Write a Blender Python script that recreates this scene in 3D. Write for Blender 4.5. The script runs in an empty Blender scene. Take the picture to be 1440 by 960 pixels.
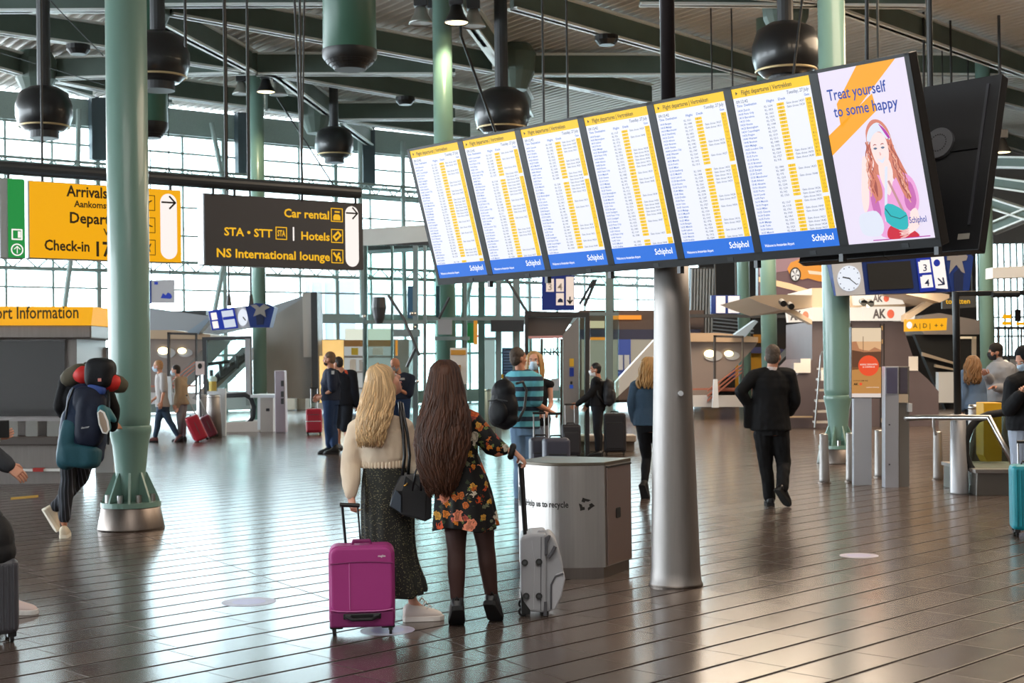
import bpy, bmesh, math, random
import numpy as np
from mathutils import Vector, Matrix, noise
R = random.Random(7)
C = bpy.context.scene
COL = C.collection
V = Vector
# ---------------------------------------------------------------- camera, sky, exposure, lights
F, CZ, HOR, ROLL = 2010.0, 1.67, 507.0, math.radians(0.8)
PT = math.atan((HOR - 480) / F)
fw = V((0, math.cos(PT), math.sin(PT))); up0 = V((0, -math.sin(PT), math.cos(PT))); rt0 = V((1, 0, 0))
rt = rt0 * math.cos(ROLL) - up0 * math.sin(ROLL)
up = up0 * math.cos(ROLL) + rt0 * math.sin(ROLL)
CAM = V((0, 0, CZ))
cd = bpy.data.cameras.new('camera'); co = bpy.data.objects.new('camera', cd); COL.objects.link(co)
co.matrix_world = Matrix(((rt.x, up.x, -fw.x, 0), (rt.y, up.y, -fw.y, 0), (rt.z, up.z, -fw.z, CZ), (0, 0, 0, 1)))
cd.sensor_width = 36; cd.lens = 36 * F / 1440; cd.clip_start = 0.1; cd.clip_end = 400
cd.dof.use_dof = True; cd.dof.focus_distance = 9.2; cd.dof.aperture_fstop = 6.5
C.camera = co
w = bpy.data.worlds.new('sky'); C.world = w; w.use_nodes = True
bg = w.node_tree.nodes['Background']; bg.inputs[0].default_value = (0.83, 0.93, 1.0, 1); bg.inputs[1].default_value = 12.0
C.view_settings.view_transform = 'Standard'; C.view_settings.look = 'None'
C.view_settings.gamma = 1; C.view_settings.use_curve_mapping = False
C.view_settings.exposure = 0.0

def light(name, loc, size, power, col, sy=None, rot=(0, 0, 0)):
    ld = bpy.data.lights.new(name, 'AREA'); ld.energy = power; ld.color = col; ld.size = size
    if sy: ld.shape = 'RECTANGLE'; ld.size_y = sy
    o = bpy.data.objects.new(name, ld); o.location = loc; o.rotation_euler = rot; COL.objects.link(o); return o
light('hall_fill_light', (-2, 1, 9.6), 8, 800, (1, .93, .85), 10)  # these area lights fill the hall from above, without built fixtures
light('hall_fill_light', (4, -7, 9.6), 8, 600, (1, .94, .88), 8)  # added fill behind the camera, brightens faces turned towards it
light('hall_fill_light', (9, 17, 9.6), 8, 1700, (1, .80, .60), 10)
light('hall_fill_light', (6.5, 36, 7.5), 6, 1500, (1, .80, .60), 6)  # added warm fill to brighten the rear walls and floor
light('hall_fill_light', (13, 30, 9.6), 8, 1600, (1, .76, .52), 8)

# ---------------------------------------------------------------- pixel <-> place
def ray(px, py):
    return fw * F + rt * (px - 720) - up * (py - 480)
def at(px, py, Y):
    d = ray(px, py); return CAM + d * (Y / d.y)
def atz(px, py, z):
    d = ray(px, py); return CAM + d * ((z - CZ) / d.z)
def flo(px, py): return atz(px, py, 0.0)

# ---------------------------------------------------------------- colour and materials
def lin(c):
    if isinstance(c, str):
        c = c.lstrip('#'); c = [int(c[i:i + 2], 16) / 255 for i in (0, 2, 4)]
    return tuple(x / 12.92 if x <= .04045 else ((x + .055) / 1.055) ** 2.4 for x in c[:3]) + (1,)
MATS = {}
def mat(name, col, rough=.5, metal=0., emit=0., spec=.5, nz=0., nscale=20., bump=0., bscale=60., aniso=None, coat=0., trans=0., alpha=1.):
    if name in MATS: return MATS[name]
    m = bpy.data.materials.new(name); m.use_nodes = True; MATS[name] = m
    nt = m.node_tree; b = nt.nodes['Principled BSDF']
    c = lin(col)
    b.inputs['Base Color'].default_value = c; b.inputs['Roughness'].default_value = rough; b.inputs['Metallic'].default_value = metal
    b.inputs['Specular IOR Level'].default_value = spec; b.inputs['Coat Weight'].default_value = coat
    if emit: b.inputs['Emission Color'].default_value = c; b.inputs['Emission Strength'].default_value = emit; b.inputs['Base Color'].default_value = tuple(x * .08 for x in c[:3]) + (1,)
    if trans: b.inputs['Transmission Weight'].default_value = trans
    if alpha < 1: b.inputs['Alpha'].default_value = alpha
    tc = nt.nodes.new('ShaderNodeTexCoord')
    if nz:
        n = nt.nodes.new('ShaderNodeTexNoise'); n.inputs['Scale'].default_value = nscale; n.inputs['Detail'].default_value = 4
        mp = nt.nodes.new('ShaderNodeMapping'); nt.links.new(tc.outputs['Object'], mp.inputs[0]); nt.links.new(mp.outputs[0], n.inputs['Vector'])
        if aniso: mp.inputs['Scale'].default_value = aniso
        mx = nt.nodes.new('ShaderNodeMix'); mx.data_type = 'RGBA'; mx.blend_type = 'MULTIPLY'; mx.inputs[0].default_value = 1
        cr = nt.nodes.new('ShaderNodeMapRange'); cr.inputs['From Min'].default_value = .3; cr.inputs['From Max'].default_value = .7
        cr.inputs['To Min'].default_value = 1 - nz; cr.inputs['To Max'].default_value = 1 + nz
        nt.links.new(n.outputs[0], cr.inputs[0]); mx.inputs[6].default_value = c; nt.links.new(cr.outputs[0], mx.inputs[7])
        nt.links.new(mx.outputs[2], b.inputs['Base Color'])
        if metal:
            rr = nt.nodes.new('ShaderNodeMapRange'); rr.inputs['To Min'].default_value = rough - .08; rr.inputs['To Max'].default_value = rough + .1
            nt.links.new(n.outputs[0], rr.inputs[0]); nt.links.new(rr.outputs[0], b.inputs['Roughness'])
    if bump:
        n = nt.nodes.new('ShaderNodeTexNoise'); n.inputs['Scale'].default_value = bscale; n.inputs['Detail'].default_value = 5
        bp = nt.nodes.new('ShaderNodeBump'); bp.inputs['Strength'].default_value = bump; bp.inputs['Distance'].default_value = .01
        nt.links.new(tc.outputs['Object'], n.inputs['Vector']); nt.links.new(n.outputs[0], bp.inputs['Height']); nt.links.new(bp.outputs[0], b.inputs['Normal'])
    return m
def glass(name, tint, refl=.5, alpha=.12):
    """thin pane: mostly clear, tinted, with a fresnel reflection"""
    if name in MATS: return MATS[name]
    m = bpy.data.materials.new(name); m.use_nodes = True; MATS[name] = m; nt = m.node_tree
    nt.nodes.remove(nt.nodes['Principled BSDF']); out = nt.nodes['Material Output']
    t = nt.nodes.new('ShaderNodeBsdfTransparent'); t.inputs[0].default_value = lin(tint)
    g = nt.nodes.new('ShaderNodeBsdfGlossy'); g.inputs['Roughness'].default_value = .03
    fr = nt.nodes.new('ShaderNodeFresnel'); fr.inputs[0].default_value = 1.45
    mu = nt.nodes.new('ShaderNodeMath'); mu.operation = 'MULTIPLY'; mu.inputs[1].default_value = refl
    mx = nt.nodes.new('ShaderNodeMixShader')
    nt.links.new(fr.outputs[0], mu.inputs[0]); nt.links.new(mu.outputs[0], mx.inputs[0]); nt.links.new(t.outputs[0], mx.inputs[1]); nt.links.new(g.outputs[0], mx.inputs[2])
    nt.links.new(mx.outputs[0], out.inputs[0]); return m

GREEN = mat('column_green_paint', '#74958a', .32, coat=.2)
GREEND = mat('beam_green_paint', '#5b6c64', .5, nz=.1, nscale=1.5)
FLANGE = mat('flange_bounce_tint', '#e9f0ed', .4)  # light thrown up from the floor, put into a pale flange colour
STEEL = mat('brushed_steel', '#9d9895', .52, 1., nz=.05, nscale=6, aniso=(14, 14, .4))
STEELD = mat('dark_brushed_steel', '#7d746e', .38, 1., nz=.05, nscale=6, aniso=(14, 14, .4))
CHROME = mat('polished_steel', '#b4b2b0', .28, 1.)
BLACK = mat('black_plastic', '#141516', .42)
BLACKM = mat('matt_black', '#101112', .7)
DKGREY = mat('dark_grey_metal', '#3a3c3f', .45)
GREYM = mat('grey_paint', '#9a9c9f', .5)
LGREY = mat('light_grey_paint', '#c4c7ca', .5)
WHITE = mat('white_paint', '#e8e8e6', .5)
RUBBER = mat('rubber', '#1b1b1c', .8)
WHITELIT = mat('lit_white_panel', '#fff7f2', .5, emit=.95)
INK = mat('black_lettering', '#1a1612', .6)

# ---------------------------------------------------------------- object helpers
OFF = {}
TS = bpy.data.scenes.new('workshop')   # scratch scene for meshing, removed at the end
def evaluated_mesh(o):
    TS.collection.objects.link(o)
    with bpy.context.temp_override(scene=TS, view_layer=TS.view_layers[0]):
        dg = bpy.context.evaluated_depsgraph_get(); me = bpy.data.meshes.new_from_object(o.evaluated_get(dg))
    bpy.data.objects.remove(o); return me
def reg(o, name, parent):
    COL.objects.link(o)
    if parent is not None: o.parent = parent; OFF[o.name] = OFF.get(parent.name, V((0, 0, 0)))
    else: OFF[o.name] = V(o.location)
    return o
def tag(o, label=None, cat=None, group=None, kind=None):
    if label: o['label'] = label
    if cat: o['category'] = cat
    if group: o['group'] = group
    if kind: o['kind'] = kind
    return o
def thing(name, label, cat, loc, group=None):
    o = bpy.data.objects.new(name, None); o.empty_display_size = .1; o.location = loc; COL.objects.link(o); OFF[o.name] = V(loc)
    return tag(o, label, cat, group)
def dup(root, loc, label=None, group=None, rz=None):
    r = root.copy(); COL.objects.link(r); r.location = loc; OFF[r.name] = V(loc)
    if label: r['label'] = label
    if group: r['group'] = group
    if rz is not None: r.rotation_euler = (0, 0, rz)
    for ch in list(root.children):
        c = ch.copy(); COL.objects.link(c); c.parent = r
        for g in list(ch.children):
            d = g.copy(); COL.objects.link(d); d.parent = c
    return r
def frame_of(d):
    d = d.normalized(); a = V((0, 0, 1)) if abs(d.z) < .9 else V((0, 1, 0))
    x = d.cross(a).normalized(); return x, d.cross(x).normalized()
class MB:
    def __init__(s): s.v = []; s.f = []
    def add(s, vs, fs):
        n = len(s.v); s.v += [V(p) for p in vs]; s.f += [tuple(i + n for i in f) for f in fs]; return s
    def box(s, c, size, ex=V((1, 0, 0)), ey=V((0, 1, 0)), ez=V((0, 0, 1))):
        c = V(c); h = [k / 2 for k in size]; vs = []
        for k in (-1, 1):
            for j in (-1, 1):
                for i in (-1, 1): vs.append(c + ex * (i * h[0]) + ey * (j * h[1]) + ez * (k * h[2]))
        return s.add(vs, [(0, 2, 3, 1), (4, 5, 7, 6), (0, 1, 5, 4), (2, 6, 7, 3), (0, 4, 6, 2), (1, 3, 7, 5)])
    def prism(s, poly, ext):
        poly = [V(p) for p in poly]; n = len(poly); ext = V(ext)
        vs = poly + [p + ext for p in poly]
        return s.add(vs, [tuple(range(n))[::-1], tuple(range(n, 2 * n))] + [(i, (i + 1) % n, n + (i + 1) % n, n + i) for i in range(n)])
    def flat(s, poly): return s.add(poly, [tuple(range(len(poly)))])
    def loft(s, rings, cap=True, closed=True):
        n = len(rings[0]); vs = [p for r in rings for p in r]; fs = []
        for i in range(len(rings) - 1):
            for j in range(n if closed else n - 1):
                k = (j + 1) % n; fs.append((i * n + j, i * n + k, (i + 1) * n + k, (i + 1) * n + j))
        if cap: fs.append(tuple(range(n))[::-1]); fs.append(tuple((len(rings) - 1) * n + j for j in range(n)))
        return s.add(vs, fs)
    def tube(s, pts, r, seg=10, cap=True, closed=False):
        pts = [V(p) for p in pts]; n = len(pts)
        rs = r if isinstance(r, (list, tuple)) else [r] * n
        rings = []; x = None
        for i, p in enumerate(pts):
            if closed: d = pts[(i + 1) % n] - pts[i - 1]
            else: d = pts[min(i + 1, n - 1)] - pts[max(i - 1, 0)]
            d.normalize()
            if x is None: x, y = frame_of(d)
            else:
                x = (x - d * x.dot(d)).normalized(); y = d.cross(x)
            rings.append([p + (x * math.cos(2 * math.pi * k / seg) + y * math.sin(2 * math.pi * k / seg)) * rs[i] for k in range(seg)])
        if closed: rings.append(rings[0]); cap = False
        return s.loft(rings, cap)
    def caps(s, pts, rs, seg=12):
        """tapered limb with rounded ends"""
        pts = [V(p) for p in pts]; d0 = (pts[0] - pts[1]).normalized(); d1 = (pts[-1] - pts[-2]).normalized()
        P = [pts[0] + d0 * rs[0] * k for k in (.97, .7)] + pts + [pts[-1] + d1 * rs[-1] * k for k in (.7, .97)]
        Q = [rs[0] * .25, rs[0] * .71] + list(rs) + [rs[-1] * .71, rs[-1] * .25]
        return s.tube(P, Q, seg)
    def lathe(s, prof, c=(0, 0, 0), seg=24, cap=True):
        c = V(c); return s.loft([[c + V((r * math.cos(2 * math.pi * k / seg), r * math.sin(2 * math.pi * k / seg), z)) for k in range(seg)] for r, z in prof], cap)
    def ell(s, c, rx, ry, rz, ax=None, seg=16, rows=10):
        c = V(c); ax = ax or (V((1, 0, 0)), V((0, 1, 0)), V((0, 0, 1))); rings = []
        for i in range(rows + 1):
            t = math.pi * (i + .02) / (rows + .04) if 0 < i < rows else (0.03 if i == 0 else math.pi - .03)
            rings.append([c + ax[0] * (rx * math.sin(t) * math.cos(2 * math.pi * k / seg)) + ax[1] * (ry * math.sin(t) * math.sin(2 * math.pi * k / seg)) - ax[2] * (rz * math.cos(t)) for k in range(seg)])
        return s.loft(rings)
    def sell(s, c, rx, ry, rz, ax, e=.5, seg=20, rows=14):
        g = lambda v: math.copysign(abs(v) ** e, v); c = V(c); rings = []
        for i in range(rows + 1):
            t = -math.pi / 2 + math.pi * max(.02, min(rows - .02, i)) / rows
            rings.append([c + ax[0] * (rx * g(math.cos(t)) * g(math.cos(2 * math.pi * k / seg))) + ax[1] * (ry * g(math.cos(t)) * g(math.sin(2 * math.pi * k / seg))) + ax[2] * (rz * g(math.sin(t))) for k in range(seg)])
        return s.loft(rings)
    def build(s, name, m, parent=None, bevel=0., smooth=False, sub=0, remesh=0., sm=4, loc=None, wob=0., wsc=9., seg=2):
        off = OFF.get(parent.name, V((0, 0, 0))) if parent is not None else (V(loc) if loc is not None else V((0, 0, 0)))
        me = bpy.data.meshes.new(name); me.from_pydata([tuple(p - off) for p in s.v], [], s.f); me.validate()
        bm = bmesh.new(); bm.from_mesh(me); bmesh.ops.recalc_face_normals(bm, faces=bm.faces); bm.to_mesh(me); bm.free()
        if remesh:
            t = bpy.data.objects.new('tmp', me)
            md = t.modifiers.new('r', 'REMESH'); md.mode = 'VOXEL'; md.voxel_size = remesh; md.use_smooth_shade = True
            if sm: md = t.modifiers.new('s', 'SMOOTH'); md.iterations = sm; md.factor = .5
            me2 = evaluated_mesh(t)
            bpy.data.meshes.remove(me); me = me2; me.name = name; smooth = True
            if wob:
                nv = len(me.vertices); cs = np.empty(nv * 3, 'f'); ns = np.empty(nv * 3, 'f'); me.vertices.foreach_get('co', cs); me.vertex_normals.foreach_get('vector', ns); nn = noise.noise
                dd = np.array([nn((p[0] * wsc, p[1] * wsc, p[2] * wsc * .6)) + .6 * nn((p[0] * wsc * 2.3 + 5, p[1] * wsc * 2.3, p[2] * wsc * 1.5)) for p in cs.reshape(-1, 3).tolist()])
                me.vertices.foreach_set('co', (cs.reshape(-1, 3) + ns.reshape(-1, 3) * (wob * dd)[:, None]).astype('f').ravel()); me.update()
        me.materials.clear(); me.materials.append(m)
        o = bpy.data.objects.new(name, me)
        if parent is None and loc is not None: o.location = loc
        reg(o, name, parent)
        if smooth:
            for p in me.polygons: p.use_smooth = True
        if bevel:
            md = o.modifiers.new('bevel', 'BEVEL'); md.width = bevel; md.segments = seg; md.limit_method = 'ANGLE'; md.angle_limit = .6
        if sub:
            md = o.modifiers.new('sub', 'SUBSURF'); md.levels = sub; md.render_levels = sub
            for p in me.polygons: p.use_smooth = True
        return o
def struct(name, mb, m, **k):
    return tag(mb.build(name, m, **k), kind='structure')
def slab(poly, Y, thick, dY=None):
    """outline given on the picture plane at depth Y -> solid going back by thick"""
    return MB().prism([at(x, y, Y) for x, y in poly], (0, thick, 0))
def rect(x0, y0, x1, y1): return [(x0, y0), (x1, y0), (x1, y1), (x0, y1)]
TXT = {}
def text(body, size, org, ex, ez, m, parent, name='lettering', align='LEFT', width=None, ext=.001, out=.002, res=2, line=1.0, shear=0., bold=.012):
    """flat raised lettering; org = baseline point, ex = reading direction, ez = up; faces ex x ez"""
    key = (body, align, res, line, shear, bold)
    if key not in TXT:
        cu = bpy.data.curves.new('t', 'FONT'); cu.body = body; cu.align_x = align; cu.resolution_u = res; cu.size = 1; cu.space_line = line; cu.shear = shear; cu.offset = bold
        me = evaluated_mesh(bpy.data.objects.new('t', cu))
        co_ = [v.co.copy() for v in me.vertices]; TXT[key] = (co_, [tuple(p.vertices) for p in me.polygons])
        bpy.data.meshes.remove(me)
    cs, fs = TXT[key]
    if not cs: return None
    sx = size
    if width:
        xs = [c.x for c in cs]; sx = width / (max(xs) - min(xs))
    ex = V(ex).normalized(); ez = V(ez).normalized(); n = ex.cross(ez)
    off = OFF.get(parent.name, V((0, 0, 0)))
    me = bpy.data.meshes.new(name)
    me.from_pydata([tuple(V(org) + ex * (c.x * sx) + ez * (c.y * size) + n * out - off) for c in cs], [], fs)
    me.materials.append(m); o = bpy.data.objects.new(name, me); return reg(o, name, parent)
class Panel:
    """a flat face in space with its own u,v in metres (u right, v down), n toward the reader"""
    def __init__(s, o, ex, ed): s.o = V(o); s.ex = V(ex).normalized(); s.ed = V(ed).normalized(); s.n = s.ex.cross(-s.ed)
    def p(s, u, v, h=0.): return s.o + s.ex * u + s.ed * v + s.n * h
    def poly(s, pts, h=0., mb=None, th=.002):
        mb = mb or MB(); return mb.prism([s.p(u, v, h) for u, v in pts], s.n * th)
    def rect(s, u0, v0, u1, v1, h=0., mb=None, th=.002): return s.poly([(u0, v0), (u1, v0), (u1, v1), (u0, v1)], h, mb, th)
    def disc(s, u, v, r, h=0., mb=None, th=.002, seg=28, ry=None): return s.poly([(u + r * math.cos(2 * math.pi * k / seg), v + (ry or r) * math.sin(2 * math.pi * k / seg)) for k in range(seg)], h, mb, th)
    def pill(s, u0, v0, u1, v1, h=0., mb=None, th=.002):
        r = (u1 - u0) / 2; c = (u0 + u1) / 2; pts = [(c - r * math.cos(math.pi * k / 10), v0 + r - r * math.sin(math.pi * k / 10)) for k in range(11)] + [(c + r * math.cos(math.pi * k / 10), v1 - r + r * math.sin(math.pi * k / 10)) for k in range(11)]
        return s.poly(pts, h, mb, th)
    def stroke(s, pts, wd, h=0., mb=None, th=.002):
        mb = mb or MB()
        for (a, b), (c, d) in zip(pts[:-1], pts[1:]):
            l = math.hypot(c - a, d - b) or 1; nx, ny = -(d - b) / l * wd / 2, (c - a) / l * wd / 2; ex_, ey_ = (c - a) / l * wd * .3, (d - b) / l * wd * .3
            s.poly([(a + nx - ex_, b + ny - ey_), (c + nx + ex_, d + ny + ey_), (c - nx + ex_, d - ny + ey_), (a - nx - ex_, b - ny - ey_)], h, mb, th)
        return mb
    def text(s, body, size, u, v, m, parent, h=.003, **k): return text(body, size, s.p(u, v), s.ex, -s.ed, m, parent, out=h, **k)
# ================================================================ FLOOR
JP = flo(345, 802); JOFF = .862 * JP.x + .507 * JP.y
def floor_mat():
    m = bpy.data.materials.new('stone_tile_floor'); m.use_nodes = True; nt = m.node_tree; b = nt.nodes['Principled BSDF']; L = nt.links.new
    def N(op, a, b_=None, c=None):
        n = nt.nodes.new('ShaderNodeMath'); n.operation = op
        for i, x in enumerate((a, b_, c)):
            if x is None: continue
            if isinstance(x, (int, float)): n.inputs[i].default_value = x
            else: L(x, n.inputs[i])
        return n.outputs[0]
    tc = nt.nodes.new('ShaderNodeTexCoord'); sp = nt.nodes.new('ShaderNodeSeparateXYZ'); L(tc.outputs['Object'], sp.inputs[0]); x, y = sp.outputs[0], sp.outputs[1]
    vv = N('DIVIDE', N('ADD', N('MULTIPLY', x, -.712), N('MULTIPLY', y, .702)), .335)
    row = N('FLOOR', vv); fv = N('FRACT', vv)
    uu = N('DIVIDE', N('SUBTRACT', N('ADD', N('MULTIPLY', x, .702), N('MULTIPLY', y, .712)), N('MULTIPLY', row, .089)), .67)
    fu = N('FRACT', uu); cu = N('FLOOR', uu)
    dv = N('MULTIPLY', N('MINIMUM', fv, N('SUBTRACT', 1, fv)), .335); du = N('MULTIPLY', N('MINIMUM', fu, N('SUBTRACT', 1, fu)), .67)
    def ss(v_, a, b_):
        n = nt.nodes.new('ShaderNodeMapRange'); n.interpolation_type = 'SMOOTHSTEP'; n.inputs[1].default_value = a; n.inputs[2].default_value = b_; L(v_, n.inputs[0]); return n.outputs[0]
    gv = ss(dv, .004, .022); gu = ss(du, .001, .006)
    g = N('MULTIPLY', gv, N('ADD', N('MULTIPLY', gu, .45), .55))
    # one long straight expansion joint
    dj = N('ABSOLUTE', N('ADD', N('ADD', N('MULTIPLY', x, .862), N('MULTIPLY', y, .507)), 0.0 - JOFF))
    g = N('MULTIPLY', g, N('ADD', N('MULTIPLY', ss(dj, .002, .009), .6), .4))
    wn = nt.nodes.new('ShaderNodeTexWhiteNoise'); wn.noise_dimensions = '2D'; cb = nt.nodes.new('ShaderNodeCombineXYZ'); L(row, cb.inputs[0]); L(cu, cb.inputs[1]); L(cb.outputs[0], wn.inputs['Vector'])
    nz = nt.nodes.new('ShaderNodeTexNoise'); nz.inputs['Scale'].default_value = 9; nz.inputs['Detail'].default_value = 8; L(tc.outputs['Object'], nz.inputs['Vector'])
    k = N('ADD', N('ADD', .74, N('MULTIPLY', wn.outputs[0], .22)), N('MULTIPLY', nz.outputs[0], .28))
    mx = nt.nodes.new('ShaderNodeMix'); mx.data_type = 'RGBA'; mx.inputs[6].default_value = lin('#2c2421'); mx.inputs[7].default_value = lin('#574c46'); L(g, mx.inputs[0])
    m2 = nt.nodes.new('ShaderNodeMix'); m2.data_type = 'RGBA'; m2.blend_type = 'MULTIPLY'; m2.inputs[0].default_value = 1; L(mx.outputs[2], m2.inputs[6]); L(k, m2.inputs[7])
    L(m2.outputs[2], b.inputs['Base Color'])
    L(N('ADD', N('ADD', .15, N('MULTIPLY', wn.outputs[0], .03)), N('ADD', N('MULTIPLY', nz.outputs[0], .07), N('MULTIPLY', N('SUBTRACT', 1, g), .35))), b.inputs['Roughness'])
    L(N('MULTIPLY', g, .5), b.inputs['Specular IOR Level']); b.inputs['IOR'].default_value = 1.5
    bp = nt.nodes.new('ShaderNodeBump'); bp.inputs['Strength'].default_value = .25; bp.inputs['Distance'].default_value = .004; L(g, bp.inputs['Height']); L(bp.outputs[0], b.inputs['Normal'])
    return m
struct('floor', MB().box((0, 25, -.1), (110, 110, .2)), floor_mat())
DECAL = mat('floor_sticker', '#b5b2c8', .4, nz=.15, nscale=8)
def sticker(px, py, r, label):
    c = flo(px, py); root = thing('floor_sticker', label, 'sticker', c, 'distance stickers on the floor')
    MB().lathe([(r, 0), (r, .002)], c, 32).build('disc', DECAL, root)
    MB().lathe([(r * .62, .002), (r * .62, .003)], c, 32).build('printed_circle', mat('sticker_print', '#b4b1d8', .4), root)
sticker(545, 886, .17, 'round pale floor sticker partly under the magenta suitcase')
sticker(1208, 781, .16, 'round pale floor sticker alone on the dark tiles at right')
sticker(350, 846, .19, 'round white floor sticker on the bright tiles left of the magenta suitcase')

# ================================================================ ROOF
ZC, ZB = 10.7, 9.95
def deck():
    mb = MB(); d = V((-.56, .83, 0)); n = V((.83, .56, 0)); per = .30; c0 = V((0, 42, 0))
    prof = [(0, 0), (.06, .14), (.16, .14), (.22, 0)]
    P = []
    for i in range(-190, 191):
        for a, h in prof: P.append((i * per + a, h))
    fn_, fo_ = V((.616, -.788, 0)), V((-11.7, 50, 0)); r0 = []; r1 = []
    for a, h in P:
        q = c0 + n * a - d * 40 + V((0, 0, ZC + h)); r0.append(q); t = max(.1, min(80, (q - fo_).dot(fn_) / -d.dot(fn_))); r1.append(q + d * t)
    k = len(P); mb.add(r0 + r1, [(i, i + 1, k + i + 1, k + i) for i in range(k - 1)]); return mb
struct('ceiling', deck(), mat('corrugated_deck', '#d2cfc8', .5))
struct('ceiling_roof', MB().prism([V((-42, -18, ZC + .2)), V((42, -18, ZC + .2)), V((42, 66, ZC + .2)), V((-11.7, 50, 0)) + V((.788, .616, 0)) * 26 + V((0, 0, ZC + .2)), V((-11.7, 50, 0)) - V((.788, .616, 0)) * 38 + V((0, 0, ZC + .2))], (0, 0, .3)), mat('roof_board', '#55585a', .8))
def beam(p0, p1, w_=.3, h=.62, name='ceiling_beam'):
    d = (p1 - p0); L_ = d.length; d.normalize(); n = V((-d.y, d.x, 0)); c = (p0 + p1) / 2; Z = V((0, 0, 1))
    o = struct(name, MB().box(c + Z * (h / 2), (L_, .12, h), d, n, Z), GREEND)
    f = MB().box(c + Z * .03, (L_, w_, .06), d, n, Z).box(c + Z * h, (L_, w_, .06), d, n, Z)
    f.build('flange', FLANGE, o)
for x0, y0, x1, y1 in [(-60, 18, 150, 17), (-60, 40, 260, 84), (-60, 82, 42, 110), (205, 26, 352, 102), (205, 10, 470, 9), (240, 22, 690, 103), (240, 87, 345, 103),
                       (80, 112, 362, 104), (360, 106, 640, 106), (388, 108, 466, 166), (375, 106, 680, 157), (375, 156, 455, 168), (230, 137, 370, 155), (80, 116, 240, 148),
                       (62, 118, 128, 138), (470, 170, 640, 169), (470, 170, 660, 196), (480, 176, 520, 205), (640, 8, 716, 112), (720, 14, 1062, 110), (735, 107, 1025, 107), (735, 109, 915, 147),
                       (716, 112, 745, 165), (900, 8, 1300, 11), (1150, 6, 1470, 119), (1270, 106, 1470, 108), (1000, -8, 1150, 6), (1380, 140, 1460, 160), (1385, 200, 1460, 222), (1020, 108, 1150, 140)]:
    beam(atz(x0, y0, ZB), atz(x1, y1, ZB))
for x0, y0, x1, y1 in [(1380, 262, 1470, 275), (1390, 292, 1470, 318), (1395, 330, 1470, 300), (1380, 236, 1470, 238)]:
    beam(at(x0, y0, 46), at(x1, y1, 44), .4, .35)
# hub heads where beams meet
for px, py in [(725, 100), (445, 165), (50, 110), (1105, 22), (205, 20)]:
    c = atz(px, py, ZB); root = struct('beam_hub', MB().lathe([(.32, -.55), (.55, -.05), (.6, .5), (.45, .75)], c, 16), GREEND)
# hanging cables and rods (thin, from the roof)
ROD = mat('dark_rod', '#1f2224', .5)
def rod(p0, p1, r, label, name='hanging_rod', m=ROD):
    pts = [p0, p1]
    if p0.z < ZC - .1: pts = [V((p0.x + (p0.x - p1.x) * .02, p0.y, ZC - .01))] + pts
    o = MB().tube(pts, r * .62, 8).build(name, m, None, loc=p1); return tag(o, label, 'rod', 'thin rods hanging from the roof')
# ================================================================ COLUMNS
def green_column(px, pyb, Y, dia, label, base=True, ytop=-200):
    """round green steel column, built from floor to roof"""
    b = at(px, pyb, Y); b.z = 0; r = dia / 2
    root = thing('steel_column', label, 'column', b, 'green round columns of the hall')
    sh = MB().lathe([(r * .92, 1.0), (r, 1.15), (r, ZC - .01)], b, 32) if base else MB().lathe([(r, 0), (r, ZC - .01)], b, 24)
    sh.build('shaft', GREEN, root, smooth=False, bevel=0)
    for p in root.children[0].data.polygons: p.use_smooth = len(p.vertices) == 4
    if base:
        z0 = .23
        MB().lathe([(r * .62, z0), (r * .66, z0 + .2), (r * .86, .85), (r * 1.0, .98), (r * 1.03, 1.0), (r * 1.03, 1.05), (r, 1.06)], b, 32).build('tapered_foot', GREEN, root, smooth=True)
        MB().lathe([(r * 1.45, z0), (r * 1.45, z0 + .05), (r * .6, z0 + .06)], b, 32).build('foot_plate', GREEN, root)
        for k in range(8):
            a = k * math.pi / 4 + .2; d = V((math.cos(a), math.sin(a), 0)); t = V((-d.y, d.x, 0)) * .012
            MB().prism([b + d * r * .5 + V((0, 0, z0 + .05)) - t, b + d * r * 1.38 + V((0, 0, z0 + .05)) - t, b + d * r * 1.3 + V((0, 0, z0 + .1)) - t, b + d * r * .78 + V((0, 0, .58)) - t, b + d * r * .5 + V((0, 0, .58)) - t], t * 2).build('fin', GREEN, root)
            a += math.pi / 8; d = V((math.cos(a), math.sin(a), 0))
            MB().lathe([(.032, z0 + .05), (.032, z0 + .13)], b + d * r * 1.12, 12).build('anchor_bolt', CHROME, root)
        MB().lathe([(r * 1.62, 0), (r * 1.6, .02), (r * 1.42, .22), (r * 1.36, .235)], b, 40).build('steel_skirt', STEELD, root, smooth=True)
    return root
green_column(184.5, 742, 14.72, .42, 'green column in the left foreground that the backpacker leans on')
green_column(1179.5, 650, 22.4, .42, 'green column standing before the newsstand at right')
green_column(629, 590, 31, .42, 'green column rising behind the departure boards at centre', False)
green_column(366, 575, 43, .42, 'slim green column behind the dark hotel sign', False)
green_column(1083, 560, 38, .42, 'green column just left of the newsstand behind the businessman', False)
green_column(1048, 555, 48, .42, 'thin distant green column behind the escalator pavilion at right', False)
green_column(1390, 560, 42, .42, 'green column at far right behind the man in the grey sweater', False)

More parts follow.
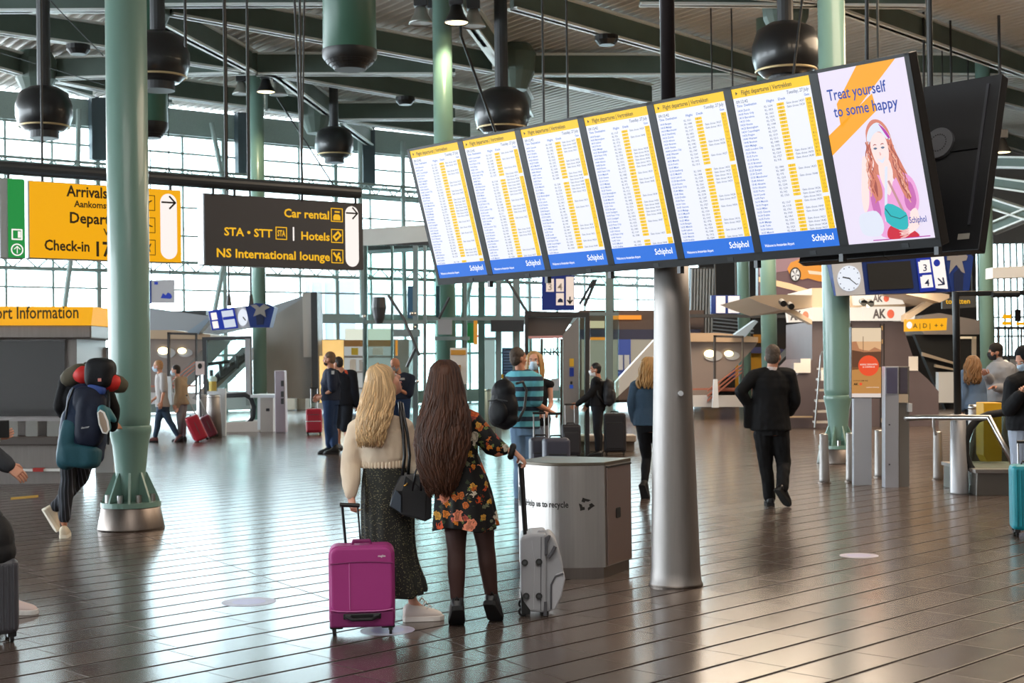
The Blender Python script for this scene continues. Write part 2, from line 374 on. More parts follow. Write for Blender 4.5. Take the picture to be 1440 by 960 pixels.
# floodlights clustered on two columns
LAMPLIT = mat('lamp_glow', '#ffe9b0', .5, emit=6.0)
LAMPREF = mat('lamp_shade_metal', '#b8bbb8', .3, .9)
def hood(px, py, Y, lit, label, r=.27):
    c = at(px, py, Y); root = thing('flood_lamp', label, 'lamp', c, 'hooded lamps round the column heads')
    MB().lathe([(r * .25, .42), (r * .45, .36), (r * .62, .2), (r * .95, .05), (r, 0), (r * .9, .03), (r * .5, .2)], c, 20, False).build('shade', BLACK if lit else LAMPREF, root, smooth=True)
    MB().lathe([(r * .88, .02), (r * .88, .03)], c, 20).build('lamp_glass', LAMPLIT if lit else LGREY, root)
    MB().box(c + V((0, 0, .5)), (.3, .3, .24)).build('ballast_box', DKGREY, root, bevel=.02)
    MB().tube([c + V((0, 0, .62)), V((c.x, c.y, ZC - .01))], .04, 8).build('stem', DKGREY, root)
    if lit:
        ld = bpy.data.lights.new('lamp', 'SPOT'); ld.energy = 260; ld.color = (1, .85, .55); ld.spot_size = 2.2; ld.spot_blend = .6; ld.shadow_soft_size = .15
        o = bpy.data.objects.new('lamp_light', ld); o.location = (0, 0, -.05); COL.objects.link(o); o.parent = root
hood(642, 33, 30.3, True, 'lit hooded lamp in front of the central green column head')
hood(592, 34, 31.5, False, 'unlit hooded lamp left of the central green column head')
hood(666, 38, 31.8, False, 'unlit hooded lamp right of the central green column head')
hood(611, 36, 32.6, False, 'dark hooded lamp tucked behind the central green column head')
hood(374, 130, 41.4, True, 'lit hooded lamp in front of the slim green column head', .28)
hood(340, 133, 43, False, 'unlit hooded lamp left of the slim green column head', .28)
hood(392, 134, 43.6, False, 'unlit hooded lamp right of the slim green column head', .28)
hood(1408, 215, 38, True, 'lit hooded lamp at far right beyond the black screen back', .27)
# loudspeaker pods
PODM = mat('speaker_pod_black', '#1d1f22', .35, coat=.3)
def pod(px, py, Y, r, label):
    c = at(px, py, Y); root = thing('speaker_pod', label, 'loudspeaker', c, 'black round loudspeaker pods under the roof')
    MB().lathe([(r * .5, r * .95), (r * .85, r * .75), (r, r * .3), (r, -.1 * r), (r * .9, -r * .42), (r * .68, -r * .62), (r * .55, -r * .64)], c, 28).build('shell', PODM, root, smooth=True)
    MB().lathe([(r * .9, -r * .43), (r * .93, -r * .46), (r * .9, -r * .5)], c, 28, False).build('trim_ring', mat('pod_ring', '#c9b58c', .4, .5), root, smooth=True)
    MB().lathe([(r * .52, -r * .64), (r * .52, -r * .9)], c, 24).build('lower_grille', DKGREY, root)
    MB().tube([c + V((0, 0, r * .9)), V((c.x, c.y, ZC - .01))], r * .24, 14).build('neck', DKGREY, root)
pod(1105, 78, 29, .68, 'large black speaker pod left of the right green column')
pod(706, 162, 35, .68, 'black speaker pod above the second departure board')
pod(222, 88, 30, .66, 'black speaker pod half hidden by the left green column')
pod(62, 160, 32, .62, 'black speaker pod at the far left above the windows')
pod(470, 205, 46, .62, 'distant black speaker pod before the windows left of centre')
# ventilation cans
def can(px, py, Y, r, label, h=2.2):
    c = at(px, py, Y); root = thing('ventilation_outlet', label, 'vent', c, 'green ventilation cylinders under the roof')
    top = ZC - .01 - c.z
    MB().lathe([(r * .9, .05), (r, .1), (r * .97, min(h, top)), (r * .7, min(h, top) + .2), (r * .7, top)], c, 32).build('duct', mat('duct_green', '#3f6a58', .4), root, smooth=True)
    MB().lathe([(r * 1.02, .12), (r * 1.02, 0), (r * .92, -.08)], c, 32, False).build('rim', BLACK, root, smooth=True)
    for k in range(3): MB().lathe([(r * (.9 - .12 * k), -.08 - .05 * k), (r * (.82 - .12 * k), -.14 - .05 * k)], c, 28).build('louvre_ring', BLACK, root)
can(492, 80, 26, .49, 'green ventilation cylinder hanging at the top left of centre')
can(213, 180, 33, .38, 'grey green ventilation cylinder just right of the left column', 1.6)
for i, (px, py) in enumerate([(110, 70), (853, 57), (570, 142)]):
    c = atz(px, py, ZB - .12); tag(MB().lathe([(.2, -.12), (.3, 0), (.3, .12)], c, 16).build('smoke_detector', BLACK, None, loc=c), ['small black fixture under the left roof beam', 'small black fixture under the beam above the third board', 'small black fixture under the beam above the first board'][i], 'detector', 'small black fixtures under the beams')
# thin hanging cables seen across the roof
for (x0, y0, Y0, x1, y1, Y1, r, l) in [
    (60, -10, 30, 145, 78, 33, .02, 'slanting cable at upper left before the corrugated roof'),
    (-10, 71, 34, 146, 119, 40, .02, 'long slanting cable left of the green column'),
    (260, -5, 18, 261, 66, 18, .03, 'short black rod hanging right of the left column'),
    (316, -5, 18.6, 318, 268, 18.6, .025, 'black rod carrying the dark hotel sign, left one'),
    (347, -5, 18.9, 349, 268, 18.9, .025, 'black rod carrying the dark hotel sign, second from left'),
    (414, -5, 19.4, 426, 268, 19.4, .025, 'black rod carrying the dark hotel sign, third from left'),
    (428, -5, 19.6, 424, 268, 19.6, .02, 'black rod carrying the dark hotel sign, rightmost'),
    (390, 138, 44, 470, 262, 44, .04, 'thin slanting rod from the slim column head'),
    (648, 50, 31, 702, 200, 33, .05, 'thin slanting rod from the central column head'),
    (1128, 0, 28, 1115, 110, 28, .04, 'thin slanting rod beside the large speaker pod'),
    (1219, -5, 10.0, 1219, 120, 10.0, .022, 'black rod above the advertising screen'),
    (1307, -5, 10.4, 1309, 130, 10.4, .03, 'thick black rod above the dark screen back'),
    (1299, 55, 37.5, 1299, 128, 37.5, .05, 'short rod just left of the thick black rod'),
    (1337, 68, 38.5, 1338, 125, 38.5, .05, 'short rod right of the thick black rod')]:
    rod(at(x0, y0, Y0), at(x1, y1, Y1), r, l)

# ================================================================ BACK GLASS WALL
FD = V((.788, .616, 0)); FO = V((-11.7, 50, 0))
def fac(px, z):
    k = (px - 720) / F; t = (k * FO.y - FO.x) / (FD.x - k * FD.y); return FO + FD * t + V((0, 0, z))
FN = V((.616, -.788, 0))
MULL = mat('facade_steel', '#9dada9', .45, nz=.06)  # steel paled so that window haze and bloom sit in its colour
pa, pb = fac(-60, 0), fac(1000, 0); LN = (pb - pa).length
Z1 = V((0, 0, 1))
struct('window_1', MB().box((pa + pb) / 2 + Z1 * 5.3 - FN * .05, (LN, .02, 10.6), FD, FN), glass('facade_glass', '#eef6f6', .3))
k = 0; t = 0
while t < LN:
    p = pa + FD * t; wide = (k % 3 == 0)
    struct('window_mullion', MB().box(p + Z1 * 5.3, (.15 if wide else .07, .2 if wide else .1, 10.6), FD, FN), MULL); t += 1.55; k += 1
for z, h in [(.3, .5), (2.0, .08), (3.35, .35), (4.3, .06), (4.9, .1), (5.25, .06), (6.2, .06), (7.2, .06), (8.0, .14), (8.35, .12), (9.1, .06), (9.7, .06), (10.2, .9)]:
    struct('window_rail', MB().box((pa + pb) / 2 + Z1 * z + FN * .06, (LN, .12, h), FD, FN), MULL)
tr = MB()
for k in range(int(LN / .8)):
    p = pa + FD * (.8 * k); tr.tube([p + Z1 * 4.9 + FN * .5, p + FD * .4 + Z1 * 5.25 + FN * .5, p + FD * .8 + Z1 * 4.9 + FN * .5], .03, 6)
    tr.tube([p + Z1 * 8.0 + FN * .9, p + FD * .4 + Z1 * 8.4 + FN * .9, p + FD * .8 + Z1 * 8.0 + FN * .9], .03, 6)
for z, d in [(4.9, .5), (5.25, .5), (8.0, .9), (8.4, .9)]: tr.tube([pa + Z1 * z + FN * d, pb + Z1 * z + FN * d], .05, 8)
struct('window_truss', tr, MULL)
for px0, px1, px2 in [(292, 305, 292), (106, 90, 82), (500, 485, 500), (560, 545, 560), (640, 655, 640)]:
    struct('window_strut', MB().tube([fac(px0, 10.2) + FN * .5, fac(px1, 6.6) + FN * 1.2, fac(px2, 3.4) + FN * .5], .09, 8), MULL)
# dark wall pieces between the roof and the glass
for px0, px1, z0, z1 in [(125, 146, 8.6, 10.7), (330, 352, 8.5, 10.7), (505, 522, 8.4, 10.7)]:
    a, b = fac(px0, 0), fac(px1, 0); struct('wall_pier', MB().box((a + b) / 2 + Z1 * ((z0 + z1) / 2) + FN * .3, ((b - a).length, .3, z1 - z0), FD, FN), mat('pier_blue_grey', '#4e5b63', .6))
struct('wall_front', MB().box((0, -16, 5.3), (84, .4, 10.6)), mat('front_wall_grey', '#cbc7c2', .7))  # unseen wall added behind the camera to cut sky light and bounce some back
# town beyond the glass
EXT = [(430, 500, 395, 480, '#8b93a3', 'grey curtain walled building beyond the glass'), (500, 560, 400, 480, '#c8b9bd', 'pinkish building beyond the glass left of centre'), (640, 760, 405, 500, '#9fb1b5', 'pale building beyond the glass at centre'), (205, 300, 452, 520, '#9a9da0', 'low grey building beyond the glass at left')]
for i, (x0, x1, y0, y1, c, l) in enumerate(EXT):
    b0 = at(x0, 505, 80 + 14 * i); b1 = at(x1, 505, 80 + 14 * i); zt = at(x0, y0, 80 + 14 * i).z
    root = thing('exterior_building', l, 'building', V(((b0.x + b1.x) / 2, b0.y, 0)), 'buildings beyond the glass')
    MB().box(((b0.x + b1.x) / 2, b0.y + 5, zt / 2), (b1.x - b0.x, 10, zt)).build('block', mat('far_wall_%d' % i, c, .8), root)
    for k in range(int((b1.x - b0.x) / .7)):
        MB().box((b0.x + .35 + k * .7, b0.y - .05, zt / 2), (.12, .1, zt * .96)).build('pilaster', LGREY, root)
# ================================================================ DEPARTURE BOARDS
SC = .905; YAW, TILT = -.836, .28
SU = V((math.cos(YAW), math.sin(YAW), 0)); SN = V((math.sin(YAW), -math.cos(YAW), 0))
SD = -(Z1 * math.cos(TILT) + SN * math.sin(TILT))
SO = CAM + V((-.9139, 13.140, 1.9417)) * SC; PITCH = .75479 * SC; SW, SH = .68 * SC, 1.209 * SC
SYEL = mat('screen_yellow', '#ffcd08', .5, emit=.95); SBLU = mat('screen_blue', '#0a6cdc', .5, emit=.95); SWHT = mat('screen_white', '#eef0fb', .4, emit=.95)
SWH2 = mat('screen_white_text', '#ffffff', .4, emit=1.1); STXT = mat('screen_grey_text', '#7d8cab', .5, emit=.6); SDRK = mat('screen_dark_text', '#23261f', .5)
SBLT = mat('screen_blue_text', '#3a78d8', .5, emit=.7); SYDK = mat('screen_gate_text', '#6b5200', .5)
HOUS = mat('screen_housing_black', '#16181a', .35); HOUSG = mat('screen_rail_grey', '#2c3034', .4)
CITY = ['London City', 'Paris Orly', 'Munich', 'Geneva', 'Birmingham', 'Alicante', 'Oslo', 'Barcelona', 'Copenhagen', 'Malaga', 'Dublin', 'Hamburg', 'Warsaw', 'Prague', 'Lisbon', 'Bergen', 'Zurich', 'Vienna', 'Manchester', 'Nice', 'Madrid', 'Stuttgart', 'Rome', 'Athens', 'Bremen', 'Leeds', 'Milan', 'Berlin', 'Ibiza', 'Faro', 'Porto', 'Turin']
def housing(P, root, h=SH, wd=SW):
    mb = MB().prism([P.p(-.033, -.018, -.002), P.p(wd + .033, -.018, -.002), P.p(wd + .033, h + .055, -.002), P.p(-.033, h + .055, -.002)], -P.n * .09)
    mb.build('housing', HOUS, root, bevel=.006)
    fr = MB()
    for a in ((-.034, -.02, -.002, h + .01), (wd + .002, -.02, wd + .034, h + .01), (-.034, -.02, wd + .034, -.003), (-.034, h + .003, wd + .034, h + .057)): P.rect(*a, h=-.002, mb=fr, th=.008)
    fr.build('bezel', HOUS, root)
    P.rect(wd * .62, h + .02, wd * .70, h + .045, .006, th=.004).build('sensor_window', HOUSG, root)
def board(i):
    P = Panel(SO + SU * (PITCH * i), SU, SD); nm = ['leftmost and farthest of the six departure boards', 'second departure board from the left', 'third departure board from the left', 'fourth departure board from the left, left of the pole', 'fifth departure board, just right of the pole', 'sixth departure board, beside the advertising screen'][i]
    root = thing('departure_board', 'tilted portrait flight departure screen, ' + nm, 'screen', P.p(SW / 2, SH, -.05), 'departure boards in the tilted row')
    housing(P, root)
    P.rect(0, 0, SW, SH, .0, th=.001).build('display', SWHT, root)
    P.rect(0, 0, SW, .062, .001).build('title_bar', SYEL, root)
    P.rect(0, SH - .115, SW, SH, .001).build('footer_bar', SBLU, root)
    P.text('Flight departures | Vertrekken', .042, .075, .046, SDRK, root, .004, width=.40); P.poly([(.03, .02), (.045, .031), (.03, .042)], .003).build('arrow_mark', SDRK, root)
    P.text('Schiphol', .062, SW - .2, SH - .043, SWH2, root, .004, width=.165)
    P.text('Welcome to Amsterdam Airport', .026, .03, SH - .03, SWH2, root, .004, width=.24)
    P.text('Tuesday, 27 July', .03, SW - .19, .092, STXT, root, .002, width=.17, shear=.15); P.text('09:12:42', .028, .02, .098, STXT, root, .002)
    P.text('Time  Destination', .022, .02, .122, SBLT, root, .002, width=.16); P.text('Flight    Desk', .022, .26, .122, SBLT, root, .002, width=.15); P.text('Gate', .02, SW - .06, .122, SBLT, root, .002)
    rr = random.Random(i); y = MB(); n = 36; dy = (SH - .115 - .135) / n; gaps = {0: (34,), 1: (8,), 2: (12, 35), 3: (33,), 4: (14,), 5: (16, 26)}[i]
    lt = []; fl = []; ds = []; gt = []
    for k in range(n):
        v = .135 + dy * k; g = k in gaps
        lt.append('%02d:%02d ' % (14 + k // 12, k * 5 % 60) + rr.choice(CITY)); fl.append('' if g else 'KL %d' % rr.randint(900, 1999)); gt.append('' if g else rr.choice('BCDEFGH') + str(rr.randint(1, 30))); ds.append('' if rr.random() < .45 else 'Gate closes 14:%02d' % rr.randint(10, 59))
        if not g:
            P.rect(.335, v + .003, .392, v + dy - .002, .001, y); P.rect(SW - .056, v, SW - .012, v + dy + .0002, .001, y)
    y.build('gate_markers', SYEL, root)
    for lst, u, m, wmax in ((lt, .018, SBLT, .17), (fl, .235, STXT, .07), (ds, .41, STXT, .14), ([x for x in gt], .35, SYDK, .03), (gt, SW - .044, SYDK, .03)):
        text('\n'.join(x or ' ' for x in lst), .0195, P.p(u, .135 + dy * .78), P.ex, -P.ed, m, root, 'row_text', res=1, line=dy / .0195, out=.003)
for i in range(6): board(i)
# the advertising screen
def adscreen():
    P = Panel(SO + SU * (PITCH * 6), SU, SD); W_, H_ = SW, SH
    root = thing('advertising_screen', 'bright tilted advertising screen showing a smiling woman with a teal bag', 'screen', P.p(W_ / 2, H_, -.05))
    housing(P, root); E_ = lambda n, c, e=.9: mat('ad_' + n, c, .5, emit=e)
    P.rect(0, 0, W_, H_, 0, th=.001).build('display', E_('lilac', '#f0e6fb'), root)
    U = lambda pts: [(u * W_, v * H_) for u, v in pts]
    OR = E_('orange', '#ffab10'); ob = MB()
    for q in ([(.16, .19), (.46, .0), (.9, .0), (.16, .335)], [(.0, .36), (.58, .165), (.60, .26), (.0, .475)]): P.poly(U(q), .001, ob)
    ob.build('orange_band', OR, root)
    HAIR, HAIR2, SK, SK2 = E_('hair', '#e58a72', .8), E_('hair_dark', '#b85a50', .7), E_('skin', '#ffe3e0', .95), E_('skin_shade', '#f5bcb8', .85)
    PK, PK2, WHB, TE, RD, MG, LN_ = E_('pink', '#f2a6dd'), E_('pink_dark', '#d873c0', .8), E_('whitebag', '#e6ebfa'), E_('teal', '#1fb9c0'), E_('red', '#d81636', .85), E_('magenta', '#c22bb0', .8), E_('outline', '#8d3550', .5)
    def blob(name, pts, m, h, N=4):
        pts = [V((a, b, 0)) for a, b in pts]; out = []
        for i in range(len(pts)):
            p0, p1, p2, p3 = pts[i - 1], pts[i], pts[(i + 1) % len(pts)], pts[(i + 2) % len(pts)]
            for k in range(N):
                t = k / N; out.append(.5 * ((2 * p1) + (p2 - p0) * t + (2 * p0 - 5 * p1 + 4 * p2 - p3) * t * t + (3 * p1 - p0 - 3 * p2 + p3) * t ** 3))
        P.poly(U([(q.x, q.y) for q in out]), h).build(name, m, fig)
    fig = P.rect(.3 * W_, .985 * H_, .95 * W_, .99 * H_, .001).build('picture_of_woman', MG, root)
    blob('hair', [(.42, .44), (.44, .36), (.52, .31), (.62, .32), (.69, .38), (.72, .48), (.78, .58), (.84, .68), (.80, .74), (.72, .72), (.6, .6), (.52, .7), (.42, .74), (.36, .70), (.36, .6), (.38, .52)], HAIR, .002)
    blob('blouse', [(.30, .72), (.36, .62), (.5, .62), (.6, .68), (.74, .62), (.86, .66), (.9, .76), (.86, .84), (.78, .80), (.74, .97), (.42, .97), (.36, .84), (.28, .84)], PK, .003)
    blob('blouse_fold', [(.38, .68), (.43, .72), (.45, .84), (.40, .88), (.36, .78)], PK2, .0035); blob('sleeve', [(.76, .69), (.84, .68), (.87, .78), (.8, .84), (.74, .8)], PK2, .0035)
    blob('neck', [(.53, .54), (.63, .53), (.66, .62), (.58, .74), (.51, .63)], SK, .004)
    blob('face', [(.47, .43), (.54, .38), (.63, .40), (.66, .48), (.63, .555), (.565, .59), (.50, .55), (.47, .49)], SK, .005)
    for c, x in ((.515, .022), (.60, .022)):
        blob('eye', [(c - x, .468), (c, .462), (c + x, .468), (c, .475)], E_('iris', '#7088a8', .6), .006); blob('brow', [(c - x, .452), (c, .443), (c + x, .45), (c, .449)], HAIR2, .006)
    blob('smile', [(.515, .525), (.56, .535), (.61, .52), (.57, .555)], WHB, .006); blob('nose', [(.555, .49), (.57, .505), (.555, .51)], SK2, .006)
    blob('headband', [(.44, .40), (.50, .345), (.60, .33), (.70, .41), (.67, .43), (.6, .38), (.52, .39), (.45, .44)], WHB, .006); blob('headband_stripe', [(.6, .335), (.66, .37), (.7, .415), (.68, .42), (.63, .37)], MG, .007)
    blob('curl', [(.39, .5), (.44, .56), (.50, .66), (.50, .74), (.43, .76), (.38, .68), (.41, .6)], HAIR, .006); blob('curl_dark', [(.42, .62), (.46, .66), (.45, .74), (.43, .7)], HAIR2, .007)
    blob('right_curl', [(.67, .5), (.72, .56), (.78, .66), (.82, .76), (.76, .76), (.70, .66), (.66, .58)], HAIR, .006); blob('right_curl_dark', [(.71, .58), (.76, .66), (.77, .72), (.72, .66)], HAIR2, .007)
    blob('raised_arm', [(.36, .50), (.42, .56), (.38, .64), (.33, .78), (.27, .82), (.26, .74), (.31, .6)], SK, .0065)
    blob('hand', [(.40, .48), (.45, .50), (.47, .55), (.42, .6), (.37, .56)], SK, .007)
    P.stroke(U([(.60, .58), (.52, .80), (.50, .88)]), .018, .007).build('strap', WHB, fig); P.stroke(U([(.60, .66), (.72, .86)]), .014, .007).build('brown_strap', E_('strap', '#d39a9c', .8), fig)
    blob('white_bag', [(.22, .83), (.40, .82), (.46, .9), (.40, .96), (.22, .95), (.18, .88)], WHB, .007)
    blob('red_skirt', [(.5, .93), (.6, .90), (.74, .93), (.84, .98), (.72, .985), (.5, .985)], RD, .007)
    blob('teal_bag', [(.51, .795), (.6, .79), (.735, .845), (.74, .895), (.72, .935), (.62, .935), (.5, .885)], TE, .009, 2); P.stroke(U([(.51, .81), (.56, .855), (.66, .875), (.735, .86)]), .006, .011).build('bag_flap_edge', E_('tealdk', '#14898f', .6), fig)
    blob('forearm', [(.79, .84), (.86, .83), (.86, .92), (.76, .96), (.70, .965), (.64, .96), (.74, .92)], SK, .008)
    for k in range(4): blob('finger', [(.74, .935 + .01 * k), (.66, .935 + .014 * k), (.62, .938 + .016 * k), (.68, .948 + .012 * k)], SK2, .0085)
    rc_ = random.Random(3)
    for k in range(26):
        L_ = k % 2; u0 = (.40 + .06 * rc_.random()) if L_ else (.66 + .05 * rc_.random()); v0 = .42 + .1 * rc_.random(); dr = -.03 if L_ else .11; n = 9; lnv = .2 + .08 * rc_.random(); ph = rc_.random() * 6
        P.stroke(U([(u0 + dr * q / n + .016 * math.sin(ph + q * 1.7), v0 + lnv * q / n) for q in range(n + 1)]), .006, .0075 + .0002 * k, th=.001).build('curl_strand', (HAIR2, HAIR, E_('hair_light', '#f5b59c', .85))[k % 3], fig)
    BT = E_('bluetext', '#1146b8', .7)
    P.text('Treat yourself', .098, .07 * W_, .165 * H_, BT, root, .004, width=.68 * W_); P.text('to some happy', .098, .11 * W_, .262 * H_, BT, root, .004, width=.74 * W_)
    P.text('Schiphol', .055, .76 * W_, .905 * H_, BT, root, .014, width=.19 * W_)
adscreen()
# backs of the screens facing the other way
def back(i, label):
    n = SN; d2 = -(Z1 * math.cos(TILT) - n * math.sin(TILT))
    P = Panel(SO + SU * (PITCH * i) - n * 1.06, SU, d2)
    root = thing('rear_screen', label, 'screen', P.p(SW / 2, SH, 0), 'screens facing the other way')
    mb = MB().prism([P.p(-.034, -.03, 0), P.p(SW + .034, -.03, 0), P.p(SW + .034, SH + .06, 0), P.p(-.034, SH + .06, 0)], -P.n * .08); mb.build('back_cover', mat('screen_back_black', '#15161a', .5), root, bevel=.006)
    P.disc(SW * .44, SH * .37, .105, 0, th=.03).build('mount_plate', mat('mount_grey', '#5b5c60', .5), root)
    dm = MB()
    for k in range(22): P.disc(SW * .44 + .058 * math.cos(k * .2856), SH * .37 + .058 * math.sin(k * .2856), .0045, .03, dm, seg=8)
    dm.build('vent_holes', BLACK, root)
    P.rect(SW * .12, SH * .37, SW * .9, SH * .43, 0, th=.012).build('cross_rail', HOUS, root); P.rect(SW * .90, .03, SW * .93, SH * .9, 0, th=.012).build('edge_strip', mat('strip_grey', '#3b3c42', .4), root); P.rect(SW * .80, SH * .95, SW * .93, SH * .985, 0, th=.004).build('rating_plate', mat('plate_pale', '#a8a49a', .5), root)
    return root
back(6, 'black back of a screen facing away, beside the advertising screen'); back(5, 'black back of a screen mostly hidden behind the advertising screen')
# rails that carry the two rows
a, b = SO + SU * (-.1) - SN * .42 - Z1 * .35, SO + SU * (PITCH * 6.6) - SN * .42 - Z1 * .35
rl = thing('screen_carrier', 'dark steel frame between the two rows of tilted screens', 'frame', (a + b) / 2)
for dz in (0, -.5): MB().box((a + b) / 2 + Z1 * dz, ((b - a).length, .06, .08), SU, SN).build('rail', HOUSG, rl)
for i in range(7):
    c2 = SO + SU * (PITCH * (i + .9)) + SD * (SH + .03) - SN * .02
    MB().box(c2 - Z1 * .05, (.03, .04, .05), SU, SN).build('bottom_clip', HOUSG, rl)
# ---------------------------------------------------------------- steel column that carries them
cb = at(950.5, 826, 10.56); cb.z = 0
rc = thing('steel_pillar', 'tapered brushed steel pillar standing under the departure boards', 'column', cb)
MB().lathe([(.197, 0), (.197, .02), (.19, .03), (.182, .12), (.168, .6), (.145, 1.4), (.131, 2.0), (.126, 2.42), (.05, 2.43)], cb, 40).build('shaft', STEEL, rc, smooth=True)
MB().lathe([(.199, 0), (.2, .012), (.197, .02)], cb, 40).build('foot_ring', STEELD, rc)
tp = at(938, 60, 10.56)
MB().lathe([(.055, 2.3), (.055, ZC - .01)], cb, 20).build('dark_pole', mat('bronze_pole', '#3b3638', .3, .6), rc, smooth=True)
q = at(957, 553, 10.40); q.y -= .02
MB().tube([q, q + V((0, .06, 0))], .019, 16).build('round_sticker', LGREY, rc)
# ================================================================ HANGING WAYFINDING SIGNS
GD = V((.79, .613, 0))
def signplane(px, py, Y):
    o = at(px, py, Y)
    def hit(x, y):
        d = ray(x, y); n = V((GD.y, -GD.x, 0)); return CAM + d * ((o - CAM).dot(n) / d.dot(n))
    return hit
YSIGN = mat('lit_sign_yellow', '#ffb400', .5, emit=.85); YTXT = mat('sign_brown_text', '#3c2a08', .6); GSIGN = mat('lit_sign_green', '#1fa04a', .5, emit=.7)
DSIGN = mat('sign_charcoal', '#444449', .5); YLET = mat('lit_yellow_letters', '#ffc21f', .5, emit=.85); ALU = mat('sign_aluminium', '#b8bec4', .4, .3)
hit = signplane(255, 266, 17.2)
def PanelAt(hit, x0, y0, x1, y1):
    o = hit(x0, y0); u = hit(x1, y0); P = Panel(o, V((u.x - o.x, u.y - o.y, 0)), -Z1); W_ = (V((u.x - o.x, u.y - o.y, 0))).length; H_ = o.z - hit(x0, y1).z; return P, W_, H_
def plane_icon(P, u, v, s, m, root, rot, name='aeroplane_icon'):
    pts = [(1, 0), (.8, .1), (.25, .12), (-.25, .8), (-.45, .8), (-.15, .12), (-.6, .1), (-.8, .35), (-.95, .35), (-.82, 0)]; pts += [(a, -b) for a, b in pts[::-1][1:-1]]
    c, n = math.cos(rot), math.sin(rot); P.poly([(u + s * (a * c - b * n), v + s * (a * n + b * c)) for a, b in pts], .004).build(name, m, root)
def arrow(P, u, v, s, m, root, rot=0.):
    c, n = math.cos(rot), math.sin(rot); T = lambda a, b: (u + s * (a * c - b * n), v + s * (a * n + b * c))
    mb = P.stroke([T(-1, 0), T(1, 0)], s * .24, .006); P.stroke([T(.15, -.85), T(1, 0), T(.15, .85)], s * .24, .006, mb); mb.build('arrow', m, root)
def box_frame(P, u, v, a, m, root, wd=.012):
    mb = MB(); P.stroke([(u - a, v - a), (u + a, v - a), (u + a, v + a), (u - a, v + a), (u - a, v - a)], wd, .004, mb); return mb.build('icon_frame', m, root)
# yellow sign
P, W_, H_ = PanelAt(hit, 40, 253, 255, 363); fx = lambda f: (hit(40 + f * 215, 300) - P.o).dot(P.ex)
root = thing('direction_sign', 'lit yellow hanging sign for arrivals and check-in behind the left green column', 'sign', P.p(W_ / 2, 0, -.1))
P.rect(0, 0, W_, H_, -.16, th=.15).build('case', ALU, root, bevel=.01); P.rect(.01, .01, W_ - .01, H_ - .01, -.01, th=.01).build('face', YSIGN, root)
for b_, sz, x0, x1, yb in (('Arrivals', .2, .252, .52, .175), ('Aankomst', .12, .30, .53, .31), ('Departures', .2, .265, .68, .52), ('Vertrek', .12, .49, .68, .66), ('Check-in', .19, .10, .395, .885), ('17-32', .27, .42, .67, .94)):
    P.text(b_, sz * H_, fx(x0), yb * H_, YTXT, root, .004, width=fx(x1) - fx(x0), bold=.024)
P.pill(fx(.862), .06 * H_, fx(.97), .95 * H_, .002).build('arrow_field', WHITELIT, root); arrow(P, fx(.916), .18 * H_, .085, INK, root)
for k, v in enumerate((.2, .5, .8)):
    box_frame(P, fx(.78), v * H_, .1 * H_, YTXT, root, .008); plane_icon(P, fx(.78), v * H_, .075 * H_, YTXT, root, -.5 + k * .8)
# green emergency sign beside it
P2, w2, h2 = PanelAt(hit, 11, 250, 35, 363)
root = thing('exit_sign', 'lit green emergency exit sign left of the yellow sign', 'sign', P2.p(w2 / 2, 0, -.1))
P2.rect(-.09, 0, w2, h2, -.16, th=.15).build('case', ALU, root, bevel=.01); P2.rect(.0, .01, w2 - .005, h2 - .01, -.01, th=.01).build('face', GSIGN, root)
mb = MB(); P2.stroke([(w2 * .22, h2 * .64), (w2 * .78, h2 * .64), (w2 * .78, h2 * .76), (w2 * .22, h2 * .76), (w2 * .22, h2 * .64)], .016, .003, mb); P2.rect(w2 * .55, h2 * .66, w2 * .72, h2 * .74, .003, mb); mb.build('door_icon', WHITELIT, root)
mb = MB(); P2.stroke([(w2 * (.5 + .33 * math.cos(k * .35)), h2 * .89 + w2 * .33 * math.sin(k * .35)) for k in range(19)], .014, .003, mb); mb.build('ring', WHITELIT, root); arrow(P2, w2 * .5, h2 * .89, w2 * .2, WHITELIT, root, -math.pi / 2)
# charcoal sign
hit2 = signplane(398, 270, 18.4)
P, W_, H_ = PanelAt(hit2, 288, 271, 510, 372.5); fx = lambda f: (hit2(288 + f * 222, 300) - P.o).dot(P.ex)
root = thing('direction_sign', 'charcoal hanging sign with yellow words for car rental and hotels', 'sign', P.p(W_ / 2, 0, -.1))
P.rect(-.02, 0, W_, H_, -.18, th=.17).build('case', ALU, root, bevel=.012); P.rect(.0, .004, W_ - .004, H_ - .004, -.01, th=.01).build('face', DSIGN, root)
for b_, sz, x0, x1, yb in (('Car rental', .17, .50, .785, .27), ('STA • STT', .16, .12, .425, .575), ('Hotels', .165, .605, .785, .585), ('NS International lounge', .17, .068, .785, .88), ('STA', .12, .458, .507, .55)):
    P.text(b_, sz * H_, fx(x0), yb * H_, YLET, root, .004, width=fx(x1) - fx(x0), bold=.024)
box_frame(P, fx(.482), .51 * H_, .085 * H_, YLET, root); P.rect(fx(.555), .41 * H_, fx(.564), .61 * H_, .003).build('divider', WHITELIT, root)
for v in (.2, .51, .81): box_frame(P, fx(.835), v * H_, .095 * H_, YLET, root)
ic = MB(); u, v = fx(.835), .22 * H_; k = .06 * H_
P.poly([(u - k, v + k * .9), (u - k, v), (u - k * .6, v - k * .5), (u + k * .6, v - k * .5), (u + k, v), (u + k, v + k * .9)], .004, ic); P.stroke([(u - k * .5, v - k * 1.1), (u + k * .7, v - k * 1.1)], k * .4, .004, ic); ic.build('car_icon', YLET, root)
ic = MB(); v = .51 * H_; P.stroke([(u - k, v + k * .2), (u + k * .3, v - k), (u + k, v - k * .2), (u - k * .3, v + k), (u - k, v + k * .2)], k * .5, .004, ic); ic.build('bed_icon', YLET, root)
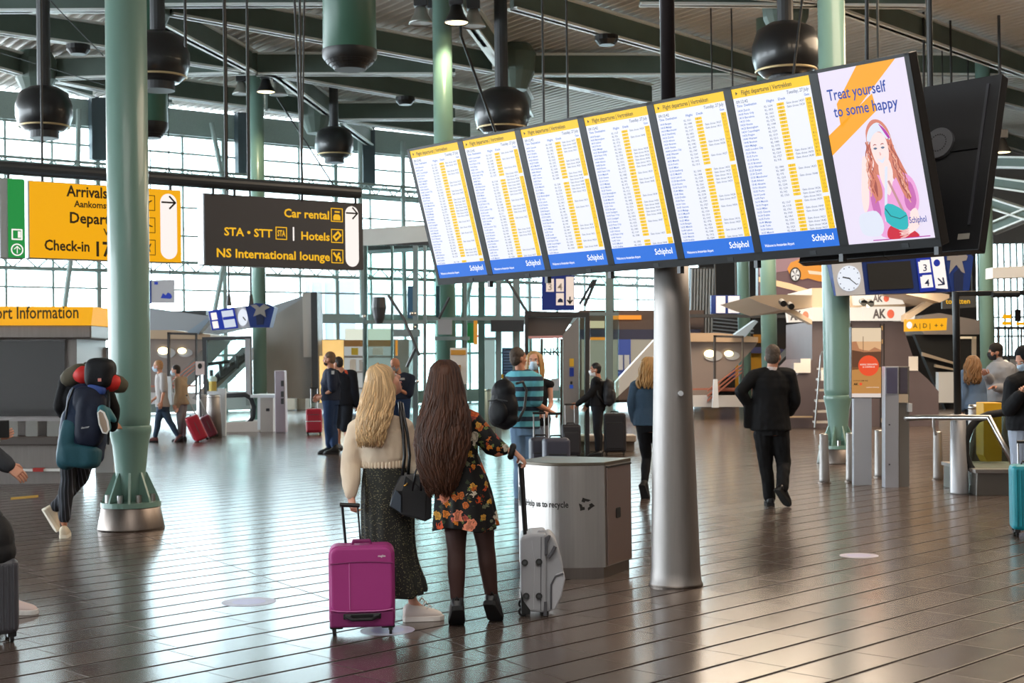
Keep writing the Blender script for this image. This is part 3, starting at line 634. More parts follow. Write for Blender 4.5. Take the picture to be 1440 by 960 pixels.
ic = MB(); v = .81 * H_; P.stroke([(u - k, v - k * .8), (u - k * .2, v + k * .2), (u + k * .6, v + k * .2), (u + k * .9, v + k)], k * .5, .004, ic); P.stroke([(u - k * .3, v + k), (u + k * .3, v - k * .6)], k * .4, .004, ic); P.disc(u + k * .5, v - k * .7, k * .3, .004, ic, seg=12); ic.build('lounge_icon', YLET, root)
P.pill(fx(.888), .055 * H_, fx(.972), .955 * H_, .002).build('arrow_field', WHITELIT, root); arrow(P, fx(.93), .16 * H_, .085, INK, root)
# carrying tube over both signs
a, b = hit2(-60, 243), hit2(505, 271); a = hit2(-60, 0) ; a.z = b.z
tb = tag(MB().tube([a, b], .075, 14).build('sign_rail', mat('rail_dark', '#33373b', .45), None, loc=(a + b) / 2), 'long dark tube rail running above the yellow and charcoal signs', 'rail')
for px in (300, 330, 425, 500, 240, 60, 12):
    p = hit2(px, 300); p.z = b.z; MB().tube([p, p - Z1 * .16], .018, 8).build('hanger', DKGREY, tb)
for px in (318, 425, 60, -40):
    p = hit2(px, 300); p.z = b.z; MB().tube([p, V((p.x, p.y, ZC - .01))], .015, 8).build('drop_rod', ROD, tb)
# ---------------------------------------------------------------- rail station signs with a clock
NB = mat('sign_navy', '#0c2f78', .45); NBL = mat('lit_sign_blue', '#0a35b8', .5, emit=.6); NGREY = mat('sign_silver_grey', '#c4c6cc', .45); STARG = mat('star_grey', '#8e8a88', .5)
CLKF = mat('clock_face_lit', '#eef4ff', .5, emit=.9); NTX = mat('sign_navy_text', '#0c2350', .6)
def station(Y, T, label, mirror=False):
    """T maps (x,y) of the large sign's picture outline to pixels"""
    p = lambda x, y, d=0: at(*T(x, y), Y - d)
    root = thing('platform_sign', label, 'sign', p(1255, 358, -.1), 'platform signs with clocks')
    def pl(name, pts, m, d, th=.004, **k): return MB().prism([p(x, y, d) for x, y in pts], (0, th, 0)).build(name, m, root, **k)
    pl('case', [(1168, 370), (1335, 357), (1340, 410), (1177, 415)], NB, .0, .35)
    pl('clock_panel', [(1169, 370), (1211, 366), (1217, 414), (1176, 416)], NGREY, .02)
    c = [(1194 + 16.3 * math.cos(k * .2244), 391.3 + 18 * math.sin(k * .2244)) for k in range(28)]; pl('clock_face', c, CLKF, .03)
    tk = MB()
    for k in range(12):
        a = k * math.pi / 6; x, y = 1194 + 14 * math.cos(a), 391.3 + 15.5 * math.sin(a); tk.prism([p(x - .7, y - .7, .032), p(x + .7, y - .7, .032), p(x + .7, y + .7, .032), p(x - .7, y + .7, .032)], (0, .002, 0))
    tk.build('hour_marks', NTX, root)
    def hand(x1, y1, wd, n): d = V((x1 - 1194, y1 - 391.3, 0)).normalized(); pl(n, [(1194 - d.y * wd - d.x * 2, 391.3 + d.x * wd - d.y * 2), (x1 - d.y * wd, y1 + d.x * wd), (x1 + d.y * wd, y1 - d.x * wd), (1194 + d.y * wd - d.x * 2, 391.3 - d.x * wd - d.y * 2)], INK, .036)
    hand(1185, 389.5, .9, 'hour_hand'); hand(1205, 400, .6, 'minute_hand')
    if not mirror: pl('blank_screen', [(1219, 370.5), (1280, 366.5), (1285, 405), (1223, 408)], BLACKM, .02)
    else: pl('lit_timetable', [(1219, 370.5), (1280, 366.5), (1285, 405), (1223, 408)], mat('timetable_lit', '#dfe8f8', .5, emit=.8), .02); pl('timetable_band', [(1220, 384), (1282, 380), (1282.8, 387), (1221, 391)], NBL, .03)
    pl('number_field', [(1288, 363), (1309, 361), (1317, 408), (1294, 411)], NBL, .02)
    pl('arrow_field', [(1309, 361), (1327, 359.5), (1333, 406), (1316, 405)], WHITELIT, .03)
    for x, y, n in ((1291, 367, '3'), (1294, 388, '4')):
        pl('number_card', [(x, y + 1), (x + 3, y + 1), (x + 3, y - 1), (x + 16, y - 2), (x + 18.5, y + 15.5), (x + 2, y + 17)], WHITELIT, .03)
        if not mirror: text(n, 13.5 * Y / F, p(x + 6.5, y + 14, .04), V((1, 0, 0)), Z1, NTX, root, 'platform_number', out=.004)
    if not mirror:
        c = [(1317.5 + 4.6 * math.cos(k * .35), 369.5 + 5 * math.sin(k * .35)) for k in range(18)]; pl('emblem', c, NBL, .036)
        q = lambda x, y: p(x, y, .04); mb = MB()
        for (x0, y0), (x1, y1) in (((1319, 391), (1327, 399)), ((1319, 400.5), (1328, 399.5)), ((1326, 390), (1328, 400))):
            d = V((x1 - x0, y1 - y0, 0)).normalized(); mb.prism([q(x0 - d.y, y0 + d.x), q(x1 - d.y, y1 + d.x), q(x1 + d.y, y1 - d.x), q(x0 + d.y, y0 - d.x)], (0, .003, 0))
        mb.build('arrow', NTX, root)
    sh = MB().prism([p(x, y, .02) for x, y in [(1328, 356), (1345, 351), (1360, 354), (1369, 361), (1363, 408), (1338, 410)]], (0, .38, 0)); sh.build('end_shield', NB, root)
    pl('star_emblem', [(1332, 358), (1341, 356), (1346, 360), (1353, 354), (1361, 360), (1359, 366), (1353, 367), (1357, 384), (1352, 382), (1345, 372), (1340, 378), (1335, 385), (1337, 366), (1332, 366)], STARG, .03, .01)
    pl('shield_notch', [(1341, 384), (1349, 376), (1355, 386), (1354, 408), (1342, 408)], mat('navy_dark', '#0a1d45', .5), .03)
    pl('top_tray', [(1166, 369), (1340, 351), (1345, 355), (1335, 357), (1168, 371)], GREYM, .02, .3)
    for x in (1240, 1310): MB().tube([p(x, 362, -.2), p(x, 362, -.2) + Z1 * (ZC - .01 - p(x, 362).z)], .02, 8).build('hanger', ROD, root)
    return root
station(22, lambda x, y: (x, y), 'large blue platform sign with white clock and blank screen at right')
def far_station(Y=34):
    p = lambda x, y, d=0: at(x, y, Y - d)
    root = thing('platform_sign', 'small distant blue platform sign with clock left of the glass elevator', 'sign', p(338, 430, -.1), 'platform signs with clocks')
    def pl(name, pts, m, d, th=.006): return MB().prism([p(x, y, d) for x, y in pts], (0, th, 0)).build(name, m, root)
    pl('case', [(292, 437), (346, 430), (352, 461), (297, 464)], NGREY, 0, .4)
    pl('number_field', [(293, 437), (308, 435), (314, 463), (298, 464)], NBL, .03)
    for k in (0, 1): pl('number_card', [(296 + 2 * k, 440 + 12 * k), (304 + 2 * k, 439 + 12 * k), (306 + 2 * k, 449 + 12 * k), (298 + 2 * k, 450 + 12 * k)], WHITELIT, .05)
    pl('timetable_frame', [(307, 435), (329, 432), (335, 461), (313, 463)], NBL, .04)
    pl('lit_timetable', [(311, 437.5), (327, 435.5), (332, 459), (316, 461)], mat('timetable_lit', '#dfe8f8', .5, emit=.8), .06); pl('timetable_band', [(313, 446), (329, 444), (330, 448), (314, 450)], NBL, .08)
    pl('clock_face', [(341.5 + 7 * math.cos(k * .2618), 446 + 12 * math.sin(k * .2618)) for k in range(24)], CLKF, .05)
    pl('clock_hand', [(341, 446), (342, 445), (346, 450), (345, 451)], INK, .07)
    sh = pl('end_shield', [(345, 431), (360, 426), (375, 427), (386, 432), (379, 460), (352, 460)], NB, .08, .5)
    pl('star_emblem', [(352, 429), (360, 428), (365, 432), (371, 427), (380, 432), (372, 436), (374, 446), (366, 441), (356, 445), (360, 435)], STARG, .11)
    pl('shield_notch', [(360, 444), (365, 439), (371, 445), (370, 456), (361, 457)], mat('navy_dark', '#0a1d45', .5), .1)
    for x in (322, 353):
        MB().lathe([(.07, 0), (.04, .25), (.02, .3)], p(x, 430, -.2), 10).build('hanger_cone', DKGREY, root)
        MB().tube([p(x, 430, -.2), p(x, 430, -.2) + Z1 * (ZC - .01 - p(x, 430).z)], .025, 8).build('hanger', ROD, root)
far_station()
# ---------------------------------------------------------------- other far signs
def flatsign(name, poly, Y, m, label, th=.15, cat='sign', group=None, hang=True):
    c = at(sum(p[0] for p in poly) / len(poly), poly[0][1], Y); root = thing(name, label, cat, c, group)
    slab(poly, Y, th).build('case', m, root)
    if hang:
        for x in (min(p[0] for p in poly) + 6, max(p[0] for p in poly) - 6):
            p = at(x, poly[0][1] + 2, Y + th / 2); MB().tube([p, V((p.x, p.y, ZC - .01))], .02, 6).build('hanger', ROD, root)
    return root
def on(root, poly, Y, m, name, th=.01): return slab(poly, Y, th).build(name, m, root)
NBL2 = mat('sign_royal_blue', '#123fae', .5, emit=.25)
r_ = flatsign('platform_sign', rect(762, 387, 808, 436), 26, NBL2, 'blue hanging platform sign above the elevator door', group='platform signs far away')
for x0, y0, x1, y1 in ((768, 392, 779, 410), (782, 392, 793, 410), (782, 412, 793, 429), (796, 389, 807, 429)): on(r_, rect(x0, y0, x1, y1), 25.97, mat('lit_cream', '#ffe9d8', .5, emit=.8), 'lit_card')
for n, x, y in (('3', 770, 408), ('4', 784, 408)): text(n, 14 * 26 / F, at(x, y, 25.94), V((1, 0, 0)), Z1, mat('soft_grey_text', '#b9a89c', .6), r_, 'platform_number')
on(r_, [(784, 425), (785, 421), (788, 419), (791, 421), (792, 425)], 25.94, NTX, 'hat_icon')
on(r_, rect(800.5, 417, 802.5, 427), 25.94, INK, 'arrow_stem'); on(r_, [(797, 422), (799, 421), (801.5, 424.5), (804, 421), (806, 422), (801.5, 428)], 25.94, INK, 'arrow_head')
r_ = flatsign('platform_sign', rect(1000, 415, 1041, 441), 36, NB, 'far blue platform sign with two lit cards right of the steel pillar', group='platform signs far away')
on(r_, rect(1007, 416, 1020, 440), 35.97, WHITELIT, 'lit_card'); on(r_, rect(1024, 416, 1040, 440), 35.97, WHITELIT, 'lit_card'); on(r_, [(1029, 434), (1030, 430), (1034, 429), (1037, 432), (1037, 435)], 35.94, NBL, 'hat_icon')
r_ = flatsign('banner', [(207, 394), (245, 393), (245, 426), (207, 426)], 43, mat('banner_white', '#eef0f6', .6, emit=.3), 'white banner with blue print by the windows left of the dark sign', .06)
on(r_, rect(207, 394, 213, 427), 42.98, NB, 'blue_edge'); on(r_, [(226, 419), (229, 412), (233, 415), (236, 411), (240, 413), (242, 417), (240, 420)], 42.98, NBL, 'blue_print'); on(r_, rect(217, 396, 222, 400), 42.98, NBL, 'blue_square')
r_ = flatsign('direction_sign', [(1273, 449), (1332, 447), (1331, 464), (1273, 466)], 32, YSIGN, 'small far yellow sign at right below the platform sign', .12, hang=False)
on(r_, [(1275 + 4 + 4 * math.cos(k * .5), 457 + 5 * math.sin(k * .5)) for k in range(13)], 31.97, WHITELIT, 'arrow_disc'); text('A | D |  + +', 9 * 32 / F, at(1284, 461, 31.95), V((1, 0, 0)), Z1, YTXT, r_)
r_ = flatsign('direction_sign', [(1325, 418), (1373, 415), (1373, 432), (1325, 434)], 42, DKGREY, 'dark grey far sign with yellow words above the right opening', .1)
text('toiletten', 10 * 42 / F, at(1330, 427, 41.95), V((1, 0, 0)), Z1, YLET, r_)
# ================================================================ REAR AND SIDE OF THE HALL
WALLD = mat('rear_wall_dark', '#35302e', .75, nz=.08, nscale=1); WALLG = mat('rear_wall_grey', '#6a6662', .6, nz=.06, nscale=1)
def wallpx(x0, x1, Y, z0, z1, m, name='wall_back', th=.4):
    a, b = at(x0, 500, Y), at(x1, 500, Y); return struct(name, MB().box(((a.x + b.x) / 2, Y + th / 2, (z0 + z1) / 2), (b.x - a.x, th, z1 - z0)), m)
wallpx(985, 1375, 60, 0, 10.6, WALLD)
wallpx(1375, 1480, 60, 0, 1.6, WALLG); wallpx(1375, 1700, 60, 6.3, 10.6, WALLG)
struct('window_2', MB().box(((at(1375, 500, 60).x + 26) / 2, 60.1, 3.95), (26 - at(1375, 500, 60).x, .02, 4.7)), glass('facade_glass', '#eef6f6', .3))
for x in range(1378, 1470, 9): c = at(x, 500, 59.95); struct('window_mullion', MB().box((c.x, 59.95, 3.95), (.07, .12, 4.7)), MULL)
for z in (2.4, 3.2, 4.2, 5.2): struct('window_rail', MB().box((23, 59.9, z), (6.5, .1, .07)), MULL)
struct('wall_right', MB().box((27, 20, 5.3), (.4, 80, 10.6)), mat('right_wall_warm', '#7d6a5a', .7))  # unseen side wall added to keep sky light off the right floor
# shop fronts at the back of the hall, right of the elevator
def shop(name, label, Y, parts, cat, group=None):
    xs = [p[0] for q in parts for p in q[1]]; ys = [p[1] for q in parts for p in q[1]]
    root = thing(name, label, cat, at((min(xs) + max(xs)) / 2, max(ys), Y), group)
    for nm, poly, m, d, th in parts: slab(poly, Y - d, th).build(nm, m, root)
    return root
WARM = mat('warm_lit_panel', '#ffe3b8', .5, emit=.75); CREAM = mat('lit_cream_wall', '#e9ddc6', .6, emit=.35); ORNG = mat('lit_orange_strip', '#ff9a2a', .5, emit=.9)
ROYAL = mat('royal_blue_panel', '#3a55ad', .5); NAVYP = mat('navy_fascia', '#2c2f4a', .5); BRN = mat('brown_fascia', '#5b4a42', .6); YEL = mat('yellow_wall', '#e0a41c', .55); INDIG = mat('indigo_pillar', '#4a4e83', .5)
shop('shop_front', 'cream lit shop front behind the glass right of the elevator', 47, [
    ('body', rect(815, 436, 990, 566), BRN, 0, 2), ('cream_wall', rect(818, 477, 985, 548), CREAM, .05, .05), ('fascia_band', rect(815, 463, 985, 477), NAVYP, .12, .1),
    ('light_strip', rect(855, 443, 902, 449), ORNG, .12, .1), ('warm_sign', rect(830, 451, 850, 461), WARM, .2, .15), ('orange_line', rect(830, 474, 853, 478), ORNG, .2, .05),
    ('blue_panel', rect(869, 477, 887, 530), ROYAL, .12, .05), ('poster', rect(869, 499, 876, 520), LGREY, .2, .03), ('poster', rect(878, 499, 885, 520), LGREY, .2, .03), ('counter', rect(860, 535, 960, 562), BRN, .5, .4)], 'shop')
shop('shop_front', 'yellow and indigo shop walls behind the escalator pavilion at right', 52, [
    ('body', rect(985, 470, 1140, 562), WALLD, 0, 2), ('yellow_wall', rect(1034, 496, 1140, 556), YEL, .08, .06), ('indigo_pillar', rect(1010, 488, 1034, 530), INDIG, .3, .3), ('blue_rim', [(1030, 490), (1080, 487), (1108, 492), (1108, 497), (1030, 496)], INDIG, .5, .4),
    ('orange_panel', rect(1060, 470, 1080, 482), mat('orange_panel', '#d98a18', .5, emit=.3), .1, .1), ('golden_wall', rect(985, 520, 1012, 545), YEL, .2, .1), ('lower_rail_band', rect(985, 545, 1140, 550), mat('copper_band', '#a8583c', .5), .3, .1)], 'shop')
# dark ribbed structure behind the pillar
o = thing('ribbed_wall_panel', 'tall grey corrugated panel just right of the steel pillar', 'panel', at(985, 470, 50))
mb = MB()
for k in range(8): x = 972 + 4.2 * k; mb.prism([at(x, 378, 50), at(x + 2.4, 378, 50), at(x - 2 + 2.4, 470, 50), at(x - 2, 470, 50)], (0, .2, 0))
mb.build('ribs', mat('rib_grey', '#8d949b', .4, .4), o); slab([(970, 376), (1006, 376), (1002, 471), (968, 471)], 50.2, .4).build('backing', DKGREY, o)
st = MB()
for k in range(9): st.prism([at(1000, 446 + 5 * k, 56), at(1060, 452 + 5 * k, 56), at(1060, 453.5 + 5 * k, 56), at(1000, 447.5 + 5 * k, 56)], (0, .3, 0))
tag(st.build('blind_slats', GREYM, None, loc=at(1030, 490, 56)), 'row of slanted grey slats on the dark rear wall right of the pillar', 'slats')
tag(MB().prism([at(970, 441.5, 46), at(1140, 443, 46), at(1140, 447, 46), at(970, 446, 46)], (0, .3, 0)).build('cross_rail', DKGREY, None, loc=at(1055, 444, 46)), 'long dark cross rail behind the right columns', 'rail')
# car billboard
bb = thing('car_billboard', 'backlit billboard showing an orange sports car left of the platform sign', 'billboard', at(1125, 425, 41))
E_ = lambda n, c, e=.8: mat('car_' + n, c, .5, emit=e)
slab(rect(1066, 355, 1172, 424), 41, .4).build('case', DKGREY, bb); slab(rect(1067, 356, 1171, 416), 40.98, .02).build('picture_ground', E_('ground', '#7c5a5e', .6), bb)
slab([(1067, 356), (1171, 356), (1171, 372), (1067, 386)], 40.96, .01).build('picture_sky', E_('sky', '#b98d94', .6), bb)
slab([(1067, 389), (1110, 398), (1150, 411), (1140, 414), (1067, 396)], 40.94, .01).build('light_streak', E_('streak', '#ffcf9a', 1.), bb)
for q, m in (([(1107, 378), (1112, 369), (1125, 364), (1145, 361), (1171, 362), (1171, 398), (1150, 395), (1136, 391), (1128, 393), (1112, 388)], E_('orange', '#f29a2c')), ([(1122, 368), (1140, 363), (1171, 364), (1171, 375), (1145, 372), (1130, 374)], E_('glass', '#3a2a28', .4)), ([(1136, 380), (1171, 384), (1171, 388), (1138, 385)], E_('stripe', '#fbe3c0'))):
    slab(q, 40.92 - (.01 if m.name != 'car_orange' else 0), .005).build('picture_car', m, bb)
slab([(1118.5 + 8 * math.cos(k * .3), 386 + 10.5 * math.sin(k * .3)) for k in range(21)], 40.89, .005).build('picture_tyre', E_('tyre', '#1c1718', .3), bb); slab([(1118.5 + 6 * math.cos(k * .3), 386 + 8.3 * math.sin(k * .3)) for k in range(21)], 40.88, .005).build('picture_wheel', E_('wheel', '#e8e4e0', .9), bb)
for k in range(5): a = k * 1.2566; slab([(1118.5 + 5.5 * math.cos(a), 386 + 7.6 * math.sin(a)), (1118.5 + 5.5 * math.cos(a + .35), 386 + 7.6 * math.sin(a + .35)), (1118.5, 386)], 40.87, .004).build('picture_spoke', E_('spoke', '#4a4346', .4), bb)
for p in (1080, 1160): q = at(p, 357, 41.2); MB().tube([q, V((q.x, q.y, ZC - .01))], .04, 6).build('hanger', ROD, bb)
# newsstand ---------------------------------------------------------------------------------
KD = mat('newsstand_grey', '#5e5357', .55, nz=.05, nscale=2); KIV = mat('canopy_beige', '#b7a48e', .5); SGN = mat('lit_shop_sign', '#fff4e4', .5, emit=.85)
ko = thing('newsstand', 'dark grey closed newsstand kiosk with beige canopy and lit white signs', 'kiosk', at(1215, 601, 33.6))
slab([(1142, 452), (1272, 452), (1272, 466), (1290, 520), (1305, 533), (1320, 550), (1320, 604), (1098, 604), (1098, 548), (1118, 530), (1142, 505)], 33.6, 3.2).build('body', KD, ko)
for x in (1182, 1197, 1238, 1243): slab(rect(x, 455, x + .8, 602), 33.57, .03).build('panel_joint', BLACKM, ko)
for y in (458, 477, 522, 588): slab(rect(1239.5, y, 1241.5, y + 6), 33.52, .06).build('hinge', mat('brass_hinge', '#c9a877', .4, .7), ko)
slab(rect(1100, 585, 1143, 587), 33.4, .1).build('bumper_rail', mat('warm_rail', '#c9b090', .4), ko)
for x0, x1, y0, y1 in ((1142, 1196, 432, 451), (1214, 1273, 431, 450.5), (1197, 1213, 432, 450.5)):
    slab(rect(x0, y0, x1, y1), 33.2, .3).build('sign_box', SGN, ko)
slab([(1107, 437), (1141, 432), (1141, 452), (1109, 453)], 33.0, .25).build('sign_box', SGN, ko)
slab([(1200, 413), (1262, 411), (1272, 427), (1202, 429)], 33.0, .2).build('upper_sign', SGN, ko); slab([(1277, 440), (1288, 436), (1286, 449), (1276, 451)], 33.0, .2).build('sign_box', SGN, ko)
TXA = mat('sign_dark_glyph', '#4a4448', .6); TXO = mat('sign_orange_dot', '#e8705a', .6)
def ako(x, y, h, Y, s=1.):
    text('AK', h * Y / F * 1.45, at(x, y, Y), V((1, 0, 0)), Z1, TXA, ko, 'sign_letters', out=.01, bold=.04, width=h * 1.55 * Y / F * s)
    slab([(x + h * (2.05 * s) + h * .42 * s * math.cos(k * .35), y - h * .48 + h * .52 * math.sin(k * .35)) for k in range(18)], Y - .02, .01).build('sign_dot', TXO, ko)
ako(1228, 447, 12, 33.15); ako(1112, 449.5, 12, 32.95, .85); ako(1228, 424, 9, 32.95)
slab([(1052, 418), (1062, 415.5), (1100, 414), (1142, 415), (1142, 432), (1100, 436), (1068, 425)], 31.2, 4.2).build('canopy_wing', KIV, ko); slab([(1262, 411), (1300, 419), (1322, 425), (1335, 419), (1335, 414), (1300, 408), (1262, 404)], 31.5, 4).build('canopy_wing', KIV, ko)
slab([(1068, 424), (1104, 436), (1142, 456), (1142, 450), (1108, 430)], 32, .4).build('canopy_arm', KIV, ko); slab([(1335, 417), (1310, 428), (1274, 452), (1274, 443), (1312, 419)], 32, .4).build('canopy_arm', KIV, ko)
slab([(1142, 405), (1262, 403), (1274, 431), (1142, 433)], 33.5, 3).build('canopy_roof', KIV, ko)
for x, y in ((1099, 424), (1110, 428), (1212, 423), (1222, 424)): MB().tube([at(x, y, 31.0), at(x + 3, y + 3, 30.7)], .07, 10).build('spot_lamp', BLACK, ko)
slab([(1219, 427), (1222, 425), (1226, 430), (1221, 432)], 32.7, .1).build('flood_lamp', LAMPLIT, ko)
lo = at(1216, 436, 32.0); ld = bpy.data.lights.new('newsstand_lamp', 'AREA'); ld.size = 2.5; ld.energy = 120; ld.color = (1, .82, .6); lp = bpy.data.objects.new('newsstand_lamp', ld); lp.location = lo - V(ko.location) + V((0, -.6, .5)); lp.rotation_euler = (.5, 0, 0); COL.objects.link(lp); lp.parent = ko
for x0, x1, y0, y1, l in ((1116.5, 1126, 510, 524, 'small cream notice, left one on the newsstand wall'), (1126, 1140, 504, 524, 'white notice, right one left of the newsstand door'), (1278, 1291, 501, 521, 'white notice on the right wing of the newsstand')):
    tag(slab(rect(x0, y0, x1, y1), 33.58 if x0 > 1200 else 33.5, .02).build('notice', mat('paper_white', '#ece8e2', .7), None, loc=at(x0, y1, 33.55)), l, 'notice', 'paper notices on the newsstand')
# escalator rail leading up behind it
er = thing('escalator', 'distant escalator rising left of the newsstand', 'escalator', at(1100, 560, 36))
slab([(1098, 513), (1104, 520), (1141, 478), (1141, 463), (1134, 468)], 37.3, .8).build('balustrade', mat('escalator_steel', '#8d8a8a', .35, .7), er); slab([(1096, 510), (1099, 513), (1136, 472), (1136, 466)], 37.2, 1).build('handrail', RUBBER, er); slab([(1134, 455), (1141, 452), (1141, 480), (1137, 482)], 37.1, .3).build('end_panel', LGREY, er)
# step ladder
la = thing('step_ladder', 'aluminium step ladder leaning beside the right green column', 'ladder', at(1155, 602, 32.6))
def q(x, y, d=0): return at(x, y, 32.6 + d)
for d in (0, .38): MB().tube([q(1146, 601, d), q(1154.5, 500, d), q(1157, 494, d), q(1160, 494, d), q(1160, 530, d)], .022, 8).build('rail', CHROME, la)
for k in range(6): y = 592 - 15 * k; x = 1147 + 1.25 * k; slab(rect(x, y, x + 19 - 1.5 * k, y + 3), 32.6, .36).build('step', mat('ladder_alu', '#c9c3bc', .4, .4), la)
slab(rect(1155, 520, 1163, 535), 32.5, .05).build('tread_plate', WHITE, la); MB().tube([q(1166, 601, .2), q(1160, 494, .2)], .02, 8).build('rear_leg', CHROME, la)
# poster stand
ps = thing('poster_stand', 'lit sepia poster with orange disc on a grey plinth beside the right green column', 'poster stand', at(1213, 682, 18.5))
slab(rect(1200.5, 556, 1226, 682), 18.5, .1).build('plinth', mat('plinth_grey', '#b3b6bd', .45), ps, bevel=.005); slab(rect(1197, 460, 1240, 560), 18.5, .12).build('poster_case', DKGREY, ps, bevel=.004)
PE = lambda n, c, e=.75: mat('poster_' + n, c, .5, emit=e)
slab(rect(1198, 461, 1239, 558.5), 18.49, .008).build('poster_sky', PE('sky', '#f3c08e'), ps)
for nm, pl_, c in (('poster_upper_sky', rect(1198, 461, 1239, 480), '#fbe2c0'), ('poster_trees', [(1198, 481), (1204, 479), (1208, 490), (1214, 492), (1222, 493), (1230, 488), (1239, 492), (1239, 503), (1198, 503)], '#c98a62'), ('poster_road', [(1198, 492), (1215, 495), (1239, 494), (1239, 516), (1198, 520)], '#6d4630'), ('poster_sand', rect(1198, 516, 1239, 553), '#d09450'), ('poster_foot', rect(1198, 553, 1239, 558.5), '#f5e6dc')):
    slab(pl_, 18.478 - (.004 if nm in ('poster_road', 'poster_sand', 'poster_foot') else 0), .004).build(nm, PE(nm, c), ps)
slab(rect(1213.5, 473, 1214.3, 494), 18.468, .003).build('poster_mast', PE('mast', '#8a6048'), ps)
slab([(1221.5 + 14.5 * math.cos(k * .2095), 514 + 14.5 * math.sin(k * .2095)) for k in range(30)], 18.465, .003).build('poster_disc', PE('disc', '#f4552e', .85), ps)
for t_, y, w_ in (('BOEKEN, TIJDSCHRIFTEN', 513.4, 24), ('& CADEAUS', 516.8, 17)): text(t_, 3 * 18.5 / F, at(1221.5 - w_ / 2, y, 18.46), V((1, 0, 0)), Z1, SGN, ps, 'poster_words', width=w_ * 18.5 / F)
text('WELKOM BIJ', 2.2 * 18.5 / F, at(1200, 536, 18.46), V((1, 0, 0)), Z1, INK, ps, 'poster_words', width=20 * 18.5 / F); text('AK', 4.6 * 18.5 / F, at(1200.5, 541.5, 18.46), V((1, 0, 0)), Z1, INK, ps, 'poster_words', bold=.04); slab([(1210.5 + 2 * math.cos(k * .5), 539.8 + 2 * math.sin(k * .5)) for k in range(13)], 18.46, .002).build('poster_dot', PE('disc', '#f4552e', .85), ps)
text('reserveren via de app', 2 * 18.5 / F, at(1218, 545, 18.46), V((1, 0, 0)), Z1, SGN, ps, 'poster_words', width=18 * 18.5 / F)
# service pillar
sp = thing('service_pillar', 'tall grey metal service pillar with two dark glass panes by the handrail', 'pillar', at(1262, 686, 18.1))
KX = mat('pillar_face', '#abacb3', .4, .3); slab(rect(1244.5, 515, 1264, 686), 18.1, .16).build('front_column', KX, sp, bevel=.006); slab(rect(1264, 515, 1279, 686), 18.16, .16).build('side_column', mat('pillar_side', '#7d7872', .42, .4), sp, bevel=.006)
slab(rect(1247, 517, 1262, 553), 18.085, .02).build('display_pane', mat('pane_violet', '#5d5a70', .2), sp); slab(rect(1265.5, 517, 1276, 553), 18.14, .02).build('display_pane', mat('pane_violet2', '#57525e', .2), sp)
slab(rect(1264, 554, 1277, 566), 18.13, .04).build('lit_strip', mat('beige_strip', '#c9b79f', .5), sp); slab(rect(1277, 567, 1283, 579), 18.1, .1).build('intercom', LGREY, sp, bevel=.004)
for x, y in ((1251, 597), (1251, 653)): slab([(x + 1.1 * math.cos(k), y + 1.1 * math.sin(k)) for k in range(6)], 18.085, .02).build('screw', BLACK, sp)
# bollards
def bollard(px, py, label, h=.64, proto=[]):
    b = flo(px, py)
    if proto: return dup(proto[0], b, label)
    root = thing('bollard', label, 'bollard', b, 'steel bollards by the right escalator'); proto.append(root)
    MB().lathe([(.072, 0), (.068, .05), (.055, h - .01), (.05, h)], b, 20).build('post', STEEL, root, smooth=True); MB().lathe([(.054, h - .012), (.057, h), (.03, h + .012)], b, 20).build('cap', CHROME, root, smooth=True)
    MB().lathe([(.085, 0), (.085, .012), (.072, .014)], b, 20).build('base_ring', STEELD, root); return root
for px, py, l in ((1159.5, 679, 'leftmost steel bollard, left of the right green column foot'), (1197, 677, 'steel bollard just left of the poster plinth'), (1237, 671, 'steel bollard between poster plinth and service pillar'), (1319.5, 675, 'steel bollard left of the black sign post')): bollard(px, py, l)
def thick(px, py, h, r0, r1, label, m=STEEL, grp='fat steel posts at the escalator mouth'):
    b = flo(px, py); root = thing('steel_post', label, 'post', b, grp); MB().lathe([(r0, 0), (r1, h - .02), (r1 * .9, h)], b, 24).build('tube', m, root, smooth=True); MB().lathe([(r1 * 1.02, h - .05), (r1 * 1.02, h - .02), (r1 * .85, h + .01)], b, 24).build('cap', CHROME, root, smooth=True); return root
thick(1372, 672, .98, .10, .08, 'fat steel post behind the escalator handrail, left one'); thick(1417, 670, .98, .12, .095, 'fat steel post behind the escalator handrail, right one')
# black sign post on a tapered base
bp_ = thing('sign_post', 'black pole on a tapered grey metal base with a long black arm', 'post', flo(1349, 694))
b = flo(1349, 694); MB().lathe([(.112, 0), (.11, .02), (.088, .95), (.08, .955)], b, 24).build('tapered_base', mat('base_silver', '#a9a8aa', .4, .5), bp_, smooth=True)
MB().lathe([(.043, .9), (.043, 2.42), (.04, 2.43)], b, 16).build('pole', BLACK, bp_, smooth=True)
tpz = b + Z1 * 2.4; MB().box(tpz + V((.45, 0, .0)), (.9, .07, .06)).build('arm', BLACK, bp_, bevel=.01); MB().box(tpz + V((.58, -.05, -.02)), (.34, .1, .07)).build('sensor_head', BLACK, bp_, bevel=.02)
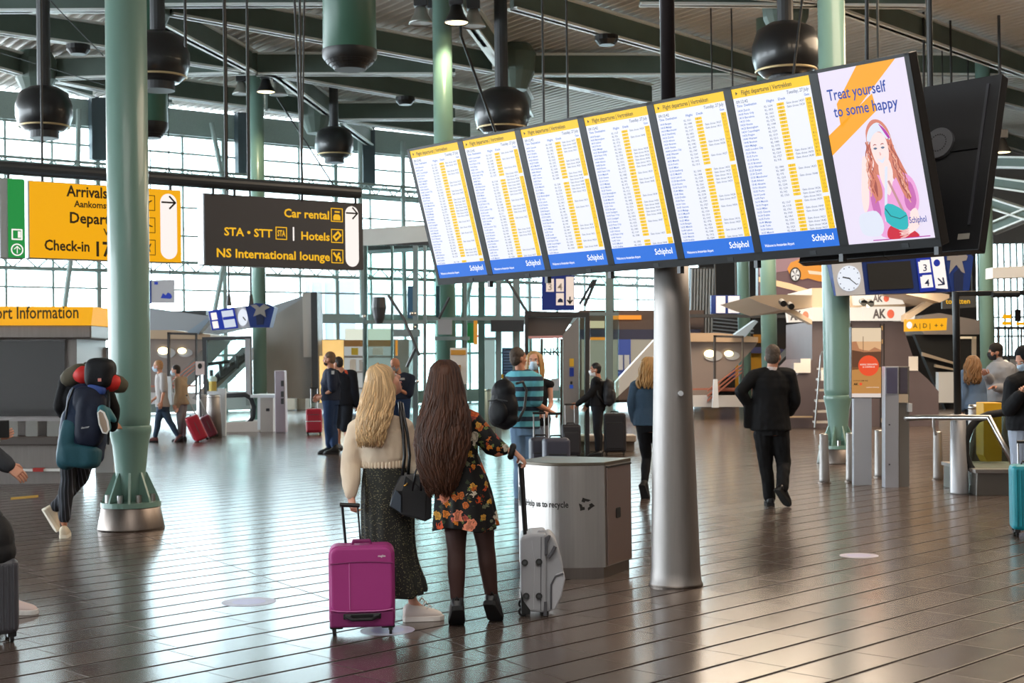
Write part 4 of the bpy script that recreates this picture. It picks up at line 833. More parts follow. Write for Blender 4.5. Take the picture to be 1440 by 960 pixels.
# near escalator at right edge
es = thing('escalator', 'escalator landing with looping black handrail at the right edge', 'escalator', flo(1420, 695))
Ye = 16.9; slab([(1374, 664), (1500, 664), (1500, 697), (1373, 697)], Ye, 1.3).build('landing_box', mat('escalator_skirt', '#6d6862', .4, .6), es, bevel=.01); slab([(1372, 660), (1500, 660), (1500, 665), (1372, 665)], Ye - .03, 1.36).build('landing_lip', STEEL, es)
def loop(d): return [at(x, y, Ye + d) for x, y in [(1500, 584), (1440, 583), (1410, 580), (1390, 583), (1374, 590), (1364, 602), (1358, 620), (1358, 640), (1364, 656), (1374, 668), (1386, 675)]]
MB().tube(loop(.25), .045, 10).build('handrail', RUBBER, es, smooth=True); MB().tube(loop(1.1), .045, 10).build('handrail', RUBBER, es, smooth=True)
gl = [(1500, 588), (1440, 587), (1410, 585), (1392, 588), (1378, 594), (1369, 606), (1364, 622), (1364, 640), (1370, 655), (1382, 664), (1500, 664)]
slab(gl, Ye + .24, .02).build('glass_panel', glass('escalator_glass', '#dfe6e2', .5), es); slab(gl, Ye + 1.09, .02).build('glass_panel', glass('escalator_glass', '#dfe6e2', .5), es)
slab([(1383, 566), (1409, 566), (1409, 662), (1395, 662), (1383, 640)], Ye + 1.6, .3).build('yellow_newel', mat('safety_yellow', '#d9a417', .5), es, bevel=.01)
hr = thing('handrail', 'steel tube handrail from the service pillar sloping down at right', 'handrail', flo(1345, 690))
MB().tube([at(1274, 588, 17.6), at(1300, 587, 17.5), at(1391, 587, 16.6), at(1445, 690, 16.3)], .035, 12).build('rail', CHROME, hr, smooth=True); MB().tube([at(1313, 588, 17.3), at(1313, 600, 17.3), at(1316, 612, 17.3)], .018, 8).build('bracket', STEEL, hr)
MB().tube([at(1278, 588, 17.6), at(1274, 588, 18.0)], .03, 8).build('wall_end', STEEL, hr)
# dark hall opening at right
shop('entrance_hall', 'dark wide hall opening with grey fascia behind the newsstand at right', 44, [
    ('roof_fascia', [(1285, 452), (1300, 443), (1322, 440), (1385, 452), (1386, 470), (1300, 470)], mat('fascia_taupe', '#8d837d', .6), .3, 3), ('interior_shade_sheet', [(1286, 470), (1384, 470), (1384, 575), (1330, 575)], BLACKM, 0, .3), ('lit_door_frame', rect(1351, 473, 1373, 476), WARM, .1, .05), ('lit_door_frame', rect(1367, 473, 1373, 505), mat('door_beige', '#b5a996', .6), .1, .05),  # matt black sheet paints the shade inside the opening
    ('sloping_rail', [(1297, 495), (1345, 510), (1345, 513), (1297, 500)], mat('rail_beige', '#a59684', .5), .2, .1), ('sloping_rail', [(1315, 512), (1345, 519), (1345, 521), (1315, 516)], mat('rail_beige', '#a59684', .5), .2, .1), ('white_counter', rect(1320, 523, 1341, 566), LGREY, .4, .3)], 'hall')
shop('check_in_area', 'distant bright area with yellow signs at the far right edge', 54, [('counter', rect(1398, 505, 1440, 552), LGREY, 0, .5), ('yellow_sign', rect(1411, 442, 1422, 448), YSIGN, .2, .1), ('yellow_sign', rect(1410, 452, 1422, 457), YSIGN, .2, .1), ('yellow_sign', rect(1430, 453, 1445, 457), YSIGN, .2, .1), ('dark_monitor', rect(1428, 435, 1436, 452), BLACK, .2, .1), ('dark_rail', rect(1396, 459, 1445, 463), DKGREY, .1, .1), ('post', rect(1418, 463, 1420, 552), DKGREY, .3, .1), ('post', rect(1436, 463, 1438, 552), STEEL, .3, .1), ('post', rect(1403, 463, 1405, 552), STEEL, .3, .1)], 'counter')
tag(slab([(1396, 376), (1500, 370), (1500, 388), (1396, 391)], 33, .5).build('hanging_fascia', LGREY, None, loc=at(1420, 391, 33)), 'pale beam hanging at the right edge above the black arm', 'beam')
struct('trim_1', slab([(505, 322), (700, 309), (700, 338), (512, 350)], 40, 1.2), mat('bridge_white', '#d3d8d6', .5, nz=.06, nscale=1.5))
struct('trim_2', slab([(512, 346), (700, 332), (700, 342), (512, 352)], 39.8, 1.4), DKGREY)
# ================================================================ GLASS ELEVATOR
GLS = glass('lift_glass', '#e2efec', .6); LIFT = mat('lift_frame_grey', '#8d9a98', .42, .4); DKF = mat('lift_frame_dark', '#34302f', .5)
el = thing('elevator', 'glass passenger elevator with dark portal frame and steel jamb at centre', 'elevator', at(780, 640, 24.9))
Y0 = 24.9
slab([(738, 437), (829, 439), (829, 641), (823, 641), (823, 446), (743, 445), (743, 641), (738, 641)], Y0, .35).build('portal_frame', DKF, el)
slab([(743, 446), (806, 447), (792, 471), (743, 472)], Y0 + .1, .6).build('soffit', mat('soffit_brown', '#5a504c', .5), el)
slab([(792, 470), (812, 447), (814, 447), (814, 641), (792, 641)], Y0 + .05, .4).build('steel_jamb', STEEL, el)
slab([(743, 472), (792, 471), (792, 475), (743, 476)], Y0 + .5, .2).build('pink_light_line', mat('pink_lit_line', '#e9a79c', .5, emit=.5), el)
for nm, r_, m in (('yellow_notice', (801, 504, 807, 515), mat('notice_yellow', '#d9a92a', .5)), ('blue_notice', (801, 517, 807, 529), NBL2), ('button', (801, 541, 806, 546), mat('button_blue', '#2f62d8', .4, emit=.4)), ('call_button', (802, 536, 805, 540), BLACK)): slab(rect(*r_), Y0 + .03, .02).build(nm, m, el)
slab(rect(775, 532, 786, 549), Y0 + .3, .02).build('door_notice', WHITE, el); slab(rect(743, 476, 767, 640), Y0 + .55, .02).build('door_leaf', GLS, el); slab(rect(767, 476, 792, 640), Y0 + .6, .02).build('door_leaf', GLS, el)
for x in (760, 788): slab(rect(x, 476, x + 4, 640), Y0 + .62, .06).build('door_stile', mat('door_pinkish', '#b08a80', .45), el)
slab(rect(814, 447, 823, 640), Y0 + .1, .02).build('side_glass', GLS, el)
text('NK', .2, at(764, 500, Y0 + .58), V((1, 0, 0)), Z1, DKF, el, 'door_letters')
for x0, x1, d in ((512, 586, 1.5), (588, 652, .3), (655, 737, .6), (830, 852, .4), (854, 870, .9)): slab(rect(x0, 345, x1, 640), Y0 + 3 + d, .02).build('shaft_glass', GLS, el)
for x, w_, d, yt in ((513, 6, 1.5, 345), (551, 3, 2, 345), (584, 7, .3, 345), (597, 4, 0, 345), (653, 7, .4, 378), (677, 9, .9, 380), (701, 8, .5, 378), (726, 10, .4, 378), (857, 10, .6, 378)): slab(rect(x - w_ / 2, yt, x + w_ / 2, 640), Y0 + 3 + d, .2).build('mullion', LIFT, el)
for x0, x1, y, h in ((513, 600, 450, 5), (553, 590, 463, 10), (600, 738, 446, 4), (690, 737, 450, 16), (611, 660, 473, 5), (829, 870, 439, 4)): slab(rect(x0, y, x1, y + h), Y0 + 2.9, .25).build('transom', LIFT if h < 12 else DKGREY, el)
for pts in ([(546, 415), (568, 448), (590, 500)], [(632, 418), (617, 448)], [(713, 393), (742, 440)], [(584, 490), (572, 516)], [(835, 393), (815, 428)], [(838, 393), (822, 430)]): MB().tube([at(x, y, Y0 + 2.7) for x, y in pts], .03, 6).build('tie_rod', DKGREY, el)
slab(rect(573, 402, 583, 447), Y0 + 3.5, .4).build('blue_counterweight', mat('slate_blue', '#3f6580', .5), el); slab(rect(613, 402, 618, 447), Y0 + 3.5, .4).build('blue_counterweight', mat('slate_blue', '#3f6580', .5), el)
for x, y in ((579, 441), (583, 460), (587, 536), (512, 445), (583, 441)): MB().ell(at(x, y, Y0 + 2.85), .04, .04, .04, seg=8, rows=6).build('glass_fixing', CHROME, el)
slab(rect(616, 449, 635, 470), Y0 + 2.5, .3).build('control_box', GREYM, el); MB().lathe([(.06, -.2), (.1, -.1), (.14, .1), (.12, .3)], at(533, 440, Y0 + 2.2), 14).build('bracket_lamp', DKGREY, el)
# things round it
tag(slab(rect(633, 489, 657, 540), Y0 + 1.6, .03).build('notice_board', mat('board_white', '#e6e2da', .6), None, loc=at(645, 540, Y0 + 1.6)), 'white notice board hanging in the elevator glass left of centre', 'notice'); slab(rect(634, 492, 655, 499), Y0 + 1.58, .01).build('printed_band', mat('print_orange', '#d59b3e', .6), bpy.data.objects['notice_board'])
slab(rect(638, 513, 648, 522), Y0 + 1.58, .01).build('printed_block', mat('print_brown', '#b07a40', .6), bpy.data.objects['notice_board'])
r_ = thing('green_exit_light', 'green exit light on an orange edge behind the elevator glass', 'sign', at(662, 485, 30)); slab(rect(657, 454, 666, 482), 30, .2).build('green_case', mat('exit_green', '#1c8a3c', .5, emit=.5), r_); slab(rect(666, 448, 671, 484), 30, .2).build('orange_edge', ORNG, r_); slab(rect(671, 471, 680, 474), 30, .1).build('red_light', mat('red_lit', '#ff3b30', .5, emit=1), r_)
r_ = thing('advert_pillar', 'tall white lit advertising column behind the elevator glass', 'pillar', flo(685, 570)); Ya = flo(685, 570).y; slab(rect(676, 476, 696, 568), Ya, .4).build('lit_face', mat('lit_face_white', '#e9eef0', .5, emit=.55), r_); slab(rect(674, 474, 698, 478), Ya - .05, .5).build('cap', GREYM, r_)
r_ = thing('information_board', 'navy information board behind the man in the striped shirt', 'board', flo(716, 575)); Ya = flo(716, 575).y; slab(rect(706, 489, 726, 560), Ya, .15).build('panel', mat('board_navy', '#283a68', .5), r_)
mbx = MB()
for k in range(9): slabp = [at(708, 494 + 4 * k, Ya - .02), at(724, 494 + 4 * k, Ya - .02), at(724, 495.2 + 4 * k, Ya - .02), at(708, 495.2 + 4 * k, Ya - .02)]; mbx.prism(slabp, (0, .01, 0))
mbx.build('text_lines', mat('soft_blue_text', '#7a8fc0', .6), r_); slab(rect(704, 526, 708, 532), Ya - .1, .1).build('yellow_tab', YEL, r_); MB().box((r_.location.x, Ya + .07, .2), (.35, .3, .4)).build('foot', DKGREY, r_)
for i, px in enumerate((680, 690, 700, 709)):
    thick(px, 600 - i * .5, .95, .12, .10, ['first', 'second', 'third', 'fourth'][i] + ' from left of four pale posts behind the elevator glass', LGREY, 'pale posts behind the elevator glass')
shop('shop_front', 'bright kiosk shelves glowing behind the blonde woman and the officers', 46, [
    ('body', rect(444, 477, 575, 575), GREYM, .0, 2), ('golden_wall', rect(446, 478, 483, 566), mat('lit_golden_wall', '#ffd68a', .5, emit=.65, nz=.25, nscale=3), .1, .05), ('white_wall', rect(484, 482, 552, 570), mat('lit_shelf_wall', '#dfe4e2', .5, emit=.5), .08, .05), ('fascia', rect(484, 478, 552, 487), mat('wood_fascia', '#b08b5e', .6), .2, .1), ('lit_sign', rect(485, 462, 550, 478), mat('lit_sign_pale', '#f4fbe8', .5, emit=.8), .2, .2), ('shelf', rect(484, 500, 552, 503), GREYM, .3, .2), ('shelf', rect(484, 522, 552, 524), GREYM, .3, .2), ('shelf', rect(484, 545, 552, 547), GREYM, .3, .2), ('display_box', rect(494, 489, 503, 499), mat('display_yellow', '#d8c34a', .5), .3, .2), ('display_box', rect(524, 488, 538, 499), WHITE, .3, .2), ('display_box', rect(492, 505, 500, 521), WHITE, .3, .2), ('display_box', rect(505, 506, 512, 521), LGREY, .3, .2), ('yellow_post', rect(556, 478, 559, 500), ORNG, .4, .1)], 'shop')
# ================================================================ LEFT SIDE
# information desk
de = thing('information_desk', 'steel information booth with lit yellow sign and wide black screen at left', 'booth', flo(20, 690))
Yd = 20.5; DSK = mat('desk_steel', '#8d8683', .36, .9, nz=.06, nscale=4, aniso=(8, 8, .4))
slab(rect(-120, 476, 105, 640), Yd + .3, 1.6).build('cabinet', DSK, de); slab(rect(-120, 456, 128, 476), Yd - .1, 2.2).build('canopy', DSK, de, bevel=.02)
slab([(-120, 430), (131, 431), (128, 457), (-120, 457)], Yd - .25, 2.4).build('lit_sign', YSIGN, de); text('Airport Information', 25 * Yd / F, at(-40, 448.5, Yd - .26), V((1, 0, -.004)), Z1, YTXT, de, 'sign_lettering', width=149 * Yd / F)
slab(rect(-120, 477, 92, 587), Yd + .26, .05).build('screen_bezel', mat('bezel_pale', '#a5a0a0', .4, .5), de); slab(rect(-120, 479, 91, 585), Yd + .24, .04).build('dark_screen', mat('dark_glossy_screen', '#2b2a2e', .08, coat=1.), de); slab([(98, 474), (108, 474), (108, 640), (98, 640)], Yd + .2, .3).build('end_post', DSK, de)
slab(rect(-120, 587, 100, 592), Yd + .1, .4).build('screen_ledge', mat('bezel_pale', '#a5a0a0', .4, .5), de); slab(rect(-120, 614, 95, 626), Yd - .15, .8).build('counter_top', mat('counter_dark', '#5a524e', .4), de, bevel=.02); slab(rect(-120, 626, 88, 690), Yd + .05, 1).build('lower_front', DSK, de)
slab(rect(-120, 659, 88, 662.5), Yd - .1, .08).build('foot_rail', WHITE, de); slab(rect(46, 658, 60, 663), Yd - .13, .1).build('rail_red_band', mat('band_red', '#b02a24', .5), de)
for x, n in ((36, 'second'), (66, 'third'), (8, 'first')):
    c = at(x + 10, 613, Yd + .0); r_ = thing('leaflet_holder', ['rightmost', 'middle', 'leftmost'][{'third': 0, 'second': 1, 'first': 2}[n]] + ' leaflet holder on the information desk counter', 'leaflet holder', c, 'leaflet holders on the desk'); slab(rect(x, 592, x + 17, 614), Yd - .02, .02).build('clear_front', mat('holder_clear', '#8f8d89', .7), r_); slab(rect(x + 2, 596, x + 15, 613), Yd + .02, .03).build('leaflets', mat('leaflet_' + n, {'first': '#cf8a4a', 'second': '#d9d6d0', 'third': '#a8b4a2'}[n], .6, nz=.4, nscale=40), r_)
tag(slab(rect(134, 488, 160, 672), 22.5, .5).build('pale_panel', mat('panel_pale', '#c9cfd2', .5), None, loc=at(147, 672, 22.5)), 'pale upright panel behind the left green column', 'panel')
# escalator pavilions: low roofs with round lights, glass portal
def pavilion(label, Y, T, flip=1, el_=True):
    p = lambda x, y: T(x, y); root = thing('escalator_pavilion', label, 'pavilion', at(*T(1015, 560), Y), 'escalator pavilions')
    def pl(n, pts, m, d, th): slab([T(*q) for q in pts], Y + d, th).build(n, m, root)
    pl('underside', [(960, 478), (1066, 480), (1062, 487), (992, 560), (960, 572)], mat('pavilion_soffit', '#7d716a', .5), 0, 3); pl('lit_fascia', [(960, 468), (1012, 468), (1066, 474), (1066, 481), (960, 480)], mat('pavilion_fascia', '#b29a80', .4, .3), -.2, 3.2); pl('prow', [(1032, 471), (1062, 450), (1066, 452), (1048, 474)], mat('prow_blue_grey', '#7d8d9c', .4), -.4, .5)
    for x, y, a in ((998, 497, 10), (1025, 497, 8)):
        pl('round_light_rim', [(x + 5 + a * 1.3 * math.cos(k * .35), y + 3 + a * .75 * math.sin(k * .35)) for k in range(18)], GREYM, -.03, .04); pl('round_light', [(x + a * .75 * math.cos(k * .35), y + a * .5 * math.sin(k * .35)) for k in range(18)], LAMPLIT, -.06, .04)
    for q in ([(1004, 471), (1007, 471), (1007, 533), (1004, 533)], [(1044, 473), (1046, 473), (1046, 566), (1044, 566)], [(1004, 471), (1046, 472), (1046, 475), (1004, 474)]): pl('portal_bar', q, DKF, -1, .12)
    pl('white_post', [(1004, 533), (1009, 533), (1011, 573), (1002, 573)], LGREY, -1, .15)
    for k in range(3): pl('slope_rail', [(995, 562 - 7 * k), (1046, 520 - 5 * k), (1046, 522 - 5 * k), (995, 565 - 7 * k)], mat('rail_copper', '#a86a58', .4, .4), -.6, .08)
    pl('base_wall', [(960, 556), (1050, 556), (1050, 572), (960, 572)], mat('low_wall_pale', '#b9b6b4', .5), -.5, .3); pl('cross_bar', [(966, 546), (1046, 545), (1046, 547.5), (966, 548.5)], mat('rail_copper', '#a86a58', .4, .4), -.5, .08)
    return root
pavilion('escalator pavilion with round lights just right of the steel pillar', 39, lambda x, y: (x, y))
pavilion('escalator pavilion with round lights behind the masked couple at left', 41, lambda x, y: (192 + (x - 960) * .98, y - 4))
wedge = thing('escalator_side_wall', 'large grey wedge shaped escalator wall left of the officers', 'wall', at(405, 560, 44))
slab([(372, 452), (438, 412), (438, 500), (438, 560), (376, 560)], 44, 1).build('inner_wall', mat('wedge_grey', '#8f8c89', .55, nz=.06, nscale=1), wedge); slab([(205, 475), (205, 432), (300, 445), (376, 432), (444, 410), (446, 500), (437, 500), (437, 420), (376, 452), (290, 470)], 44.6, 1.5).build('sloping_roof', mat('wedge_roof', '#8b8f94', .5), wedge); slab([(425, 413), (438, 411), (438, 502), (427, 502)], 43.9, .2).build('pale_reveal', mat('reveal_pale', '#b6b1ac', .5), wedge); slab([(437, 411), (446, 411), (448, 566), (439, 566)], 43.8, .3).build('dark_edge', DKGREY, wedge)
tag(slab([(205, 438), (290, 436), (290, 443), (205, 446)], 45, .5).build('dark_beam', DKGREY, None, loc=at(250, 443, 45)), 'dark floor edge beam crossing below the windows at left', 'beam')
e2 = thing('escalator', 'escalator with black handrail rising inside the left glass portal', 'escalator', at(330, 575, 40))
slab([(270, 560), (284, 566), (348, 505), (348, 488), (340, 488)], 38.6, .9).build('balustrade', mat('escalator_steel', '#8d8a8a', .35, .7), e2); MB().tube([at(x, y, 38.5) for x, y in [(290, 545), (300, 536), (345, 500)]], .1, 8).build('handrail', RUBBER, e2)
for x, y in ((297, 520), (310, 512), (333, 500)): MB().tube([at(x, y, 38.4), at(x + 1, y + 18, 38.4)], .05, 6).build('rail_post', BLACK, e2)
MB().tube([at(x, y, 38.4) for x, y in [(293, 512), (323, 508), (323, 515)]], .05, 6).build('guard_rail', BLACK, e2)
fr = thing('glass_portal', 'dark framed glass portal right of the masked couple', 'portal', at(322, 575, 37)); slab([(284, 474), (353, 472), (355, 603), (352, 603), (350, 478), (290, 478), (291, 604), (288, 604)], 37, .15).build('frame', DKGREY, fr); slab([(290, 478), (350, 478), (352, 553), (291, 550)], 37.05, .02).build('pane', GLS, fr); slab([(344, 476), (351, 476), (352, 570), (346, 570)], 36.9, .1).build('pale_jamb', GREYM, fr); slab([(291, 550), (352, 550), (353, 575), (291, 575)], 36.95, .2).build('sill', LGREY, fr)
e3 = thing('escalator', 'escalator end with curved black handrail beside the pale barrier', 'escalator', flo(335, 607)); Yk = flo(335, 607).y
slab([(317, 594), (365, 592), (365, 608), (318, 608)], Yk, 1.2).build('landing_box', mat('landing_pale', '#b5a99f', .5), e3); lp_ = [(318, 556), (345, 555), (353, 560), (357, 572), (356, 586), (349, 596), (342, 599)]
MB().tube([at(x, y, Yk + .2) for x, y in lp_], .06, 8).build('handrail', RUBBER, e3, smooth=True); MB().tube([at(x, y, Yk + 1) for x, y in lp_], .06, 8).build('handrail', RUBBER, e3, smooth=True); slab([(318, 559), (344, 558), (350, 563), (353, 574), (350, 587), (342, 594), (318, 594)], Yk + .2, .02).build('glass_panel', glass('escalator_glass', '#dfe6e2', .5), e3)
YTOP = mat('post_yellow_cap', '#e0a52a', .5)
for px, py, h, r0, r1, l in ((286, 613, .97, .17, .14, 'left of two steel posts by the masked couple'), (301, 614, .97, .19, .15, 'right of two steel posts by the masked couple, beside the white slab')): thick(px, py, h, r0, r1, l, STEEL, 'steel posts by the left escalator')
for px, py, l, y0 in ((292, 600, 'yellow topped post behind the steel posts, left one', 540), (300, 601, 'white and yellow topped post behind the steel posts, right one', 536)):
    b = flo(px, py); z = at(px, y0, b.y).z; root = thing('marker_post', l, 'post', b, 'yellow topped posts'); MB().lathe([(.1, 0), (.1, z)], b, 14).build('post', YTOP, root); MB().lathe([(.11, z), (.11, z + .08), (.06, z + .14)], b, 14).build('cap', WHITE if 'white' in l else YTOP, root)
b = flo(312, 613); tag(slab(rect(306, 546, 317, 613), b.y, .12).build('barrier_slab', LGREY, None, loc=b), 'pale flat barrier slab right of the two steel posts', 'barrier')
r_ = thing('ticket_gate', 'pale gate counter right of the curved handrail at left', 'gate', flo(375, 607)); Yg = flo(375, 607).y; slab(rect(366, 558, 384, 607), Yg, 1.2).build('body', mat('gate_beige', '#a59d95', .45, .3), r_); slab(rect(352, 555, 386, 559), Yg - .1, 1.4).build('top', LGREY, r_); slab(rect(374, 574, 379, 578), Yg - .02, .03).build('slot', BLACK, r_); slab(rect(362, 559, 367, 604), Yg + .1, .8).build('glass_side', LGREY, r_)
r_ = thing('card_reader', 'slim grey violet card reader post left of the red suitcase', 'post', flo(394, 608)); Yg = flo(394, 608).y; slab([(386, 521), (400, 521), (402, 608), (387, 608)], Yg, .35).build('post', mat('reader_violet', '#9a919c', .45), r_, bevel=.02)
for y in (535, 550, 560): slab(rect(395, y, 399, y + 8), Yg - .02, .03).build('panel', DKGREY, r_)
for i, (px, py) in enumerate(((409, 577), (424, 576), (436, 574))):
    b = flo(px, py); r_ = thing('ticket_machine', ['leftmost', 'middle', 'rightmost'][i] + ' of the beige curved ticket machines by the bright shop at left', 'ticket machine', b, 'ticket machines'); slab([(px - 7, 521), (px - 2, 520), (px + 4, 532), (px + 6, 550), (px + 6, 576), (px - 7, 577)], b.y, 1).build('shell', mat('machine_beige', '#d0c4b2', .5), r_, bevel=.03); slab(rect(px - 6, 528, px - 1, 540), b.y - .02, .04).build('screen', WHITELIT if i == 0 else GREYM, r_); slab(rect(px - 6, 543, px + 1, 552), b.y - .02, .03).build('green_panel', mat('panel_green', '#8fb59a', .5), r_)
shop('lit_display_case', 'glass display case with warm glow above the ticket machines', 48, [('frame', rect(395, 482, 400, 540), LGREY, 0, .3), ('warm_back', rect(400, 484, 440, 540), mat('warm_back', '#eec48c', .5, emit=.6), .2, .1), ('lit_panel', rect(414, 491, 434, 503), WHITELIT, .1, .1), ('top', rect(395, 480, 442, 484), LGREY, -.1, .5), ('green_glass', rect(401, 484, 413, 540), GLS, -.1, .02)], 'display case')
b = flo(281, 600); r_ = thing('notice_board', 'small notice with a dark dot standing behind the masked couple', 'notice', V((b.x, 33, 0))); slab(rect(275, 508, 287, 527), 33, .04).build('panel', mat('notice_pink', '#d5c3c0', .6), r_); slab([(281 + 3 * math.cos(k * .6), 514.5 + 4 * math.sin(k * .6)) for k in range(11)], 32.98, .01).build('dot', INK, r_); MB().tube([at(281, 527, 33.02), V((at(281, 527, 33).x, 33.02, 0))], .025, 8).build('stand', DKGREY, r_)
tag(MB().prism([flo(15, 699.5), flo(54, 696), flo(54, 699), flo(15, 702.5)], (0, 0, .003)).build('floor_tape', mat('tape_yellow', '#c9a23a', .5), None, loc=flo(30, 699)), 'yellow tape strip on the floor before the information desk', 'tape')
# white diagonal stair wall behind the denim woman
tag(slab([(866, 537), (920, 478), (930, 470), (930, 500), (866, 560)], 33, .5).build('stair_wall', mat('stair_white', '#dcd8d2', .5), None, loc=at(900, 560, 33)), 'white slanting stair wall left of the steel pillar', 'stair wall')
b = flo(842, 638); r_ = thing('bench', 'low beige bench behind the boy at the elevator', 'bench', b); Yb = b.y + .5; slab(rect(806, 612, 895, 621), Yb, .6).build('seat', mat('bench_beige', '#a8998a', .5), r_, bevel=.02); slab(rect(812, 620, 892, 634), Yb + .1, .4).build('base', mat('bench_dark', '#75685c', .5), r_)
# ================================================================ RECYCLING BIN
bn = thing('recycling_bin', 'steel recycling bin with curved front and recycling lettering beside the pillar', 'bin', flo(850, 814))
A_ = flo(852, 813); B_ = flo(889, 800) ; dirS = (B_ - A_); ws = dirS.length; dirS.normalize(); dirF = V((-dirS.y, dirS.x, 0))  # side face goes A->B ; front runs from A to the left
if dirF.x > 0: dirF = -dirF
LF = .74; HB = 0.86; Zb = .085
def fr_pt(t, out=0.):
    """curved front: t 0 at the right corner, 1 at the left end"""
    p = A_ + dirF * (LF * t); n = -dirS; return p + n * (.17 * math.sin(math.pi * t) + out)
N_ = 26; base = [fr_pt(i / N_) for i in range(N_ + 1)]; poly = base + [A_ + dirF * LF + dirS * ws, A_ + dirS * ws]
BST = mat('bin_steel', '#aba6a2', .36, 1., nz=.05, nscale=5, aniso=(10, 10, .3))
def ringz(z, sc=1.): c = sum(poly, V((0, 0, 0))) / len(poly); return [c + (p - c) * sc + Z1 * z for p in poly]
MB().loft([ringz(0, .96), ringz(Zb, .96)]).build('plinth', STEELD, bn); o = MB().loft([ringz(Zb), ringz(HB)]).build('shell', BST, bn); [setattr(p, 'use_smooth', False) for p in o.data.polygons]
MB().loft([ringz(HB, 1.005), ringz(HB + .025, 1.005)]).build('lid', mat('lid_grey', '#5d5549', .4, .4), bn, bevel=.004)
sd = Panel(A_ + dirS * .03 + Z1 * (HB - .02), dirS, -Z1); sd.rect(.0, .0, ws - .06, HB - Zb - .03, .0, th=.012).build('side_door', mat('door_steel', '#a08c86', .35, .9), bn, bevel=.003); hb = sd.poly([(ws * .38 + .042 * a, .36 + .04 * b_) for a, b_ in ((-.8, -1), (.8, -1), (1, -.8), (1, .8), (.8, 1), (-.8, 1), (-1, .8), (-1, -.8))], .012, th=.004); hb.build('door_grip', BLACK, bn)
sd.rect(.0, -.012, ws - .06, .0, .0, th=.02).build('door_top_edge', BLACK, bn)
def curved_text(body, size, t0, z, wd):
    cu = bpy.data.curves.new('t', 'FONT'); cu.body = body; cu.resolution_u = 2; cu.offset = .018; me = evaluated_mesh(bpy.data.objects.new('t', cu))
    mx = max(v.co.x for v in me.vertices); vs = [fr_pt(t0 - v.co.x / mx * wd / LF, .004) + Z1 * (z + v.co.y * size) - bn.location for v in me.vertices]; m2 = bpy.data.meshes.new('lettering'); m2.from_pydata([tuple(p) for p in vs], [], [tuple(p.vertices) for p in me.polygons]); m2.materials.append(INK); reg(bpy.data.objects.new('lettering', m2), 'lettering', bn)
curved_text('Help us to recycle', .068, .86, .545, .40)
def on_front(name, pts, z0): MB().loft([[fr_pt(t, .003) + Z1 * (z0 + z) for t, z in pts], [fr_pt(t, .006) + Z1 * (z0 + z) for t, z in pts]]).build(name, INK, bn)
for k in range(3):
    a = math.pi / 2 + k * 2.0944; R_ = .045; c, s_ = math.cos, math.sin
    T_ = lambda r, an: (.16 - r * c(an) / LF, r * s_(an))
    on_front('recycle_arrow', [T_(R_ * 1.05, a - .75), T_(R_ * 1.05, a + .1), T_(R_ * 1.3, a + .35), T_(R_ * .85, a + .85), T_(R_ * .42, a + .5), T_(R_ * .62, a + .1), T_(R_ * .62, a - .6)], .565)
on_front('person_pictogram', [(.99, .0), (.985, .0), (.98, .08), (.97, .0), (.965, .0), (.965, .12), (.955, .12), (.955, .085), (.945, .085), (.945, .15), (.99, .15)], .53); on_front('pictogram_head', [(.972 + .012 * math.cos(k), .175 + .013 * math.sin(k)) for k in range(6)], .53)
text('recycle', .05, A_ + dirF * .62 + dirS * .16 + Z1 * (HB + .026), -dirF, dirS, mat('lid_orange', '#c9633a', .5), bn, 'lid_lettering', width=.2)
